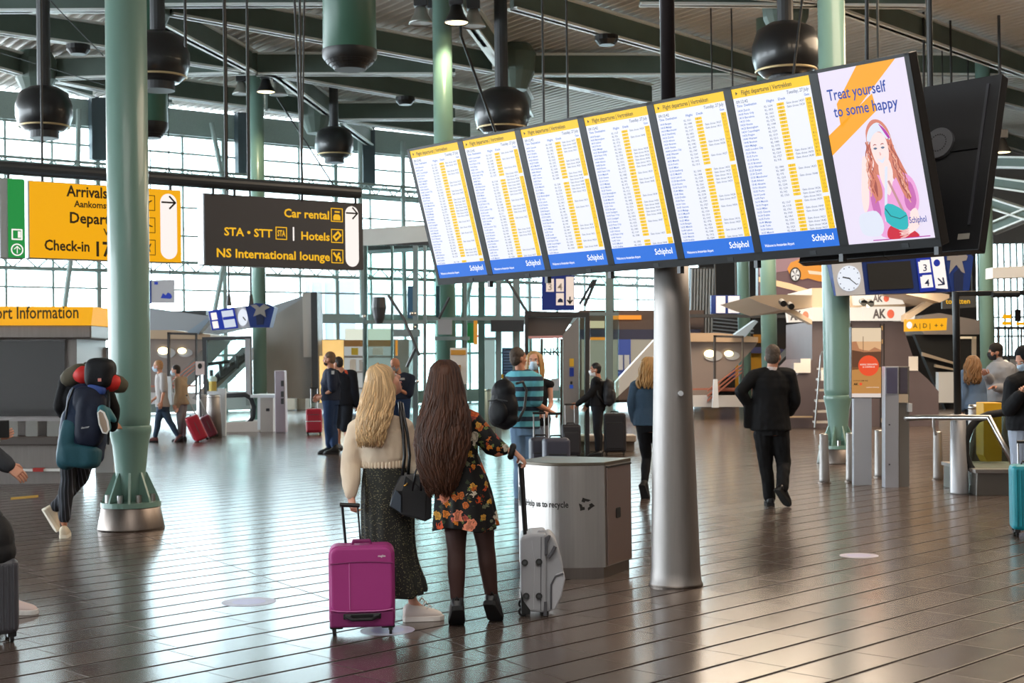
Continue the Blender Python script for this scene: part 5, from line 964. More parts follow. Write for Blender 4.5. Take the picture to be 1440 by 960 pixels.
# ================================================================ LUGGAGE
def wheel(root, c, r=.025, w_=.02, ax=V((1, 0, 0))):
    MB().tube([c - ax * w_ / 2, c + ax * w_ / 2], r, 14).build('wheel', RUBBER, root)
def suitcase(label, loc, yaw, w_, h, d, m, handle=.0, group=None, ribs=False, tilt=0., hm=None, wheels=4, hand_w=.16):
    """upright case: origin on the floor, front towards -y before turning"""
    root = thing('suitcase', label, 'suitcase', loc, group); M_ = Matrix.Rotation(yaw, 3, 'Z') @ Matrix.Rotation(tilt, 3, 'X'); o = V(loc)
    T = lambda x, y, z: o + M_ @ V((x, y, z)); X, Y, Z = M_ @ V((1, 0, 0)), M_ @ V((0, 1, 0)), M_ @ V((0, 0, 1)); z0 = .05
    MB().box(T(0, 0, z0 + h / 2), (w_, d, h), X, Y, Z).build('shell', m, root, bevel=min(.045, d * .2), seg=4)
    if ribs:
        for k in range(8): MB().box(T(-w_ * .38 + k * w_ * .108, -d / 2, z0 + h / 2), (.012, .014, h * .86), X, Y, Z).build('rib', m, root, bevel=.004)
    else:
        MB().box(T(0, -d / 2, z0 + h * .42), (w_ * .8, .03, h * .66), X, Y, Z).build('front_pocket', m, root, bevel=.014, seg=3); MB().box(T(0, -d / 2 - .012, z0 + h * .76), (w_ * .7, .012, .012), X, Y, Z).build('zip', DKGREY, root)
    MB().tube([T(w_ / 2 - .01, -d * .0, z0 + .02), T(w_ / 2 + .003, 0, z0 + h * .5), T(w_ / 2 - .01, 0, z0 + h - .02)], .006, 6).build('side_zip', DKGREY, root)
    MB().tube([T(-.07, 0, z0 + h - .005), T(-.06, 0, z0 + h + .025), T(.06, 0, z0 + h + .025), T(.07, 0, z0 + h - .005)], .01, 8).build('carry_grip', BLACK, root)
    for sx in (-1, 1):
        for sy in ((-1, 1) if wheels == 4 else (1,)): wheel(root, T(sx * (w_ / 2 - .045), sy * (d / 2 - .04), .026), .026, .022, X); MB().box(T(sx * (w_ / 2 - .045), sy * (d / 2 - .04), .05), (.05, .045, .03), X, Y, Z).build('wheel_fork', BLACK, root)
    if handle:
        hw = hand_w / 2; hr = MB()
        for sx in (-1, 1): hr.tube([T(sx * hw, d / 2 - .03, z0 + h - .03), T(sx * hw, d / 2 - .03, z0 + h + handle)], .0085, 8)
        g = hr.build('telescopic_handle', hm or CHROME, root); MB().tube([T(-hw - .01, d / 2 - .03, z0 + h + handle), T(hw + .01, d / 2 - .03, z0 + h + handle)], .015, 10).build('grip', BLACK, g)
    return root
# magenta soft case ------------------------------------------------------------------------
MAG = mat('magenta_fabric', '#a8337f', .55, bump=.15, bscale=400); MAGL = mat('magenta_piping', '#c56aa6', .5); MAGD = mat('magenta_dark_fabric', '#7f2160', .6, bump=.15, bscale=400)
ms = flo(507.5, 893); Ym = ms.y; ms.y += .1
sc_ = thing('suitcase', 'magenta soft suitcase standing behind the blonde woman', 'suitcase', ms)
T = lambda x, y, z: ms + Matrix.Rotation(.10, 3, 'Z') @ V((x, y, z)); X, Y = Matrix.Rotation(.10, 3, 'Z') @ V((1, 0, 0)), Matrix.Rotation(.10, 3, 'Z') @ V((0, 1, 0))
w_, h, d = .405, .50, .22; z0 = .045
def rbox(x0, x1, y0, y1, zb, zt, r=.05, taper=.0):
    """front outline with round corners, extruded in y"""
    pts = []
    for cx, cz, a0 in ((x1 - r, zt - r, 0), (x0 + r, zt - r, 90), (x0 + r, zb + r, 180), (x1 - r, zb + r, 270)):
        for k in range(7): a = math.radians(a0 + 15 * k); pts.append((cx + r * math.cos(a), cz + r * math.sin(a)))
    return MB().prism([T(x, y0, z) for x, z in pts], Y * (y1 - y0))
rbox(-w_ / 2, w_ / 2, -d / 2 + .02, d / 2, z0, z0 + h, .055).build('shell', MAG, sc_, bevel=.018, seg=3)
rbox(-w_ / 2 + .012, w_ / 2 - .012, -d / 2 - .012, -d / 2 + .05, z0 + .10, z0 + h - .005, .05).build('front_panel', MAG, sc_, bevel=.016, seg=3)
MB().box(T(0, -d / 2 + .02, z0 + .055), (w_ - .01, .05, .10), X, Y).build('lower_panel', MAGD, sc_, bevel=.015, seg=3)
pt = [T(x, -d / 2 - .013, z0 + h - .105 + .012 * math.cos(x / .19 * 1.5)) for x in [-.19 + .38 * k / 14 for k in range(15)]]
MB().tube(pt, .0045, 8).build('pocket_seam', MAGD, sc_); MB().tube([T(-.075, -d / 2 - .013, z0 + h - .10), T(-.075, -d / 2 - .014, z0 + .115)], .003, 6).build('piping', MAGL, sc_)
MB().tube([T(x, -d / 2 - .012, z0 + .105 + .012 * (abs(x) / .19) ** 4) for x in [-.19 + .38 * k / 14 for k in range(15)]], .004, 6).build('lower_piping', MAGL, sc_)
gp = MB().tube([T(-.10, -d / 2 - .012, z0 + .075), T(-.06, -d / 2 - .035, z0 + .06), T(.06, -d / 2 - .035, z0 + .06), T(.10, -d / 2 - .012, z0 + .075)], .011, 10).build('lower_grip', BLACK, sc_)
MB().box(T(0, -d / 2 - .008, z0 + .075), (.23, .012, .035), X, Y).build('grip_base', BLACK, sc_, bevel=.006)
for x in (-.085, .085): MB().box(T(x, -d / 2 - .016, z0 + .072), (.035, .014, .026), X, Y).build('grip_clip', DKGREY, sc_, bevel=.004)
for sx in (-1, 1):
    for sy in (-1, 1):
        MB().box(T(sx * (w_ / 2 - .045), sy * (d / 2 - .035), z0 + .02), (.085, .06, .05), X, Y).build('corner_guard', BLACK, sc_, bevel=.01); MB().tube([T(sx * (w_ / 2 - .03), sy * (d / 2 - .02), z0 + .015), T(sx * (w_ / 2 - .03), sy * (d / 2 - .02), .028)], .014, 8).build('wheel_fork', BLACK, sc_)
        wheel(sc_, T(sx * (w_ / 2 - .03), sy * (d / 2 - .02), .023), .023, .018, X)
text('maglite', .02, T(.10, -d / 2 - .016, z0 + h - .065), X, Z1, WHITE, sc_, 'badge', width=.045)
MB().box(T(w_ / 2 + .004, -.02, z0 + h * .62), (.012, .03, .1), X, Y).build('side_grip', BLACK, sc_, bevel=.004)
MB().tube([T(-.06, 0, z0 + h - .01), T(-.05, 0, z0 + h + .02), T(.05, 0, z0 + h + .02), T(.06, 0, z0 + h - .01)], .012, 8).build('carry_grip', MAGD, sc_)
hl, hr_ = at(481, 711, Ym + .17), at(503, 712, Ym + .17)
hd = MB().tube([at(487, 775, Ym + .17), hl], .009, 10).tube([at(508, 775, Ym + .17), hr_], .006, 10).build('telescopic_handle', mat('handle_gunmetal', '#2c2d30', .3, .6), sc_)
MB().tube([at(478, 709.5, Ym + .17), at(506, 710.5, Ym + .17)], .014, 10).build('grip', BLACK, hd)
# silver case seen from its side --------------------------------------------------------------
SIL = mat('silver_fabric', '#a9abb0', .5, bump=.12, bscale=300); SILD = mat('silver_dark_trim', '#55565c', .5)
sl = flo(761, 867); Ys = sl.y; sl.y += .18
si = thing('suitcase', 'silver grey suitcase seen from its side with four black studs', 'suitcase', sl)
def side(n, pts, m, y0, dep, **k): return MB().prism([at(x, y, Ys + y0) for x, y in pts], (0, dep, 0)).build(n, m, si, **k)
side('shell', [(731, 760), (733, 755), (748, 751), (768, 750), (769, 800), (769, 862), (742, 860), (736, 846), (732, 830)], SIL, 0, .38, bevel=.018, seg=3)
side('front_pocket', [(767, 752), (776, 752), (783, 764), (791, 790), (793, 808), (788, 838), (778, 858), (767, 863)], SIL, .02, .34, bevel=.02, seg=3)
side('lower_pocket', [(775, 820), (781, 808), (793, 804), (795, 814), (790, 838), (780, 858), (775, 858)], mat('silver_pocket', '#bcbec4', .5), .0, .37, bevel=.012, seg=3)
MB().tube([at(x, y, Ys - .006) for x, y in ((775, 856), (775, 822), (781, 810), (792, 806))], .006, 8).build('pocket_zip', SILD, si)
side('dark_trim', [(766, 756), (772, 752), (775, 753), (770, 764), (770, 780), (766, 781)], SILD, -.012, .02, bevel=.004); MB().tube([at(x, y, Ys - .006) for x, y in ((771, 784), (776, 778), (781, 768))], .012, 8).build('side_strap', SILD, si)
side('corner_guard', [(732, 832), (736, 845), (746, 858), (746, 864), (733, 864)], BLACK, -.006, .40, bevel=.006); side('rear_strip', [(765, 846), (769, 846), (769, 866), (764, 866)], SILD, -.006, .4)
MB().tube([at(761, 755, Ys - .004), at(760.5, 858, Ys - .004)], .0022, 6).build('side_seam', SILD, si); MB().tube([at(748, 760, Ys - .003), at(752, 790, Ys - .003), at(750, 856, Ys - .003)], .002, 6).build('side_seam', LGREY, si)
for x, y in ((738, 791), (758, 790), (740, 838), (758, 838)):
    MB().tube([at(x, y, Ys + .01), at(x, y, Ys - .016)], .022, 16).build('stud', BLACK, si); MB().tube([at(x, y, Ys - .016), at(x, y, Ys - .022)], .011, 12).build('stud_cap', DKGREY, si)
for yy in (.04, .34):
    wheel(si, V((at(735, 862, Ys).x, Ys + yy, .03)), .03, .03, V((0, 1, 0))); MB().tube([V((at(735, 862, Ys).x, Ys + yy - .017, .03)), V((at(735, 862, Ys).x, Ys + yy - .02, .03))], .014, 12).build('wheel_hub', GREYM, si); MB().box((at(766, 862, Ys).x, Ys + yy, .02), (.05, .03, .04)).build('foot', BLACK, si)
side('top_plate', [(733, 757), (738, 752), (748, 750), (748, 754)], BLACK, .06, .22); MB().tube([at(755, 751, Ys + .1), at(758, 747, Ys + .1), at(766, 747, Ys + .1), at(769, 752, Ys + .1)], .01, 8).build('carry_grip', SIL, si); side('top_latch', [(758, 748), (764, 747), (765, 750), (759, 751)], SILD, .12, .1)
hb = MB().tube([at(738.5, 755, Ys + .10), at(731.5, 655, Ys + .06)], .0125, 10).tube([at(740, 754, Ys + .26), at(734, 655, Ys + .22)], .0125, 10).build('telescopic_handle', BLACK, si)
MB().tube([at(731.5, 654, Ys + .03), at(734.5, 653, Ys + .26)], .016, 10).build('grip', BLACK, hb)
# black handbag ---------------------------------------------------------------------------------
LEA = mat('black_leather', '#16171b', .36, bump=.1, bscale=150); Yb = 9.02
hbg = thing('handbag', 'black leather tote hanging from the blonde woman\'s right shoulder', 'bag', at(580, 730, Yb))
MB().loft([[at(x, y, Yb + dy) for x, y in ring] + [at(x, y, Yb + .14) for x, y in ring[::-1]] for dy, ring in ((0, [(548, 712), (566, 722), (598, 731), (607, 729)]), (-.01, [(552, 690), (566, 690), (600, 692), (607, 690)]), (.02, [(563, 668), (570, 666), (600, 668), (606, 668)]))]).build('body', LEA, hbg, bevel=.008, seg=2)
MB().prism([at(x, y, Yb - .012) for x, y in ((566, 722), (598, 731), (600, 692), (570, 668), (565, 690))], (0, .006, 0)).build('front_panel', LEA, hbg, bevel=.003)
MB().prism([at(x, y, Yb - .03) for x, y in ((548, 711), (564, 721), (564, 697), (556, 688))], (0, .02, 0)).build('side_gusset', mat('leather_bluish', '#3d4753', .3), hbg, bevel=.003)
MB().tube([at(x, y, Yb + d_) for x, y, d_ in ((566, 668, .02), (569, 640, .05), (567, 610, .08), (563, 580, .12), (562, 566, .2), (566, 572, .3))], .011, 8).build('strap', LEA, hbg, smooth=True)
MB().tube([at(x, y, Yb + d_) for x, y, d_ in ((574, 668, .08), (576, 640, .09), (573, 610, .1), (567, 580, .14), (565, 567, .2))], .010, 8).build('strap', LEA, hbg, smooth=True)
MB().tube([at(x, y, Yb - .01) for x, y in ((580, 690), (584, 664), (588, 655), (591, 664), (592, 690))], .006, 8).build('top_handle', LEA, hbg, smooth=True)
MB().tube([at(x, y, Yb - .018) for x, y in ((568, 683), (571, 682), (573, 679))], .006, 8).build('clasp', mat('brass', '#b08a4a', .3, 1.), hbg); MB().prism([at(x, y, Yb - .02) for x, y in ((588, 690), (592, 690), (592, 704), (588, 705))], (0, .006, 0)).build('leather_tag', LEA, hbg)
# other cases -----------------------------------------------------------------------------------
REDC = mat('red_case', '#a3152c', .45); GRYC = mat('slate_case', '#4b4c5b', .45); BLKC = mat('charcoal_case', '#25242a', .5); TEAL = mat('teal_case', '#0c8f9e', .4)
b = flo(442, 611); suitcase('red suitcase standing left of the standing officer', b, .05, .37, .56, .25, REDC, .48, 'red suitcases'); MB().box(b + V((0, -.145, .32)), (.36, .01, .014)).build('reflective_strip', LGREY, bpy.data.objects['suitcase.002'] if 'suitcase.002' in bpy.data.objects else None)
b = flo(283, 620); suitcase('bright red suitcase tilted behind the woman in the beige blazer', V((b.x + .06, b.y - .15, .0)), -1.25, .42, .56, .28, REDC, .45, 'red suitcases', tilt=.42)
b = flo(294, 617); suitcase('dark red suitcase leaning behind the bright red one', V((b.x - .0, b.y + .5, .0)), -1.25, .40, .5, .24, mat('dark_red_case', '#5c1226', .5), .4, 'red suitcases', tilt=.42)
b = at(760, 700, 16.6); b.z = 0; suitcase('slate grey suitcase held by the man in the striped shirt, nearer one', V((at(783, 700, 16.2).x, 16.2, 0)), .1, .30, .74, .24, GRYC, .27, 'slate suitcases', hand_w=.13)
suitcase('slate grey suitcase held by the man in the striped shirt, farther one', V((at(761, 700, 16.75).x, 16.75, 0)), .1, .26, .72, .24, mat('slate_case_dark', '#3d3f4c', .45), .28, 'slate suitcases', hand_w=.13)
b = flo(803, 644); suitcase('black cabin suitcase with raised chrome handle held by the boy', b, .08, .33, .52, .22, BLKC, .34, 'black suitcases by the elevator')
b = flo(865, 639); suitcase('large black suitcase standing behind the boy', b, -.06, .39, .68, .28, BLKC, .0, 'black suitcases by the elevator')
b = flo(1449, 752); suitcase('teal hard suitcase cut by the right edge of the picture', b, -.2, .34, .60, .26, TEAL, .2, None, ribs=True)
b = flo(-12, 902); suitcase('dark grey ribbed suitcase cut by the left edge, under the black bag', b, .5, .30, .46, .24, mat('ribbed_grey_case', '#4b4c52', .4), .0, None, ribs=True)
c = at(-8, 790, 8.75); kb = thing('soft_bag', 'soft black bag resting on the ribbed grey suitcase at left', 'bag', V((c.x, c.y, .51)))
MB().ell(c + V((0, .0, .13)), .12, .13, .17).ell(c + V((.03, 0, .06)), .10, .12, .10).build('body', mat('black_nylon', '#17181b', .7, bump=.2, bscale=40), kb, remesh=.012, sm=3); MB().tube([c + V((-.05, 0, .28)), c + V((0, 0, .36)), c + V((.05, 0, .28))], .01, 8).build('strap', BLACK, kb)
# ================================================================ PEOPLE
SKIN = mat('skin_light', '#d39a80', .55); SKIN2 = mat('skin_tan', '#b97f63', .55); MASKM = mat('mask_blue', '#bcd3e6', .7); MASKB = mat('mask_black', '#1c1c1f', .8)
EYEW = mat('eye_white', '#e6e2dc', .3); EYED = mat('eye_dark', '#2a1d16', .3); LIPM = mat('lips', '#a8584e', .5); BROWM = mat('brow_dark', '#3a2a20', .8)
def fabric(n, c, bump=.25, sc=90, rough=.85, **k): return mat(n, c, rough, bump=bump, bscale=sc, spec=.25, **k)
def islandmat(n, c, rough=.45, var=.35):
    if n in MATS: return MATS[n]
    m = mat(n, c, rough); nt = m.node_tree; b = nt.nodes['Principled BSDF']; g = nt.nodes.new('ShaderNodeNewGeometry'); mr = nt.nodes.new('ShaderNodeMapRange'); mr.inputs[3].default_value = 1 - var; mr.inputs[4].default_value = 1 + var
    mx = nt.nodes.new('ShaderNodeMix'); mx.data_type = 'RGBA'; mx.blend_type = 'MULTIPLY'; mx.inputs[0].default_value = 1; mx.inputs[6].default_value = lin(c)
    nt.links.new(g.outputs['Random Per Island'], mr.inputs[0]); nt.links.new(mr.outputs[0], mx.inputs[7]); nt.links.new(mx.outputs[2], b.inputs['Base Color']); b.inputs['Specular IOR Level'].default_value = .35; return m
def lerp(a, b, t): return a + (b - a) * t
class Fig:
    def __init__(s, label, Y, foot, H=1.72, yaw=0., lean=(0, 0), fem=False, **ov):
        """yaw 0 = back to us; foot = pixel on the floor under the body; overrides give a joint as (px, py, dy)"""
        s.Y = Y; s.H = H; s.fem = fem; s.yaw = math.radians(yaw); s.f = V((math.sin(s.yaw), math.cos(s.yaw), 0)); s.r = V((math.cos(s.yaw), -math.sin(s.yaw), 0))
        g = at(foot[0], foot[1], Y); g.z = 0; s.g = g; k = H / 1.75; sw = (.165 if fem else .19) * k; hw = .088 * k
        L = V((lean[0], lean[1], 0)); P = lambda x, y, z: g + s.r * x + s.f * y + Z1 * (z * H) + L * max(0, z - .5) * 2
        J = s.J = {}
        J['pelvis'] = P(0, 0, .53); J['waist'] = P(0, 0, .63); J['chest'] = P(0, 0, .73); J['neck'] = P(0, -.01, .835); J['head'] = P(0, .025, .925)
        for n, e in (('R', 1), ('L', -1)):
            J['sh' + n] = P(e * sw, 0, .81); J['el' + n] = P(e * (sw + .05), -.02, .63); J['wr' + n] = P(e * (sw + .06), .04, .49); J['hp' + n] = P(e * hw, 0, .53); J['kn' + n] = P(e * hw * 1.0, .015, .285); J['an' + n] = P(e * hw, 0, .05); J['to' + n] = P(e * (hw + .02), .17, .015)
        s.hy = s.yaw; s.hp = 0.; s.hr = 0.
        for n, v in ov.items():
            if n in J: J[n] = at(v[0], v[1], Y + (v[2] if len(v) > 2 else 0))
        s.root = thing('person', label, 'person', V((g.x, g.y, 0))); s.vox = max(.007, Y / F * 1.1)
    def headaxes(s):
        f = V((math.sin(s.hy) * math.cos(s.hp), math.cos(s.hy) * math.cos(s.hp), math.sin(s.hp))); r = V((math.cos(s.hy), -math.sin(s.hy), 0)); u = r.cross(f)
        if s.hr: r, u = r * math.cos(s.hr) + u * math.sin(s.hr), u * math.cos(s.hr) - r * math.sin(s.hr)
        return r, f, u
    def torso(s, mb, e=0., lo=0., hi=1., hem=0., seg=20):
        J = s.J; k = s.H / 1.75; fm = s.fem
        pts = [(0, J['pelvis'] - Z1 * .08, .155, .115), (.12, J['pelvis'], .175 if fm else .165, .125), (.3, lerp(J['pelvis'], J['waist'], .6), .15 if fm else .16, .112), (.42, J['waist'], .128 if fm else .152, .1), (.62, lerp(J['waist'], J['chest'], .7), .145 if fm else .17, .112), (.8, J['chest'], .155 if fm else .185, .115), (.92, lerp(J['chest'], J['neck'], .62), .13 if fm else .165, .09), (1., lerp(J['chest'], J['neck'], .9), .07, .065)]
        sr = (J['shR'] - J['shL']); sr.z *= .6; sr.normalize()
        rings = []
        for t, c, a, b in pts:
            if t < lo - .001 or t > hi + .001: continue
            r = lerp(s.r, sr, t).normalized(); f = Z1.cross(r); A, B = (a * k + e + hem * (1 - t)), (b * k + e + hem * (1 - t))
            rings.append([c + r * (A * math.cos(2 * math.pi * j / seg)) + f * (B * math.sin(2 * math.pi * j / seg)) for j in range(seg)])
        mb.loft(rings); return mb
    def arm(s, mb, n, e=0., to=2., cuff=0.):
        J = s.J; k = s.H / 1.75 * (.86 if s.fem else 1); sh, el, wr = J['sh' + n], J['el' + n], J['wr' + n]; neck = lerp(J['chest'], J['neck'], .75)
        mb.caps([lerp(neck, sh, .35), sh], [.055 * k + e, .056 * k + e])
        if to <= 1: mb.caps([sh, lerp(sh, el, to)], [.054 * k + e, .050 * k + e * 1.3 + cuff]); return mb
        q = lerp(el, wr, min(1, to - 1)); mb.caps([sh, lerp(sh, el, .5), el], [.054 * k + e, .047 * k + e, .041 * k + e]); mb.caps([el, lerp(el, q, .35), q], [.041 * k + e, .041 * k + e, .029 * k + e + cuff]); return mb
    def leg(s, mb, n, e=0., to=2., flare=0.):
        J = s.J; k = s.H / 1.75; hp, kn, an = J['hp' + n], J['kn' + n], J['an' + n]
        if to <= 1: mb.caps([hp, lerp(hp, kn, to)], [.088 * k + e, .068 * k + e * 1.4]); return mb
        mb.caps([hp, lerp(hp, kn, .5), kn], [.088 * k + e, .073 * k + e, .054 * k + e]); q = lerp(kn, an, to - 1)
        bk = -s.f * .012
        if to > 1.3: mb.caps([kn, lerp(kn, an, .3) + bk, q], [.054 * k + e, .055 * k + e, lerp(.055, .035, max(0, (to - 1.3) / .7)) * k + e + flare])
        else: mb.caps([kn, q], [.054 * k + e, .055 * k + e + flare])
        return mb
    def hand(s, mb, n, fdir, pdir, curl=.5, grip=False):
        """five fingers; fdir wrist->knuckles, pdir = where the palm faces"""
        k = s.H / 1.75 * (.9 if s.fem else 1.); w0 = s.J['wr' + n]; d = V(fdir).normalized(); p = V(pdir); p = (p - d * p.dot(d)).normalized(); t = d.cross(p) * (1 if n == 'R' else -1)
        # thumb side is t
        mb.loft([[w0 + d * (l * k) + (t * math.cos(a) * wd + p * math.sin(a) * th) * k for a in [2 * math.pi * i / 12 for i in range(12)]] for l, wd, th in ((-.02, .026, .02), (.0, .027, .02), (.03, .036, .017), (.06, .042, .015), (.085, .041, .013), (.095, .036, .009))])
        for i, (o, L_) in enumerate(((.031, .072), (.011, .08), (-.010, .074), (-.030, .058))):
            q = w0 + (d * .078 + t * o) * k; ang = .25 if not grip else .5; pts = [q]; c = curl * (1.05 - .06 * i)
            for sg in (.45, .32, .25): dd = d * math.cos(ang) + p * math.sin(ang); q = q + dd * (L_ * sg * k); pts.append(q); ang += c
            mb.caps(pts, [.0098 * k, .0092 * k, .0085 * k, .0072 * k], 8)
        q = w0 + (d * .022 + t * .03) * k; a1 = (t * .75 + d * .75 + p * .35).normalized(); q1 = q + a1 * .035 * k; a2 = (t * .2 + d * .85 + p * (.5 + curl * .6)).normalized(); q2 = q1 + a2 * .03 * k; a3 = (d * .7 - t * .1 + p * (.5 + curl)).normalized()
        mb.caps([q, q1, q2, q2 + a3 * .022 * k], [.014 * k, .0115 * k, .0105 * k, .008 * k], 8)
    def body(s, skin=None, hands=None, arms=(2, 2), face=True, legs=True):
        J = s.J; mb = MB(); k = s.H / 1.75; r, f, u = s.headaxes(); h = J['head']; ax = (r, f, u)
        s.torso(mb, -.012)
        for n in 'RL':
            s.arm(mb, n, -.006)
            if legs: s.leg(mb, n, -.008); mb.caps([J['an' + n] + V((0, 0, .02)), lerp(J['an' + n], J['to' + n], .3), lerp(J['an' + n], J['to' + n], .6)], [.034 * k, .026 * k, .018 * k])
        mb.caps([J['neck'] - Z1 * .03, lerp(J['neck'], h, .5) - f * .012, h - u * .04], [.062 * k, .053 * k, .055 * k])
        mb.ell(h + u * .03 * k - f * .008, .077 * k, .098 * k, .1 * k, ax); mb.ell(h - u * .03 * k + f * .025 * k, .062 * k, .07 * k, .088 * k, ax); mb.ell(h - u * .095 * k + f * .052 * k, .032 * k, .032 * k, .026 * k, ax)
        if face:
            mb.caps([h + u * .012 * k + f * .088 * k, h - u * .028 * k + f * .108 * k], [.010 * k, .015 * k]); mb.ell(h + u * .03 * k + f * .078 * k, .05 * k, .02 * k, .014 * k, ax); mb.ell(h - u * .07 * k + f * .083 * k, .024 * k, .014 * k, .014 * k, ax)
            for e in (-1, 1): mb.ell(h + r * (e * .078 * k) - f * .008 - u * .012 * k, .012 * k, .021 * k, .032 * k, ax); mb.ell(h + r * (e * .042 * k) - u * .03 * k + f * .062 * k, .024 * k, .02 * k, .022 * k, ax)
        o = mb.build('body', skin or SKIN, s.root, remesh=s.vox if s.Y > 12 else .009, sm=3)
        hm = MB()
        for n in 'RL':
            fd, pd, cu = (hands or {}).get(n, (J['wr' + n] - J['el' + n], s.f * .3 - s.r * (1 if n == 'R' else -1), .4)); s.hand(hm, n, fd, pd, cu)
        off = OFF[o.name]; me = o.data; bm = bmesh.new(); bm.from_mesh(me); vs = [bm.verts.new(p - off) for p in hm.v]
        for q in hm.f:
            try: bm.faces.new([vs[i] for i in q]).smooth = True
            except ValueError: pass
        bmesh.ops.recalc_face_normals(bm, faces=bm.faces); bm.to_mesh(me); bm.free(); s.b = o
        if face:
            P = lambda a, b, c: h + (r * a + f * b + u * c) * k
            for e in (-1, 1):
                ey = MB().ell(P(e * .033, .083, .012), .013 * k, .008 * k, .008 * k, ax, 10, 8).build('eye', EYEW, s.root, smooth=True); MB().ell(P(e * .033, .0885, .012), .0062 * k, .004 * k, .0065 * k, ax, 8, 6).build('iris', EYED, ey)
                MB().caps([P(e * .018, .096, .030), P(e * .034, .093, .034), P(e * .05, .082, .029)], [.003, .004, .0025], 6).build('eyebrow', s.browm if hasattr(s, 'browm') else BROWM, s.root)
            MB().caps([P(-.022, .094, -.064), P(0, .1005, -.062), P(.022, .094, -.064)], [.003, .0055, .003], 8).build('mouth', LIPM, s.root, smooth=True)
        return o
    def mask(s, m=None):
        r, f, u = s.headaxes(); h = s.J['head']; k = s.H / 1.75; rings = []
        for z, b, w_ in ((.0, .114, .056), (-.03, .126, .066), (-.065, .114, .066), (-.1, .095, .055), (-.115, .07, .045)):
            rings.append([h + (u * z + r * (w_ * math.sin(a)) + f * (b * math.cos(a) - .02 * math.sin(a) ** 2)) * k for a in [-1.35 + 2.7 * i / 10 for i in range(11)]])
        o = MB().loft(rings, False, False).build('face_mask', m or MASKM, s.root, smooth=True); md = o.modifiers.new('t', 'SOLIDIFY'); md.thickness = .004
        for e in (-1, 1): MB().tube([h + (r * e * .064 + f * .06 - u * .02) * k, h + (r * e * .086 - f * .005 - u * .0) * k], .0025, 5).build('mask_loop', m or MASKM, o)
    def top(s, name, m, sl=2., e=.014, hem=0., lo=.12, wob=.006, vox=None, arms='RL', cuff=0., collar=False, extra=None):
        mb = MB(); s.torso(mb, e, lo, 1., hem)
        for n in arms: s.arm(mb, n, e, sl, cuff)
        if collar: mb.caps([s.J['neck'] - Z1 * .045, s.J['neck'] + Z1 * .005], [.066 + e * .4, .06 + e * .4])
        if extra: extra(mb)
        return mb.build(name, m, s.root, remesh=vox or max(.008, s.vox), sm=3, wob=wob)
    def pants(s, name, m, to=1.92, e=.014, flare=0., wob=.006, vox=None, hi=.42):
        mb = MB(); s.torso(mb, e * .9, 0, hi)
        for n in 'RL': s.leg(mb, n, e, to, flare)
        return mb.build(name, m, s.root, remesh=vox or max(.008, s.vox), sm=3, wob=wob)
    def shoes(s, m, sole=None, name='shoe', boot=0., only='RL', L_=None):
        k = s.H / 1.75
        for n in only:
            an, to = s.J['an' + n], s.J['to' + n]; d = (to - an); ln = L_ or .27 * k; d.normalize(); u = (Z1 - d * d.z).normalized(); r = d.cross(u); heel = an - d * (.07 * k) - u * .07 * k
            if abs(d.z) < .5: d.z = 0; d.normalize(); u = V((0, 0, 1)); r = d.cross(u); heel = an - d * (.07 * k); heel.z = 0.
            if heel.z < 0: heel.z = 0
            R_ = lambda l, w_, h0, h1: [heel + d * (l * ln) + r * (w_ * k * math.cos(a)) + u * ((h0 + (h1 - h0) * (.5 + .5 * math.sin(a))) * k) for a in [2 * math.pi * i / 14 for i in range(14)]]
            up_ = MB().loft([R_(.0, .026, .02, .085), R_(.05, .04, .01, .112 + boot), R_(.2, .047, .01, .13 + boot), R_(.36, .05, .01, .118 + boot * .6), R_(.5, .052, .01, .098), R_(.7, .055, .01, .08), R_(.88, .05, .01, .066), R_(.98, .03, .012, .045)]).build(name, m, s.root, sub=1)
            n_ = 9; lf = [(0, .026), (.04, .042), (.3, .046), (.5, .05), (.72, .057), (.88, .052), (.97, .034), (1.0, .012)]
            ol = [heel + d * (l * ln * 1.01) + r * (w_ * k) for l, w_ in lf] + [heel + d * (l * ln * 1.01) - r * (w_ * k) for l, w_ in lf[::-1]]
            MB().prism([p for p in ol], u * .034 * k).build('sole', sole or RUBBER, up_, bevel=.004)
    def cap_hair(s, m, style='short'):
        """close hair shell over the skull, strands for texture"""
        r, f, u = s.headaxes(); h = s.J['head']; k = s.H / 1.75; ax = (r, f, u); mb = MB()
        mb.ell(h + u * .045 * k - f * .018 * k, .083 * k, .098 * k, .094 * k, ax); mb.ell(h + u * .0 * k - f * .045 * k, .078 * k, .066 * k, .09 * k, ax)
        o = mb.build('hair', m, s.root, remesh=max(.007, s.vox * .7), sm=2, wob=.004, wsc=40); return o
    def long_hair(s, m, n, guide, rad=.012, seed=1, wave=.012, base=True, amin=-3.5, amax=.35, nb=2):
        """guide: list of (t, centre point, half width, half depth); strands run from the crown down over the back"""
        r, f, u = s.headaxes(); rr = random.Random(seed); mb = MB(); k = s.H / 1.75; h = s.J['head']
        if base:
            b = MB(); b.ell(h + u * .04 * k - f * .012 * k, .088 * k, .108 * k, .098 * k, (r, f, u))
            rings = [[c + r0 * (a * .93 * math.cos(q)) + f0 * (d * .9 * math.sin(q)) for q in [2 * math.pi * i / 18 for i in range(18)]] for c, a, d, r0, f0 in guide[:-nb]]; b.loft(rings)
            o = b.build('hair', m, s.root, remesh=.009, sm=3, wob=.008, wsc=14)
        else: o = s.root
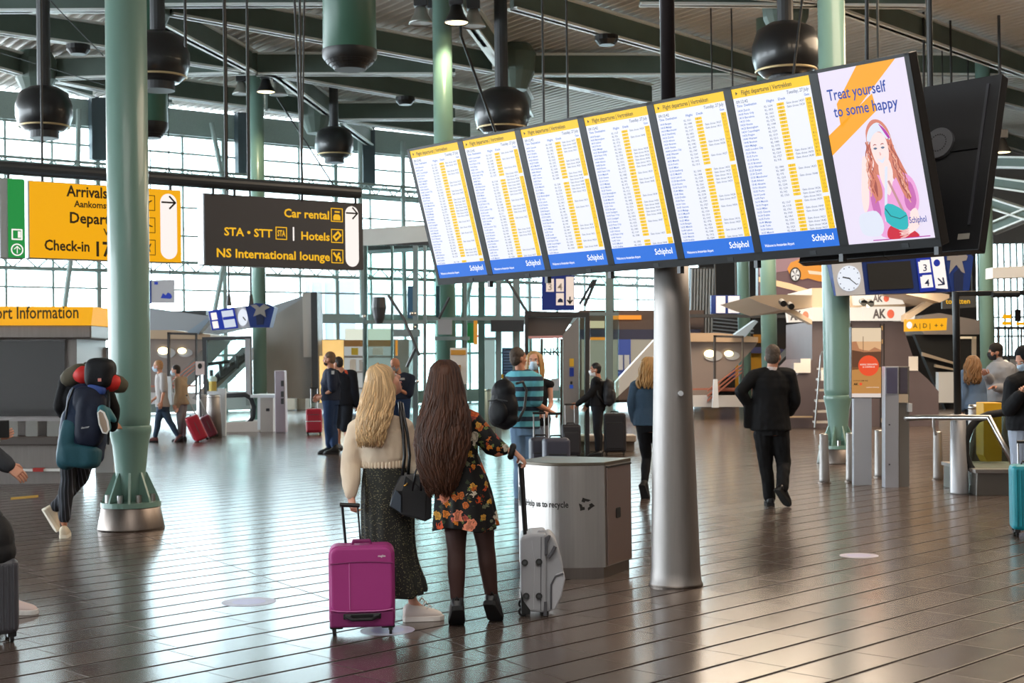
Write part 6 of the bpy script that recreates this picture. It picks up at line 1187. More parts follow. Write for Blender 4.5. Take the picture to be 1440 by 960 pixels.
        for i in range(n):
            a = rr.uniform(amin, amax); ph = rr.uniform(0, 6.3); wl = rr.uniform(14, 22); end = rr.uniform(.80, 1.0); pts = []; N = 15
            top_ = h + u * (.136 * k) + f * (rr.uniform(-.03, .035) * k) + r * rr.uniform(-.012, .012); pts.append(top_); g_ = guide[0]; d_ = g_[3] * math.cos(a) + g_[4] * math.sin(a); d_ = (d_ - u * d_.dot(u)).normalized(); sc3 = 1 + .03 * math.sin(5 * i)
            for q_ in (.35, .7, 1.05): pts.append(h + (u * .035 + (u * math.cos(q_) * .106 + d_ * math.sin(q_) * .104) * sc3) * k)
            for j in range(2, N):
                t = (j - 1) / (N - 2) * end * (len(guide) - 1); g0 = min(int(t), len(guide) - 2); fr_ = t - g0; A, B = guide[g0], guide[g0 + 1]
                c = lerp(A[0], B[0], fr_); wd = lerp(A[1], B[1], fr_); dp = lerp(A[2], B[2], fr_); r0 = lerp(A[3], B[3], fr_); f0 = lerp(A[4], B[4], fr_); sc2 = .97 + .1 * math.sin(ph + 3 * i)
                w2 = wave * min(1, j / 5)
                pts.append(c + r0 * (wd * sc2 * math.cos(a) + w2 * math.sin(ph + t * wl * .2)) + f0 * (dp * sc2 * math.sin(a) + w2 * .5 * math.cos(ph + t * wl * .23)))
            mb.tube(pts, [rad * (.5 + .6 * math.sin(math.pi * min(1, (j + 1) / N * .9))) if j < len(pts) - 1 else rad * .12 for j in range(len(pts))], 6)
        return mb.build('hair_strands', m, o, smooth=True)
def backpack(label, c, yaw, w_, h, d, m, m2, group=None, name='backpack'):
    root = thing(name, label, 'backpack', c, group); R3 = Matrix.Rotation(yaw, 3, 'Z'); T = lambda x, y, z: V(c) + R3 @ V((x, y, z))
    X, Y = R3 @ V((1, 0, 0)), R3 @ V((0, 1, 0)); ax = (X, Y, Z1)
    MB().ell(T(0, 0, h * .42), w_ / 2, d / 2, h * .44, ax).ell(T(0, .0, h * .72), w_ * .42, d * .42, h * .28, ax).ell(T(0, 0, h * .2), w_ * .5, d * .5, h * .2, ax).build('main_pack', m, root, remesh=.014, sm=3, wob=.01)
    MB().ell(T(0, -d * .42, h * .33), w_ * .36, d * .22, h * .25, ax).build('front_pocket', m, root, remesh=.012, sm=3, wob=.006)
    MB().tube([T(-w_ * .36, -d * .42, h * .56), T(0, -d * .52, h * .6), T(w_ * .36, -d * .42, h * .56)], .008, 6).build('zip', m2, root); MB().tube([T(-.03, d * .2, h * .96), T(0, d * .1, h * 1.04), T(.03, d * .2, h * .96)], .008, 6).build('loop', m2, root)
    for sx in (-1, 1): MB().tube([T(sx * w_ * .3, d * .35, h * .9), T(sx * w_ * .33, d * .75, h * .93), T(sx * w_ * .34, d * 1.0, h * .75), T(sx * w_ * .36, d * .8, h * .4), T(sx * w_ * .34, d * .35, h * .15)], .016, 8).build('shoulder_strap', m2, root, smooth=True)
    return root
BLONDE = islandmat('blonde_hair', '#c4a276', .5, .38); BRUN = islandmat('brunette_hair', '#45291b', .55, .45); DKH = mat('dark_hair', '#241a15', .6, nz=.3, nscale=60); GRH = mat('grey_brown_hair', '#4a3d33', .7, nz=.3, nscale=60); LTB = islandmat('light_brown_hair', '#a8804e', .5, .3)
# ---------------------------------------------------------------- blonde woman
B = Fig('blonde woman in cream jacket and speckled dark skirt looking up at the boards', 9.25, (545, 868), 1.70, 14, fem=True,
        head=(541, 538, 0), neck=(531, 583, 0), chest=(533, 615, 0), waist=(540, 648, 0), pelvis=(545, 680, 0), shL=(503, 602, .03), shR=(568, 601, -.02), elL=(494, 655, .0), wrL=(494, 697, -.12), elR=(579, 650, .0), wrR=(590, 668, -.05),
        hpL=(527, 690, 0), hpR=(562, 690, 0), knL=(530, 770, .02), knR=(572, 775, .0), anL=(528, 851, .12), anR=(581, 852, 0), toL=(524, 858, .3), toR=(618, 866, .03))
B.hy = math.radians(62); B.hp = math.radians(34); B.hr = math.radians(-4); B.browm = mat('brow_blonde', '#a07c52', .8)
B.body(hands={'L': ((.12, .05, -1), (.6, .5, .1), .9), 'R': ((.3, -.2, -.6), (-.5, .5, 0), .6)})
CREAM_J = fabric('cream_jacket', '#d9c6ae', .25, 35, .8)
def puff(mb):
    J = B.J
    for n in 'LR': mb.caps([J['sh' + n], lerp(J['sh' + n], J['el' + n], .6), J['el' + n], lerp(J['el' + n], J['wr' + n], .55), lerp(J['el' + n], J['wr' + n], .9)], [.062, .07, .068, .062, .042], 14)
    mb.loft([[c + B.r * a * math.cos(q) + B.f * d * math.sin(q) for q in [2 * math.pi * i / 20 for i in range(20)]] for c, a, d in ((at(541, 653, 9.25), .145, .11), (at(540, 643, 9.25), .168, .13), (at(537, 622, 9.25), .172, .135), (at(535, 605, 9.25), .165, .12))])
jk = B.top('jacket', CREAM_J, 1.8, .018, 0, .62, .011, .008, collar=True, extra=puff)
gat = MB()
for i in range(40):
    q = 2 * math.pi * i / 40; c = at(541.5, 653, 9.25); p = c + B.r * .15 * math.cos(q) + B.f * .115 * math.sin(q); gat.caps([p + Z1 * .022, p - Z1 * .008], [.010, .013], 6)
gat.build('gathered_hem', CREAM_J, jk, smooth=True)
for n in 'L': w0 = lerp(B.J['el' + n], B.J['wr' + n], .85); d = (B.J['wr' + n] - B.J['el' + n]).normalized(); MB().caps([w0 - d * .025, w0 + d * .02], [.037, .036], 14).build('cuff', CREAM_J, jk, smooth=True)
def skirtmat():
    m = mat('speckled_skirt', '#24251f', .85); nt = m.node_tree; b = nt.nodes['Principled BSDF']; tc = nt.nodes.new('ShaderNodeTexCoord'); v = nt.nodes.new('ShaderNodeTexVoronoi'); v.inputs['Scale'].default_value = 140; nt.links.new(tc.outputs['Object'], v.inputs['Vector'])
    n = nt.nodes.new('ShaderNodeTexNoise'); n.inputs['Scale'].default_value = 300; nt.links.new(tc.outputs['Object'], n.inputs['Vector'])
    s = nt.nodes.new('ShaderNodeSeparateColor'); nt.links.new(v.outputs['Color'], s.inputs[0]); g = nt.nodes.new('ShaderNodeMath'); g.operation = 'GREATER_THAN'; g.inputs[1].default_value = .70; nt.links.new(s.outputs[0], g.inputs[0])
    l = nt.nodes.new('ShaderNodeMath'); l.operation = 'LESS_THAN'; l.inputs[1].default_value = .33; nt.links.new(v.outputs['Distance'], l.inputs[0]); k = nt.nodes.new('ShaderNodeMath'); k.operation = 'MULTIPLY'; nt.links.new(g.outputs[0], k.inputs[0]); nt.links.new(l.outputs[0], k.inputs[1])
    mx = nt.nodes.new('ShaderNodeMix'); mx.data_type = 'RGBA'; mx.inputs[6].default_value = lin('#22231e'); mx.inputs[7].default_value = lin('#8f8763'); nt.links.new(k.outputs[0], mx.inputs[0]); nt.links.new(mx.outputs[2], b.inputs['Base Color']); return m
SKM = skirtmat()
def skirt(fig, name, m, rows, pleat, npl, seg=96, wid=None, ph=0.):
    rings = []
    for (cx, cy, dy, a, d, pl) in rows:
        c = at(cx, cy, fig.Y + dy); rings.append([c + fig.r * (a * math.cos(q) * (1 + pl * pleat * math.sin(npl * q + 2 * math.sin(q * 3) + ph))) + fig.f * (d * math.sin(q) * (1 + pl * pleat * math.sin(npl * q + 2 * math.sin(q * 3) + ph))) + Z1 * (pl * .012 * math.sin(3 * q + 1)) for q in [2 * math.pi * i / seg for i in range(seg)]])
    o = MB().loft(rings, False).build(name, m, fig.root, smooth=True); md = o.modifiers.new('t', 'SOLIDIFY'); md.thickness = .006; md.offset = -1; md = o.modifiers.new('s', 'SUBSURF'); md.levels = 1; md.render_levels = 1; return o
skirt(B, 'skirt', SKM, [(541, 643, 0, .128, .105, 0), (542, 660, 0, .15, .125, .1), (545, 690, 0, .178, .15, .2), (545, 730, 0, .175, .15, .4), (546, 770, 0, .172, .15, .6), (549, 800, 0, .185, .165, .9), (553, 816, 0, .205, .185, 1.0), (554, 834, 0, .212, .195, 1.2)], .07, 13)
SNK = mat('white_sneaker', '#e3d8d0', .55, bump=.1, bscale=40); B.shoes(SNK, mat('sneaker_sole', '#efe9e2', .6), L_=.265)
sh_ = [c for c in B.root.children if c.name.startswith('shoe')]
for k in range(4): p = lerp(B.J['anR'], B.J['toR'], .32 + .14 * k); MB().tube([p + V((-.01, -.04, .055 - .012 * k)), p + V((0, 0, .075 - .014 * k)), p + V((.01, .04, .055 - .012 * k))], .005, 6).build('lace', WHITE, sh_[0])
r_, f_, u_ = B.headaxes(); h_ = B.J['head']; bk = -B.f
gB = [(at(537, 541, 9.24), .100, .112, B.r, B.f), (at(534, 562, 9.18), .112, .105, B.r, B.f), (at(529, 585, 9.13), .113, .085, B.r, B.f), (at(525, 602, 9.10), .100, .06, B.r, B.f), (at(523, 616, 9.10), .09, .045, B.r, B.f), (at(522, 630, 9.11), .08, .03, B.r, B.f)]
B.long_hair(BLONDE, 330, gB, .0068, 3, .012, amin=-3.5, amax=-.35)
# ---------------------------------------------------------------- brunette woman
N_ = Fig('woman with long dark brown hair in a black floral dress', 9.0, (662, 875), 1.68, 4, fem=True,
         head=(626, 536, 0), neck=(628, 575, 0), chest=(635, 608, 0), waist=(643, 643, 0), pelvis=(651, 690, 0), shL=(602, 592, .0), shR=(663, 588, 0), elR=(694, 628, -.02), wrR=(724, 636, -.02), elL=(603, 640, -.05), wrL=(612, 662, -.10),
         hpL=(640, 700, 0), hpR=(674, 700, 0), knL=(642, 775, 0), knR=(683, 768, .05), anL=(643, 850, 0), anR=(692, 843, .12), toL=(641, 868, .17), toR=(700, 861, .27))
N_.hy = math.radians(3); N_.hp = math.radians(6)
N_.body(hands={'R': ((.6, .1, -.55), (-.3, .2, -1), .95), 'L': ((.2, -.3, -.8), (.6, .6, 0), .5)})
def floral():
    m = mat('floral_dress', '#121112', .7); nt = m.node_tree; b = nt.nodes['Principled BSDF']; L = nt.links.new; tc = nt.nodes.new('ShaderNodeTexCoord')
    b.inputs['Specular IOR Level'].default_value = .3
    def M(op, a, c=None):
        n = nt.nodes.new('ShaderNodeMath'); n.operation = op
        for i, x in enumerate((a, c)):
            if x is None: continue
            if isinstance(x, (int, float)): n.inputs[i].default_value = x
            else: L(x, n.inputs[i])
        return n.outputs[0]
    prev = (lin('#131213'))[:4]; cur = None
    for sc, rad, thr, cols, seed in ((24, .30, .38, ['#4a5a38', '#6d7a45', '#39462e', '#7b7f63'], 7.3), (18, .38, .34, ['#c96a2a', '#e0842f', '#d9a040', '#b04a3a'], 3.1), (11.5, .42, .28, ['#d9632e', '#cf4f24', '#e58a6a', '#cfc3ae'], 0.)):
        mp = nt.nodes.new('ShaderNodeMapping'); mp.inputs['Location'].default_value = (seed, seed * .7, seed * 1.3); mp.inputs['Scale'].default_value = (1, .35, 1); nz_ = nt.nodes.new('ShaderNodeTexNoise'); nz_.inputs['Scale'].default_value = sc * 2.2; nz_.inputs['Detail'].default_value = 3; L(tc.outputs['Object'], nz_.inputs['Vector']); av = nt.nodes.new('ShaderNodeVectorMath'); av.operation = 'MULTIPLY_ADD'; av.inputs[1].default_value = (.9 / sc,) * 3; L(nz_.outputs['Color'], av.inputs[0]); L(tc.outputs['Object'], av.inputs[2]); L(av.outputs[0], mp.inputs[0])
        v = nt.nodes.new('ShaderNodeTexVoronoi'); v.inputs['Scale'].default_value = sc; L(mp.outputs[0], v.inputs['Vector'])
        sub = nt.nodes.new('ShaderNodeVectorMath'); sub.operation = 'SUBTRACT'; ms_ = nt.nodes.new('ShaderNodeVectorMath'); ms_.operation = 'SCALE'; ms_.inputs['Scale'].default_value = 1.0; L(mp.outputs[0], sub.inputs[0]); L(v.outputs['Position'], sub.inputs[1])
        sp = nt.nodes.new('ShaderNodeSeparateXYZ'); L(sub.outputs[0], sp.inputs[0]); an = M('ARCTAN2', sp.outputs[2], sp.outputs[0]); scn = nt.nodes.new('ShaderNodeSeparateColor'); L(v.outputs['Color'], scn.inputs[0])
        pet = M('ADD', 1.0, M('MULTIPLY', M('COSINE', M('ADD', M('MULTIPLY', an, 5), M('MULTIPLY', scn.outputs[2], 6))), .10)); lim = M('MULTIPLY', pet, rad)
        d = M('DIVIDE', v.outputs['Distance'], lim); ins = M('MULTIPLY', M('LESS_THAN', d, 1.), M('GREATER_THAN', scn.outputs[0], thr))
        cr = nt.nodes.new('ShaderNodeValToRGB'); cr.color_ramp.interpolation = 'CONSTANT'
        for i, c in enumerate(cols):
            e = cr.color_ramp.elements[i] if i < 2 else cr.color_ramp.elements.new(i / len(cols)); e.position = i / len(cols); e.color = lin(c)
        L(scn.outputs[1], cr.inputs[0]); dk = nt.nodes.new('ShaderNodeMix'); dk.data_type = 'RGBA'; dk.blend_type = 'MULTIPLY'; dk.inputs[0].default_value = 1; L(cr.outputs[0], dk.inputs[6])
        ring = M('ADD', .72, M('MULTIPLY', M('SINE', M('ADD', M('MULTIPLY', d, 9), M('MULTIPLY', M('COSINE', M('MULTIPLY', an, 10)), .8))), .28)); L(ring, dk.inputs[7])
        mx = nt.nodes.new('ShaderNodeMix'); mx.data_type = 'RGBA'; L(ins, mx.inputs[0]); L(dk.outputs[2], mx.inputs[7])
        if cur is None: mx.inputs[6].default_value = prev
        else: L(cur, mx.inputs[6])
        cur = mx.outputs[2]
    L(cur, b.inputs['Base Color']); return m
FLO = floral()
def slv(mb):
    J = N_.J; mb.caps([J['shR'], lerp(J['shR'], J['elR'], .55), J['elR'], lerp(J['elR'], J['wrR'], .25), lerp(J['elR'], J['wrR'], .46)], [.058, .064, .068, .062, .040], 14); mb.caps([J['shL'], lerp(J['shL'], J['elL'], .55), J['elL'], lerp(J['elL'], J['wrL'], .6)], [.056, .06, .06, .04], 14)
N_.top('dress_bodice', FLO, 1.35, .012, 0, .42, .008, .008, extra=slv)
skirt(N_, 'dress_skirt', FLO, [(643, 634, 0, .128, .103, 0), (644, 645, 0, .137, .112, .1), (648, 672, 0, .168, .14, .5), (652, 705, 0, .188, .165, .9), (653, 735, 0, .205, .185, 1.2), (653.5, 742, 0, .208, .19, 1.25)], .06, 11, ph=1.)
TIGHT = mat('sheer_black_tights', '#46302c', .6, spec=.3)
tb_ = MB()
for n in 'RL': N_.leg(tb_, n, .006, 2.)
tb_.build('tights', TIGHT, N_.root, remesh=.008, sm=4)
BSH = mat('black_sneaker', '#1d1d20', .4, bump=.3, bscale=30); N_.shoes(BSH, RUBBER, L_=.255, boot=.02)
for c in [c for c in N_.root.children if c.name.startswith('shoe')][:2]:
    n = 'R' if c is [q for q in N_.root.children if q.name.startswith('shoe')][0] else 'L'; a = N_.J['an' + n]; MB().tube([a + V((-.01, -.05, .035)), a + V((.0, -.065, .06)), a + V((.012, -.05, .035))], .006, 6).build('heel_loop', BLACK, c)
w0 = lerp(N_.J['elR'], N_.J['wrR'], .86); d = (N_.J['wrR'] - N_.J['elR']).normalized(); x_, y_ = frame_of(d); MB().tube([w0 + (x_ * math.cos(k * .35) + y_ * math.sin(k * .35)) * .034 for k in range(18)], [.016 + .005 * (k % 2) for k in range(18)], 8, closed=True).build('scrunchie', BLACKM, N_.root, smooth=True)
gN = [(at(626, 540, 8.97), .105, .112, N_.r, N_.f), (at(626, 562, 8.94), .115, .108, N_.r, N_.f), (at(625, 590, 8.89), .145, .09, N_.r, N_.f), (at(622, 622, 8.85), .155, .08, N_.r, N_.f), (at(620, 652, 8.84), .132, .06, N_.r, N_.f), (at(619, 682, 8.85), .09, .04, N_.r, N_.f), (at(618, 700, 8.86), .06, .025, N_.r, N_.f)]
N_.long_hair(BRUN, 380, gN, .0075, 5, .015, nb=3)
# ---------------------------------------------------------------- businessman
SUIT = fabric('black_suit', '#131315', .15, 120, .8); S = Fig('man in black suit walking away right of the steel pillar', 16., (1086, 712), 1.82, 4,
        head=(1087, 502, .03), neck=(1086, 518, 0), chest=(1085, 545, 0), waist=(1083, 572, 0), pelvis=(1084, 602, 0), shL=(1061, 528, 0), shR=(1110, 527, 0), elL=(1041, 551, -.05), wrL=(1056, 574, .02), elR=(1119, 562, .0), wrR=(1110, 580, .2),
        hpL=(1073, 608, 0), hpR=(1096, 608, 0), knL=(1077, 655, .06), knR=(1102, 652, .02), anL=(1083, 702, .1), anR=(1100, 688, -.15), toL=(1081, 708, .28), toR=(1112, 705, -.06))
S.hy = math.radians(20); S.hp = -.15; S.body(SKIN2); S.pants('trousers', SUIT, 1.95, .022, .006, .010)
def jac(mb):
    mb.loft([[at(cx, cy, 16.) + V((a * math.cos(q), d * math.sin(q), 0)) for q in [2 * math.pi * i / 20 for i in range(20)]] for cx, cy, a, d in ((1084, 605, .235, .16), (1083, 585, .215, .15), (1083, 560, .205, .14), (1085, 535, .215, .13), (1086, 524, .16, .1))])
    mb.prism([at(x, y, 15.95) for x, y in ((1047, 572), (1066, 560), (1066, 604), (1047, 601))], (0, .05, 0))
S.top('suit_jacket', SUIT, 1.93, .022, 0, .3, .010, extra=jac); S.shoes(mat('black_leather_shoe', '#17171a', .3), RUBBER); S.cap_hair(GRH); MB().caps([S.J['neck'] + V((0, 0, -.02)), S.J['neck'] + V((0, .0, .012))], [.066, .06], 14).build('shirt_collar', mat('pale_collar', '#d9c9c6', .7), S.root, smooth=True)
# ---------------------------------------------------------------- backpacker
K = Fig('backpacker in pinstriped trousers leaning on the left green column', 14.0, (97, 748), 1.74, 12, head=(128, 527, .16), neck=(120, 530, .05), chest=(116, 560, 0), waist=(112, 590, 0), pelvis=(108, 620, 0), shL=(93, 540, 0), shR=(148, 545, .1), elL=(83, 572, -.05), wrL=(97, 592, .15), elR=(160, 575, .1), wrR=(158, 600, .3),
        hpL=(98, 624, 0), hpR=(123, 622, 0), knL=(96, 672, 0), knR=(114, 672, .12), anL=(90, 736, 0), anR=(73, 719, .1), toL=(93, 745, .2), toR=(89, 745, .16))
PIN = mat('pinstripe_trousers', '#1b1d24', .85); nt = PIN.node_tree; wv = nt.nodes.new('ShaderNodeTexWave'); wv.bands_direction = 'X'; wv.inputs['Scale'].default_value = 9; tcn = nt.nodes.new('ShaderNodeTexCoord'); nt.links.new(tcn.outputs['Object'], wv.inputs['Vector']); crn = nt.nodes.new('ShaderNodeValToRGB'); crn.color_ramp.elements[0].position = .82; crn.color_ramp.elements[0].color = lin('#191b22'); crn.color_ramp.elements[1].position = .97; crn.color_ramp.elements[1].color = lin('#555863'); nt.links.new(wv.outputs[0], crn.inputs[0]); nt.links.new(crn.outputs[0], nt.nodes['Principled BSDF'].inputs['Base Color'])
K.hy = math.radians(30); K.body(SKIN2, hands={'R': ((.4, .8, .1), (0, 1, -.3), .3)}); K.pants('trousers', PIN, 1.86, .02, .0, .008); K.top('sweater', fabric('black_sweater', '#17171a'), 2, .022); K.shoes(mat('cream_shoe', '#d9cbb2', .6), mat('cream_sole', '#e8dfcc', .6)); K.cap_hair(DKH)
NVY = fabric('pack_navy', '#1d2c45', .3, 30, .6); PTL = fabric('pack_teal', '#24505c', .3, 30, .6); KH = fabric('khaki_mat', '#565042', .4, 30, .8); PBL = fabric('pack_black', '#181a1f', .3, 30, .6); Yk = 13.66
bp = thing('trekking_backpack', 'large navy and teal trekking backpack on the leaning traveller', 'backpack', at(118, 655, Yk))
def blob(n, es, m, parent, wob=.01): 
    mb = MB()
    for x, y, dy, rx, ry, rz, a in es: ca, sa = math.cos(a), math.sin(a); mb.sell(at(x, y, Yk + dy), rx, ry, rz, (V((ca, 0, sa)), V((0, 1, 0)), V((-sa, 0, ca))), .55)
    return mb.build(n, m, parent, remesh=.014, sm=3, wob=wob, wsc=7)
mp_ = blob('main_pack', [(124, 572, .05, .19, .15, .22, -.12), (118, 605, .05, .22, .17, .22, -.12), (114, 630, .05, .215, .16, .16, -.1)], NVY, bp); blob('front_pocket', [(128, 590, -.07, .14, .1, .26, -.1), (124, 560, -.05, .14, .09, .12, 0)], fabric('pack_dark_navy', '#161d30', .3, 30, .6), bp)
blob('lower_pocket', [(113, 640, -.03, .20, .13, .12, -.1), (98, 622, .0, .09, .14, .26, -.15)], PTL, bp); blob('lid', [(141, 524.5, .02, .135, .15, .145, -.08)], PBL, bp)
for x0, y0, x1, y1, r in ((98, 531, 113, 523, .09), (160, 538, 168, 541, .085)): MB().caps([at(x0, y0, Yk + .12), at(x1, y1, Yk + .1)], [r, r], 18).build('rolled_mat', KH, bp, smooth=True)
for x, y in ((117.5, 527), (156, 538)): MB().caps([at(x - 2, y, Yk + .06), at(x + 2, y, Yk + .05)], [.088, .088], 18).build('red_band', mat('red_strap', '#c9201c', .6), bp, smooth=True)
blob('blue_flap', [(136, 547, -.06, .09, .06, .045, -.3)], mat('pack_blue', '#2c4a94', .6), bp, .004)
for pts in ([(104, 545), (96, 565), (92, 590)], [(113, 548), (108, 560), (106, 575)], [(152, 548), (151, 570), (153, 600), (152, 625)]): MB().tube([at(x, y, Yk - .1) for x, y in pts], .011, 6).build('strap', PBL, bp)
MB().box(at(140, 534, Yk - .14), (.03, .01, .03)).build('tag', mat('tag_pink', '#d98c84', .6), bp); text('deuter', .03, at(114, 603, Yk - .19), V((1, 0, .15)), Z1, LGREY, bp, 'badge')
hs = thing('hanging_shoe', 'teal trail shoe with pale sole hanging from the trekking backpack', 'shoe', at(147, 590, Yk)); MB().caps([at(144, 576, Yk - .16), at(150, 602, Yk - .16)], [.05, .045], 14).caps([at(150, 578, Yk - .12), at(160, 590, Yk - .1)], [.045, .03]).build('upper', mat('shoe_teal', '#2c6a74', .6), hs, remesh=.01, sm=3)
sp_ = [(138, 580), (141, 577), (146, 580), (151, 592), (153, 604), (150, 609), (145, 608), (140, 596)]; MB().prism([at(x, y, Yk - .24) for x, y in sp_], (0, .03, 0)).build('sole', mat('sole_tan', '#a08b78', .7), hs, bevel=.008); MB().tube([at(x, y, Yk - .235) for x, y in sp_], .01, 6, closed=True).build('sole_edge', WHITE, hs); MB().tube([at(154, 600, Yk - .05), at(153, 622, Yk - .05)], .006, 5).build('lace', PBL, hs)
# ---------------------------------------------------------------- masked couple
G = Fig('masked man in grey t-shirt and jeans walking left at the left', 31.2, (236, 620), 1.78, -82, head=(222, 515, 0), shR=(228, 529, -.0), elR=(229, 551, -.1), wrR=(213, 564, -.1), knR=(238, 592, 0), anR=(251, 614, 0), toR=(246, 619, 0), knL=(222, 592, 0), anL=(218, 615, 0), toL=(211, 619, 0), waist=(228, 560, 0), neck=(225, 524, 0), chest=(227, 540, 0), pelvis=(229, 572, 0), hpR=(230, 573, 0), hpL=(227, 573, 0))
G.hy = math.radians(-95); JEAN = fabric('dark_jeans', '#2f3e50', .2, 60); G.body(SKIN2); G.pants('jeans', JEAN); G.top('t_shirt', fabric('grey_tee', '#a39d9a'), .9, .022, .01); G.shoes(mat('dark_red_shoe', '#5a2a28', .6)); G.cap_hair(mat('sandy_hair', '#a87e58', .7, nz=.3, nscale=60)); G.mask()
W_ = Fig('masked woman in beige blazer following the man in the grey t-shirt', 31.4, (256, 618), 1.68, -78, fem=True, head=(247, 521, 0), neck=(250, 532, 0), elR=(255, 556, -.1), wrR=(250, 573, -.15)); W_.hy = math.radians(-90)
W_.body(SKIN); W_.pants('trousers', fabric('grey_trousers', '#77757a')); W_.top('blazer', fabric('beige_blazer', '#a08a72'), 1.9, .03, .02, .0); W_.shoes(BLACKM); W_.cap_hair(DKH); W_.mask()
# ---------------------------------------------------------------- officers
UNI = fabric('navy_uniform', '#232b3d', .2, 60); UNP = fabric('navy_trousers', '#263a5c', .2, 60)
O1 = Fig('bearded officer in navy uniform standing side on at left of the blonde woman', 26.3, (466, 639), 1.86, -78, head=(463, 505, 0), neck=(465, 517, 0), shR=(467, 527, -.16), elR=(468, 548, -.22), wrR=(452, 557, -.12), shL=(460, 526, .15), elL=(458, 550, .15), wrL=(450, 557, .05), toR=(462, 638, -.1), toL=(455, 635, .1), anL=(463, 631, .1), anR=(471, 634, -.1))
O1.hy = math.radians(-85); O1.body(SKIN2); O1.pants('trousers', UNP, 1.8, .03); O1.top('uniform_shirt', UNI, .85, .03, .015, .1); O1.shoes(BLACK, boot=.06, name='boot'); O1.cap_hair(mat('brown_short_hair', '#6e5540', .7)); r, f, u = O1.headaxes(); MB().ell(O1.J['head'] - u * .075 + f * .045, .058, .06, .045, (r, f, u)).build('beard', mat('beard_dark', '#3a2c24', .8), O1.root, smooth=True)
slab(rect(466, 521, 470, 526), 26.02, .02).build('sleeve_badge', LGREY, O1.root)
O2 = Fig('person in dark jacket and shorts half hidden behind the standing officer', 27.6, (483, 632), 1.78, 10, head=(475, 511, 0), knR=(486, 600, 0)); O2.hy = math.radians(-60); O2.body(SKIN2); O2.pants('shorts', fabric('dark_shorts', '#20242c'), 1.0, .035, .01); O2.top('jacket', fabric('black_jacket', '#1c2028'), 2, .045, .02, .0); O2.shoes(mat('grey_shoe', '#77797d', .6)); O2.cap_hair(DKH)
slab([(484, 519), (488, 521), (489, 526), (485, 524)], 27.38, .03).build('orange_patch', mat('patch_orange', '#d9542e', .6), O2.root)
O3 = Fig('bald officer in navy uniform looking down between the two women', 27., (564, 640), 1.84, 205, head=(556, 513, -.05), neck=(561, 526, 0), shL=(578, 532, 0), shR=(551, 530, 0), elL=(575, 555, -.1), wrL=(557, 545, -.25), elR=(548, 548, -.1), wrR=(556, 545, -.25)); O3.hy = math.radians(215); O3.hp = -.45
O3.body(SKIN2); O3.pants('trousers', UNP, 1.9, .03); O3.top('uniform_shirt', UNI, .9, .03, .01, .1); O3.shoes(BLACK, name='boot'); O3.mask(mat('mask_grey', '#8a8f98', .8)); slab(rect(562, 531, 569, 534), 26.75, .02).build('chest_label', LGREY, O3.root)
# ---------------------------------------------------------------- striped man, masked woman, boy
ST_ = mat('striped_shirt', '#5fb6c4', .85); nt = ST_.node_tree; tcn = nt.nodes.new('ShaderNodeTexCoord'); wv = nt.nodes.new('ShaderNodeTexWave'); wv.bands_direction = 'Z'; wv.inputs['Scale'].default_value = 2.6; wv.inputs['Distortion'].default_value = .6; nt.links.new(tcn.outputs['Object'], wv.inputs['Vector']); crn = nt.nodes.new('ShaderNodeValToRGB'); crn.color_ramp.interpolation = 'CONSTANT'; crn.color_ramp.elements[0].color = lin('#2a3648'); crn.color_ramp.elements[1].position = .42; crn.color_ramp.elements[1].color = lin('#63b4c4'); nt.links.new(wv.outputs[0], crn.inputs[0]); nt.links.new(crn.outputs[0], nt.nodes['Principled BSDF'].inputs['Base Color'])
M1 = Fig('man in turquoise striped t-shirt with black backpack beside the bin', 17.4, (735, 708), 1.80, 42, head=(729, 504, 0), neck=(732, 518, 0), chest=(737, 545, 0), waist=(738, 572, 0), pelvis=(738, 602, 0), shR=(755, 534, -.1), elR=(754, 568, -.15), wrR=(772, 577, .0), shL=(718, 532, .12), elL=(722, 565, .3), wrL=(745, 580, .4), toL=(725, 706, -.0), anL=(730, 700, .0), hpL=(730, 603, 0), hpR=(747, 603, 0), knR=(745, 655, 0), knL=(733, 655, 0), anR=(742, 700, .1))
M1.hy = math.radians(55); M1.body(SKIN2, hands={'R': ((.7, .2, -.3), (-.2, .3, -1), .8)}); LJ = fabric('light_jeans', '#6f8aa6', .2, 60); M1.pants('jeans', LJ, 1.95, .028); M1.top('t_shirt', ST_, .85, .026, .012, .05); M1.shoes(mat('grey_black_shoe', '#2c2d33', .5), WHITE); M1.cap_hair(GRH)
backpack('black backpack on the man in the striped t-shirt', at(709, 603, 17.05), math.radians(-38), .40, .60, .27, fabric('backpack_black', '#15161a', .3, 25, .6), DKGREY)
F1 = Fig('woman in black sleeveless top and face mask facing us beside the striped man', 18.2, (755, 700), 1.74, 184, fem=True, head=(751, 508, 0), shL=(773, 540, 0), elL=(775, 568, -.05), wrL=(770, 578, -.25)); F1.hy = math.radians(186)
F1.body(SKIN, hands={'L': ((-.3, -.6, -.3), (0, 0, -1), .8)}); F1.top('sleeveless_top', fabric('black_top', '#17171b'), .02, .014, .012, .0); F1.pants('trousers', fabric('grey_trousers', '#77757a')); F1.shoes(BLACKM); F1.mask(); F1.cap_hair(LTB)
r, f, u = F1.headaxes(); h = F1.J['head']; mb = MB()
for e in (-1, 1):
    for k in range(9): a = e * (.062 + .004 * k); mb.tube([h + r * (e * .03) + u * .13 - f * .02, h + r * a + u * .07 + f * (.045 - .012 * k), h + r * (a * 1.25) - u * .04 + f * (.03 - .01 * k), h + r * (a * 1.3) - u * .15 + f * (.04 - .01 * k), h + r * (a * 1.25) - u * .25 + f * .05], [.006, .014, .014, .012, .004], 6)
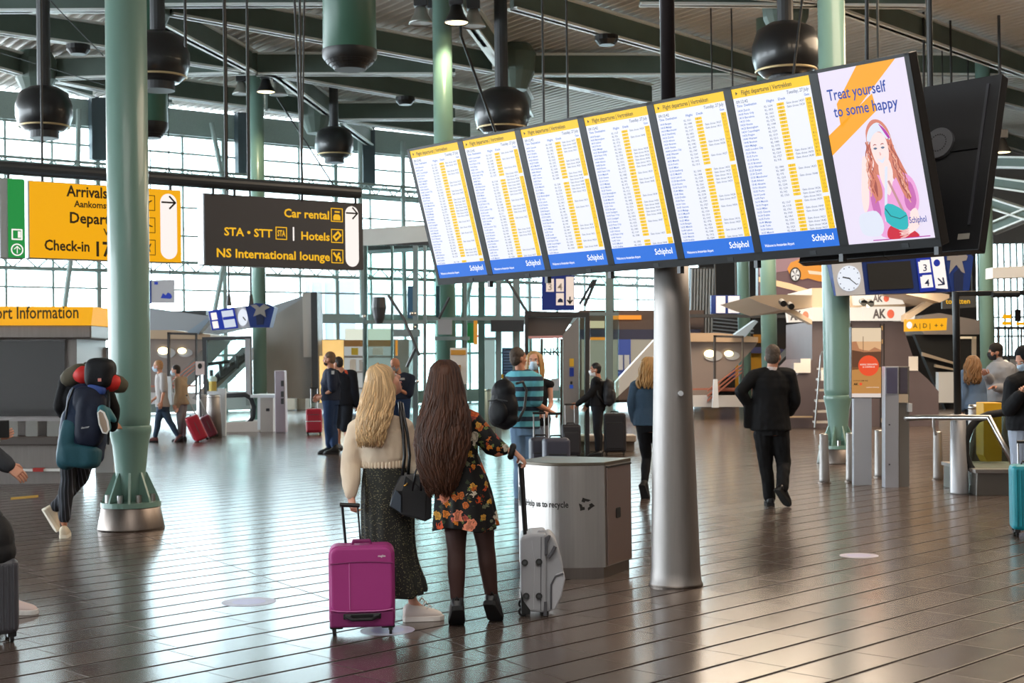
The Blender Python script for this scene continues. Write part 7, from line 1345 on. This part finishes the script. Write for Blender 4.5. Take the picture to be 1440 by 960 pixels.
mb.build('hair_strands', LTB, F1.root, smooth=True); MB().tube([h - u * .17 + r * .04 + f * .07, h - u * .2 + f * .1, h - u * .17 - r * .04 + f * .07], .003, 6).build('necklace', mat('gold', '#c9a050', .3, 1.), F1.root)
Y_ = Fig('boy in black sweater and white mask pulling a black suitcase', 24.6, (842, 641), 1.62, -78, head=(837, 520, 0), shR=(841, 538, -.12), elR=(828, 556, -.15), wrR=(812, 568, -.12), elL=(836, 558, .15), wrL=(826, 570, .1)); Y_.hy = math.radians(-92)
Y_.body(SKIN2); Y_.pants('trousers', fabric('black_trousers', '#191b21')); Y_.top('sweater', fabric('black_sweater', '#17171a'), 2, .02, .01, .05); Y_.shoes(BLACK); Y_.cap_hair(mat('jet_black_hair', '#141214', .5)); Y_.mask(mat('mask_white', '#e6e8ea', .7))
backpack('dark grey backpack worn by the boy at the elevator', at(856, 571, 24.5), math.radians(90 + 78 - 90 - 0), .28, .47, .2, fabric('backpack_grey', '#2c2d31', .3, 25, .6), BLACK)
# ---------------------------------------------------------------- woman in denim passing behind the pillar
DEN = fabric('denim_blue', '#3d5164', .3, 60); D = Fig('woman in dark denim jacket walking away half hidden by the steel pillar', 17.2, (914, 700), 1.72, 10, fem=True, head=(913, 518, 0), neck=(912, 535, 0), shL=(894, 543, 0), elL=(889, 568, 0), wrL=(893, 592, .1), anL=(906, 683, -.1), toL=(910, 697, -.02), knL=(909, 645, .1), hpL=(905, 602, 0), hpR=(924, 602, 0), anR=(930, 690, .4), toR=(932, 696, .6), knR=(927, 645, .25), pelvis=(914, 598, 0))
D.body(SKIN); D.pants('leggings', fabric('black_leggings', '#15161a'), 1.82, .006); D.top('denim_jacket', DEN, 1.95, .03, .015, .1); D.shoes(BLACKM, RUBBER, boot=.02)
gD = [(at(913, 508, 17.17), .075, .085, D.r, D.f), (at(912, 522, 17.13), .1, .1, D.r, D.f), (at(910, 536, 17.08), .115, .085, D.r, D.f), (at(909, 547, 17.06), .09, .05, D.r, D.f)]; D.long_hair(LTB, 70, gD, .013, 9, .012)
# ---------------------------------------------------------------- people at right
DN2 = fabric('denim_mid', '#5d7088', .3, 60); R1 = Fig('woman in blue denim jacket with long wavy hair behind the black pole', 22.5, (1373, 652), 1.68, -12, fem=True, head=(1368, 512, 0)); R1.body(SKIN); R1.pants('trousers', fabric('black_trousers', '#191b21')); R1.top('denim_jacket', DN2, 2, .045, .02, .0); R1.shoes(BLACKM); gR = [(at(1368, 503, 22.47), .08, .085, R1.r, R1.f), (at(1368, 516, 22.42), .11, .1, R1.r, R1.f), (at(1368, 530, 22.38), .125, .085, R1.r, R1.f), (at(1368, 542, 22.36), .1, .05, R1.r, R1.f)]; R1.long_hair(islandmat('brown_wavy_hair', '#7a5836', .5, .3), 60, gR, .016, 11, .02)
R2 = Fig('man in grey sweater and black mask with dark cap looking left', 21.5, (1408, 655), 1.80, -50, head=(1400, 495, 0), neck=(1404, 507, 0), elL=(1396, 540, .1), wrL=(1387, 528, -.2), shR=(1420, 518, -.1), shL=(1398, 517, .15), elR=(1420, 548, -.1), wrR=(1400, 545, -.25)); R2.hy = math.radians(-85); R2.body(SKIN2); R2.pants('trousers', fabric('dark_trousers', '#22242b')); R2.top('sweater', fabric('grey_sweater', '#8b8b8e'), 2, .035, .01, .05, collar=True); R2.shoes(BLACKM); R2.mask(MASKB); R2.cap_hair(DKH); r, f, u = R2.headaxes(); h = R2.J['head']; MB().ell(h + u * .05 - f * .01, .092, .108, .1, (r, f, u)).build('cap', fabric('dark_cap', '#26221f'), R2.root, smooth=True)
for e in (-1, 1): MB().caps([lerp(R2.J['neck'], R2.J['shR' if e > 0 else 'shL'], .6) + Z1 * .055, R2.J['shR' if e > 0 else 'shL'] + Z1 * .06, lerp(R2.J['shR' if e > 0 else 'shL'], R2.J['elR' if e > 0 else 'elL'], .5) + Z1 * .05], [.03, .035, .03], 8).build('white_stripe', WHITE, R2.root, smooth=True)
R3 = Fig('person in black hooded jacket looking at a phone at the right edge', 15.2, (1447, 722), 1.76, -150, head=(1440, 506, 0), neck=(1444, 524, 0), shR=(1424, 540, -.1), elR=(1419, 575, -.1), wrR=(1434, 556, -.3), shL=(1466, 540, .1), elL=(1466, 575, .0), wrL=(1450, 556, -.3)); R3.hy = math.radians(-125); R3.hp = -.5
R3.body(SKIN, hands={'R': ((.8, -.1, .3), (.1, 1, .5), .7), 'L': ((-.8, -.1, .3), (-.1, 1, .5), .7)}); R3.top('hooded_jacket', fabric('black_hoodie', '#17181b'), 1.95, .04, .02, .0, collar=True); R3.pants('jeans', fabric('pale_jeans', '#a9b3c4', .2, 60), 1.95, .03); R3.shoes(WHITE); R3.mask(); r, f, u = R3.headaxes(); h = R3.J['head']; MB().ell(h + u * .03 - f * .03, .105, .115, .125, (r, f, u)).ell(h - u * .08 - f * .06, .1, .09, .08, (r, f, u)).build('hood', fabric('black_hoodie', '#17181b'), R3.root, remesh=.012, sm=2)
c = lerp(R3.J['wrR'], R3.J['wrL'], .5); ph = thing('phone', 'dark phone held by the hooded person at the right edge', 'phone', c + V((0, -.08, .03))); MB().box(c + V((0, -.08, .03)), (.075, .012, .14), V((1, 0, 0)), V((0, .8, -.6)), V((0, .6, .8))).build('body', BLACK, ph, bevel=.006); MB().box(c + V((0, -.075, .034)) + V((0, .8, -.6)) * .004, (.066, .006, .125), V((1, 0, 0)), V((0, .8, -.6)), V((0, .6, .8))).build('screen', DKGREY, ph)
# ---------------------------------------------------------------- two people entering at the left edge
L1 = Fig('person in dark grey sleeve at the left edge with one hand in view', 9.6, (-40, 868), 1.74, 60, shR=(-52, 590, -.05), elR=(-22, 632, -.05), wrR=(12, 655, -.05), anL=(12, 868, .1), toL=(28, 876, .1)); L1.body(SKIN, hands={'R': ((.7, .1, -.55), (-.3, .6, -.5), .35)}); L1.top('jacket', fabric('dark_grey_jacket', '#3a3d42'), 1.92, .03, .01, .0); L1.pants('trousers', fabric('black_trousers', '#191b21')); L1.shoes(mat('pink_white_shoe', '#e2cfcb', .6), WHITE); L1.cap_hair(DKH)
L2 = Fig('person at the left edge, mostly out of view, holding up a phone', 10.6, (-62, 835), 1.70, 40, fem=True, shR=(-40, 590, 0), elR=(-22, 630, 0), wrR=(-4, 614, 0), elL=(-70, 640, 0), wrL=(-52, 690, 0)); L2.body(SKIN, hands={'R': ((.8, .2, .2), (0, 1, .2), .6)}); L2.top('blouse', fabric('pale_blouse', '#c9c4bf'), 1.9, .02, .01, .0); L2.pants('trousers', fabric('grey_trousers', '#77757a')); L2.shoes(BLACKM); L2.cap_hair(DKH)
c = at(5, 603, 10.55); ph = thing('phone', 'black phone held up at the left edge before the desk', 'phone', c - Z1 * .06); MB().box(c, (.08, .012, .13), V((.95, .3, 0)), V((-.3, .95, 0)), Z1).build('body', BLACK, ph, bevel=.006); MB().box(c + V((-.3, .95, 0)) * .005, (.07, .006, .115), V((.95, .3, 0)), V((-.3, .95, 0)), Z1).build('screen', DKGREY, ph)
bpy.data.scenes.remove(TS)
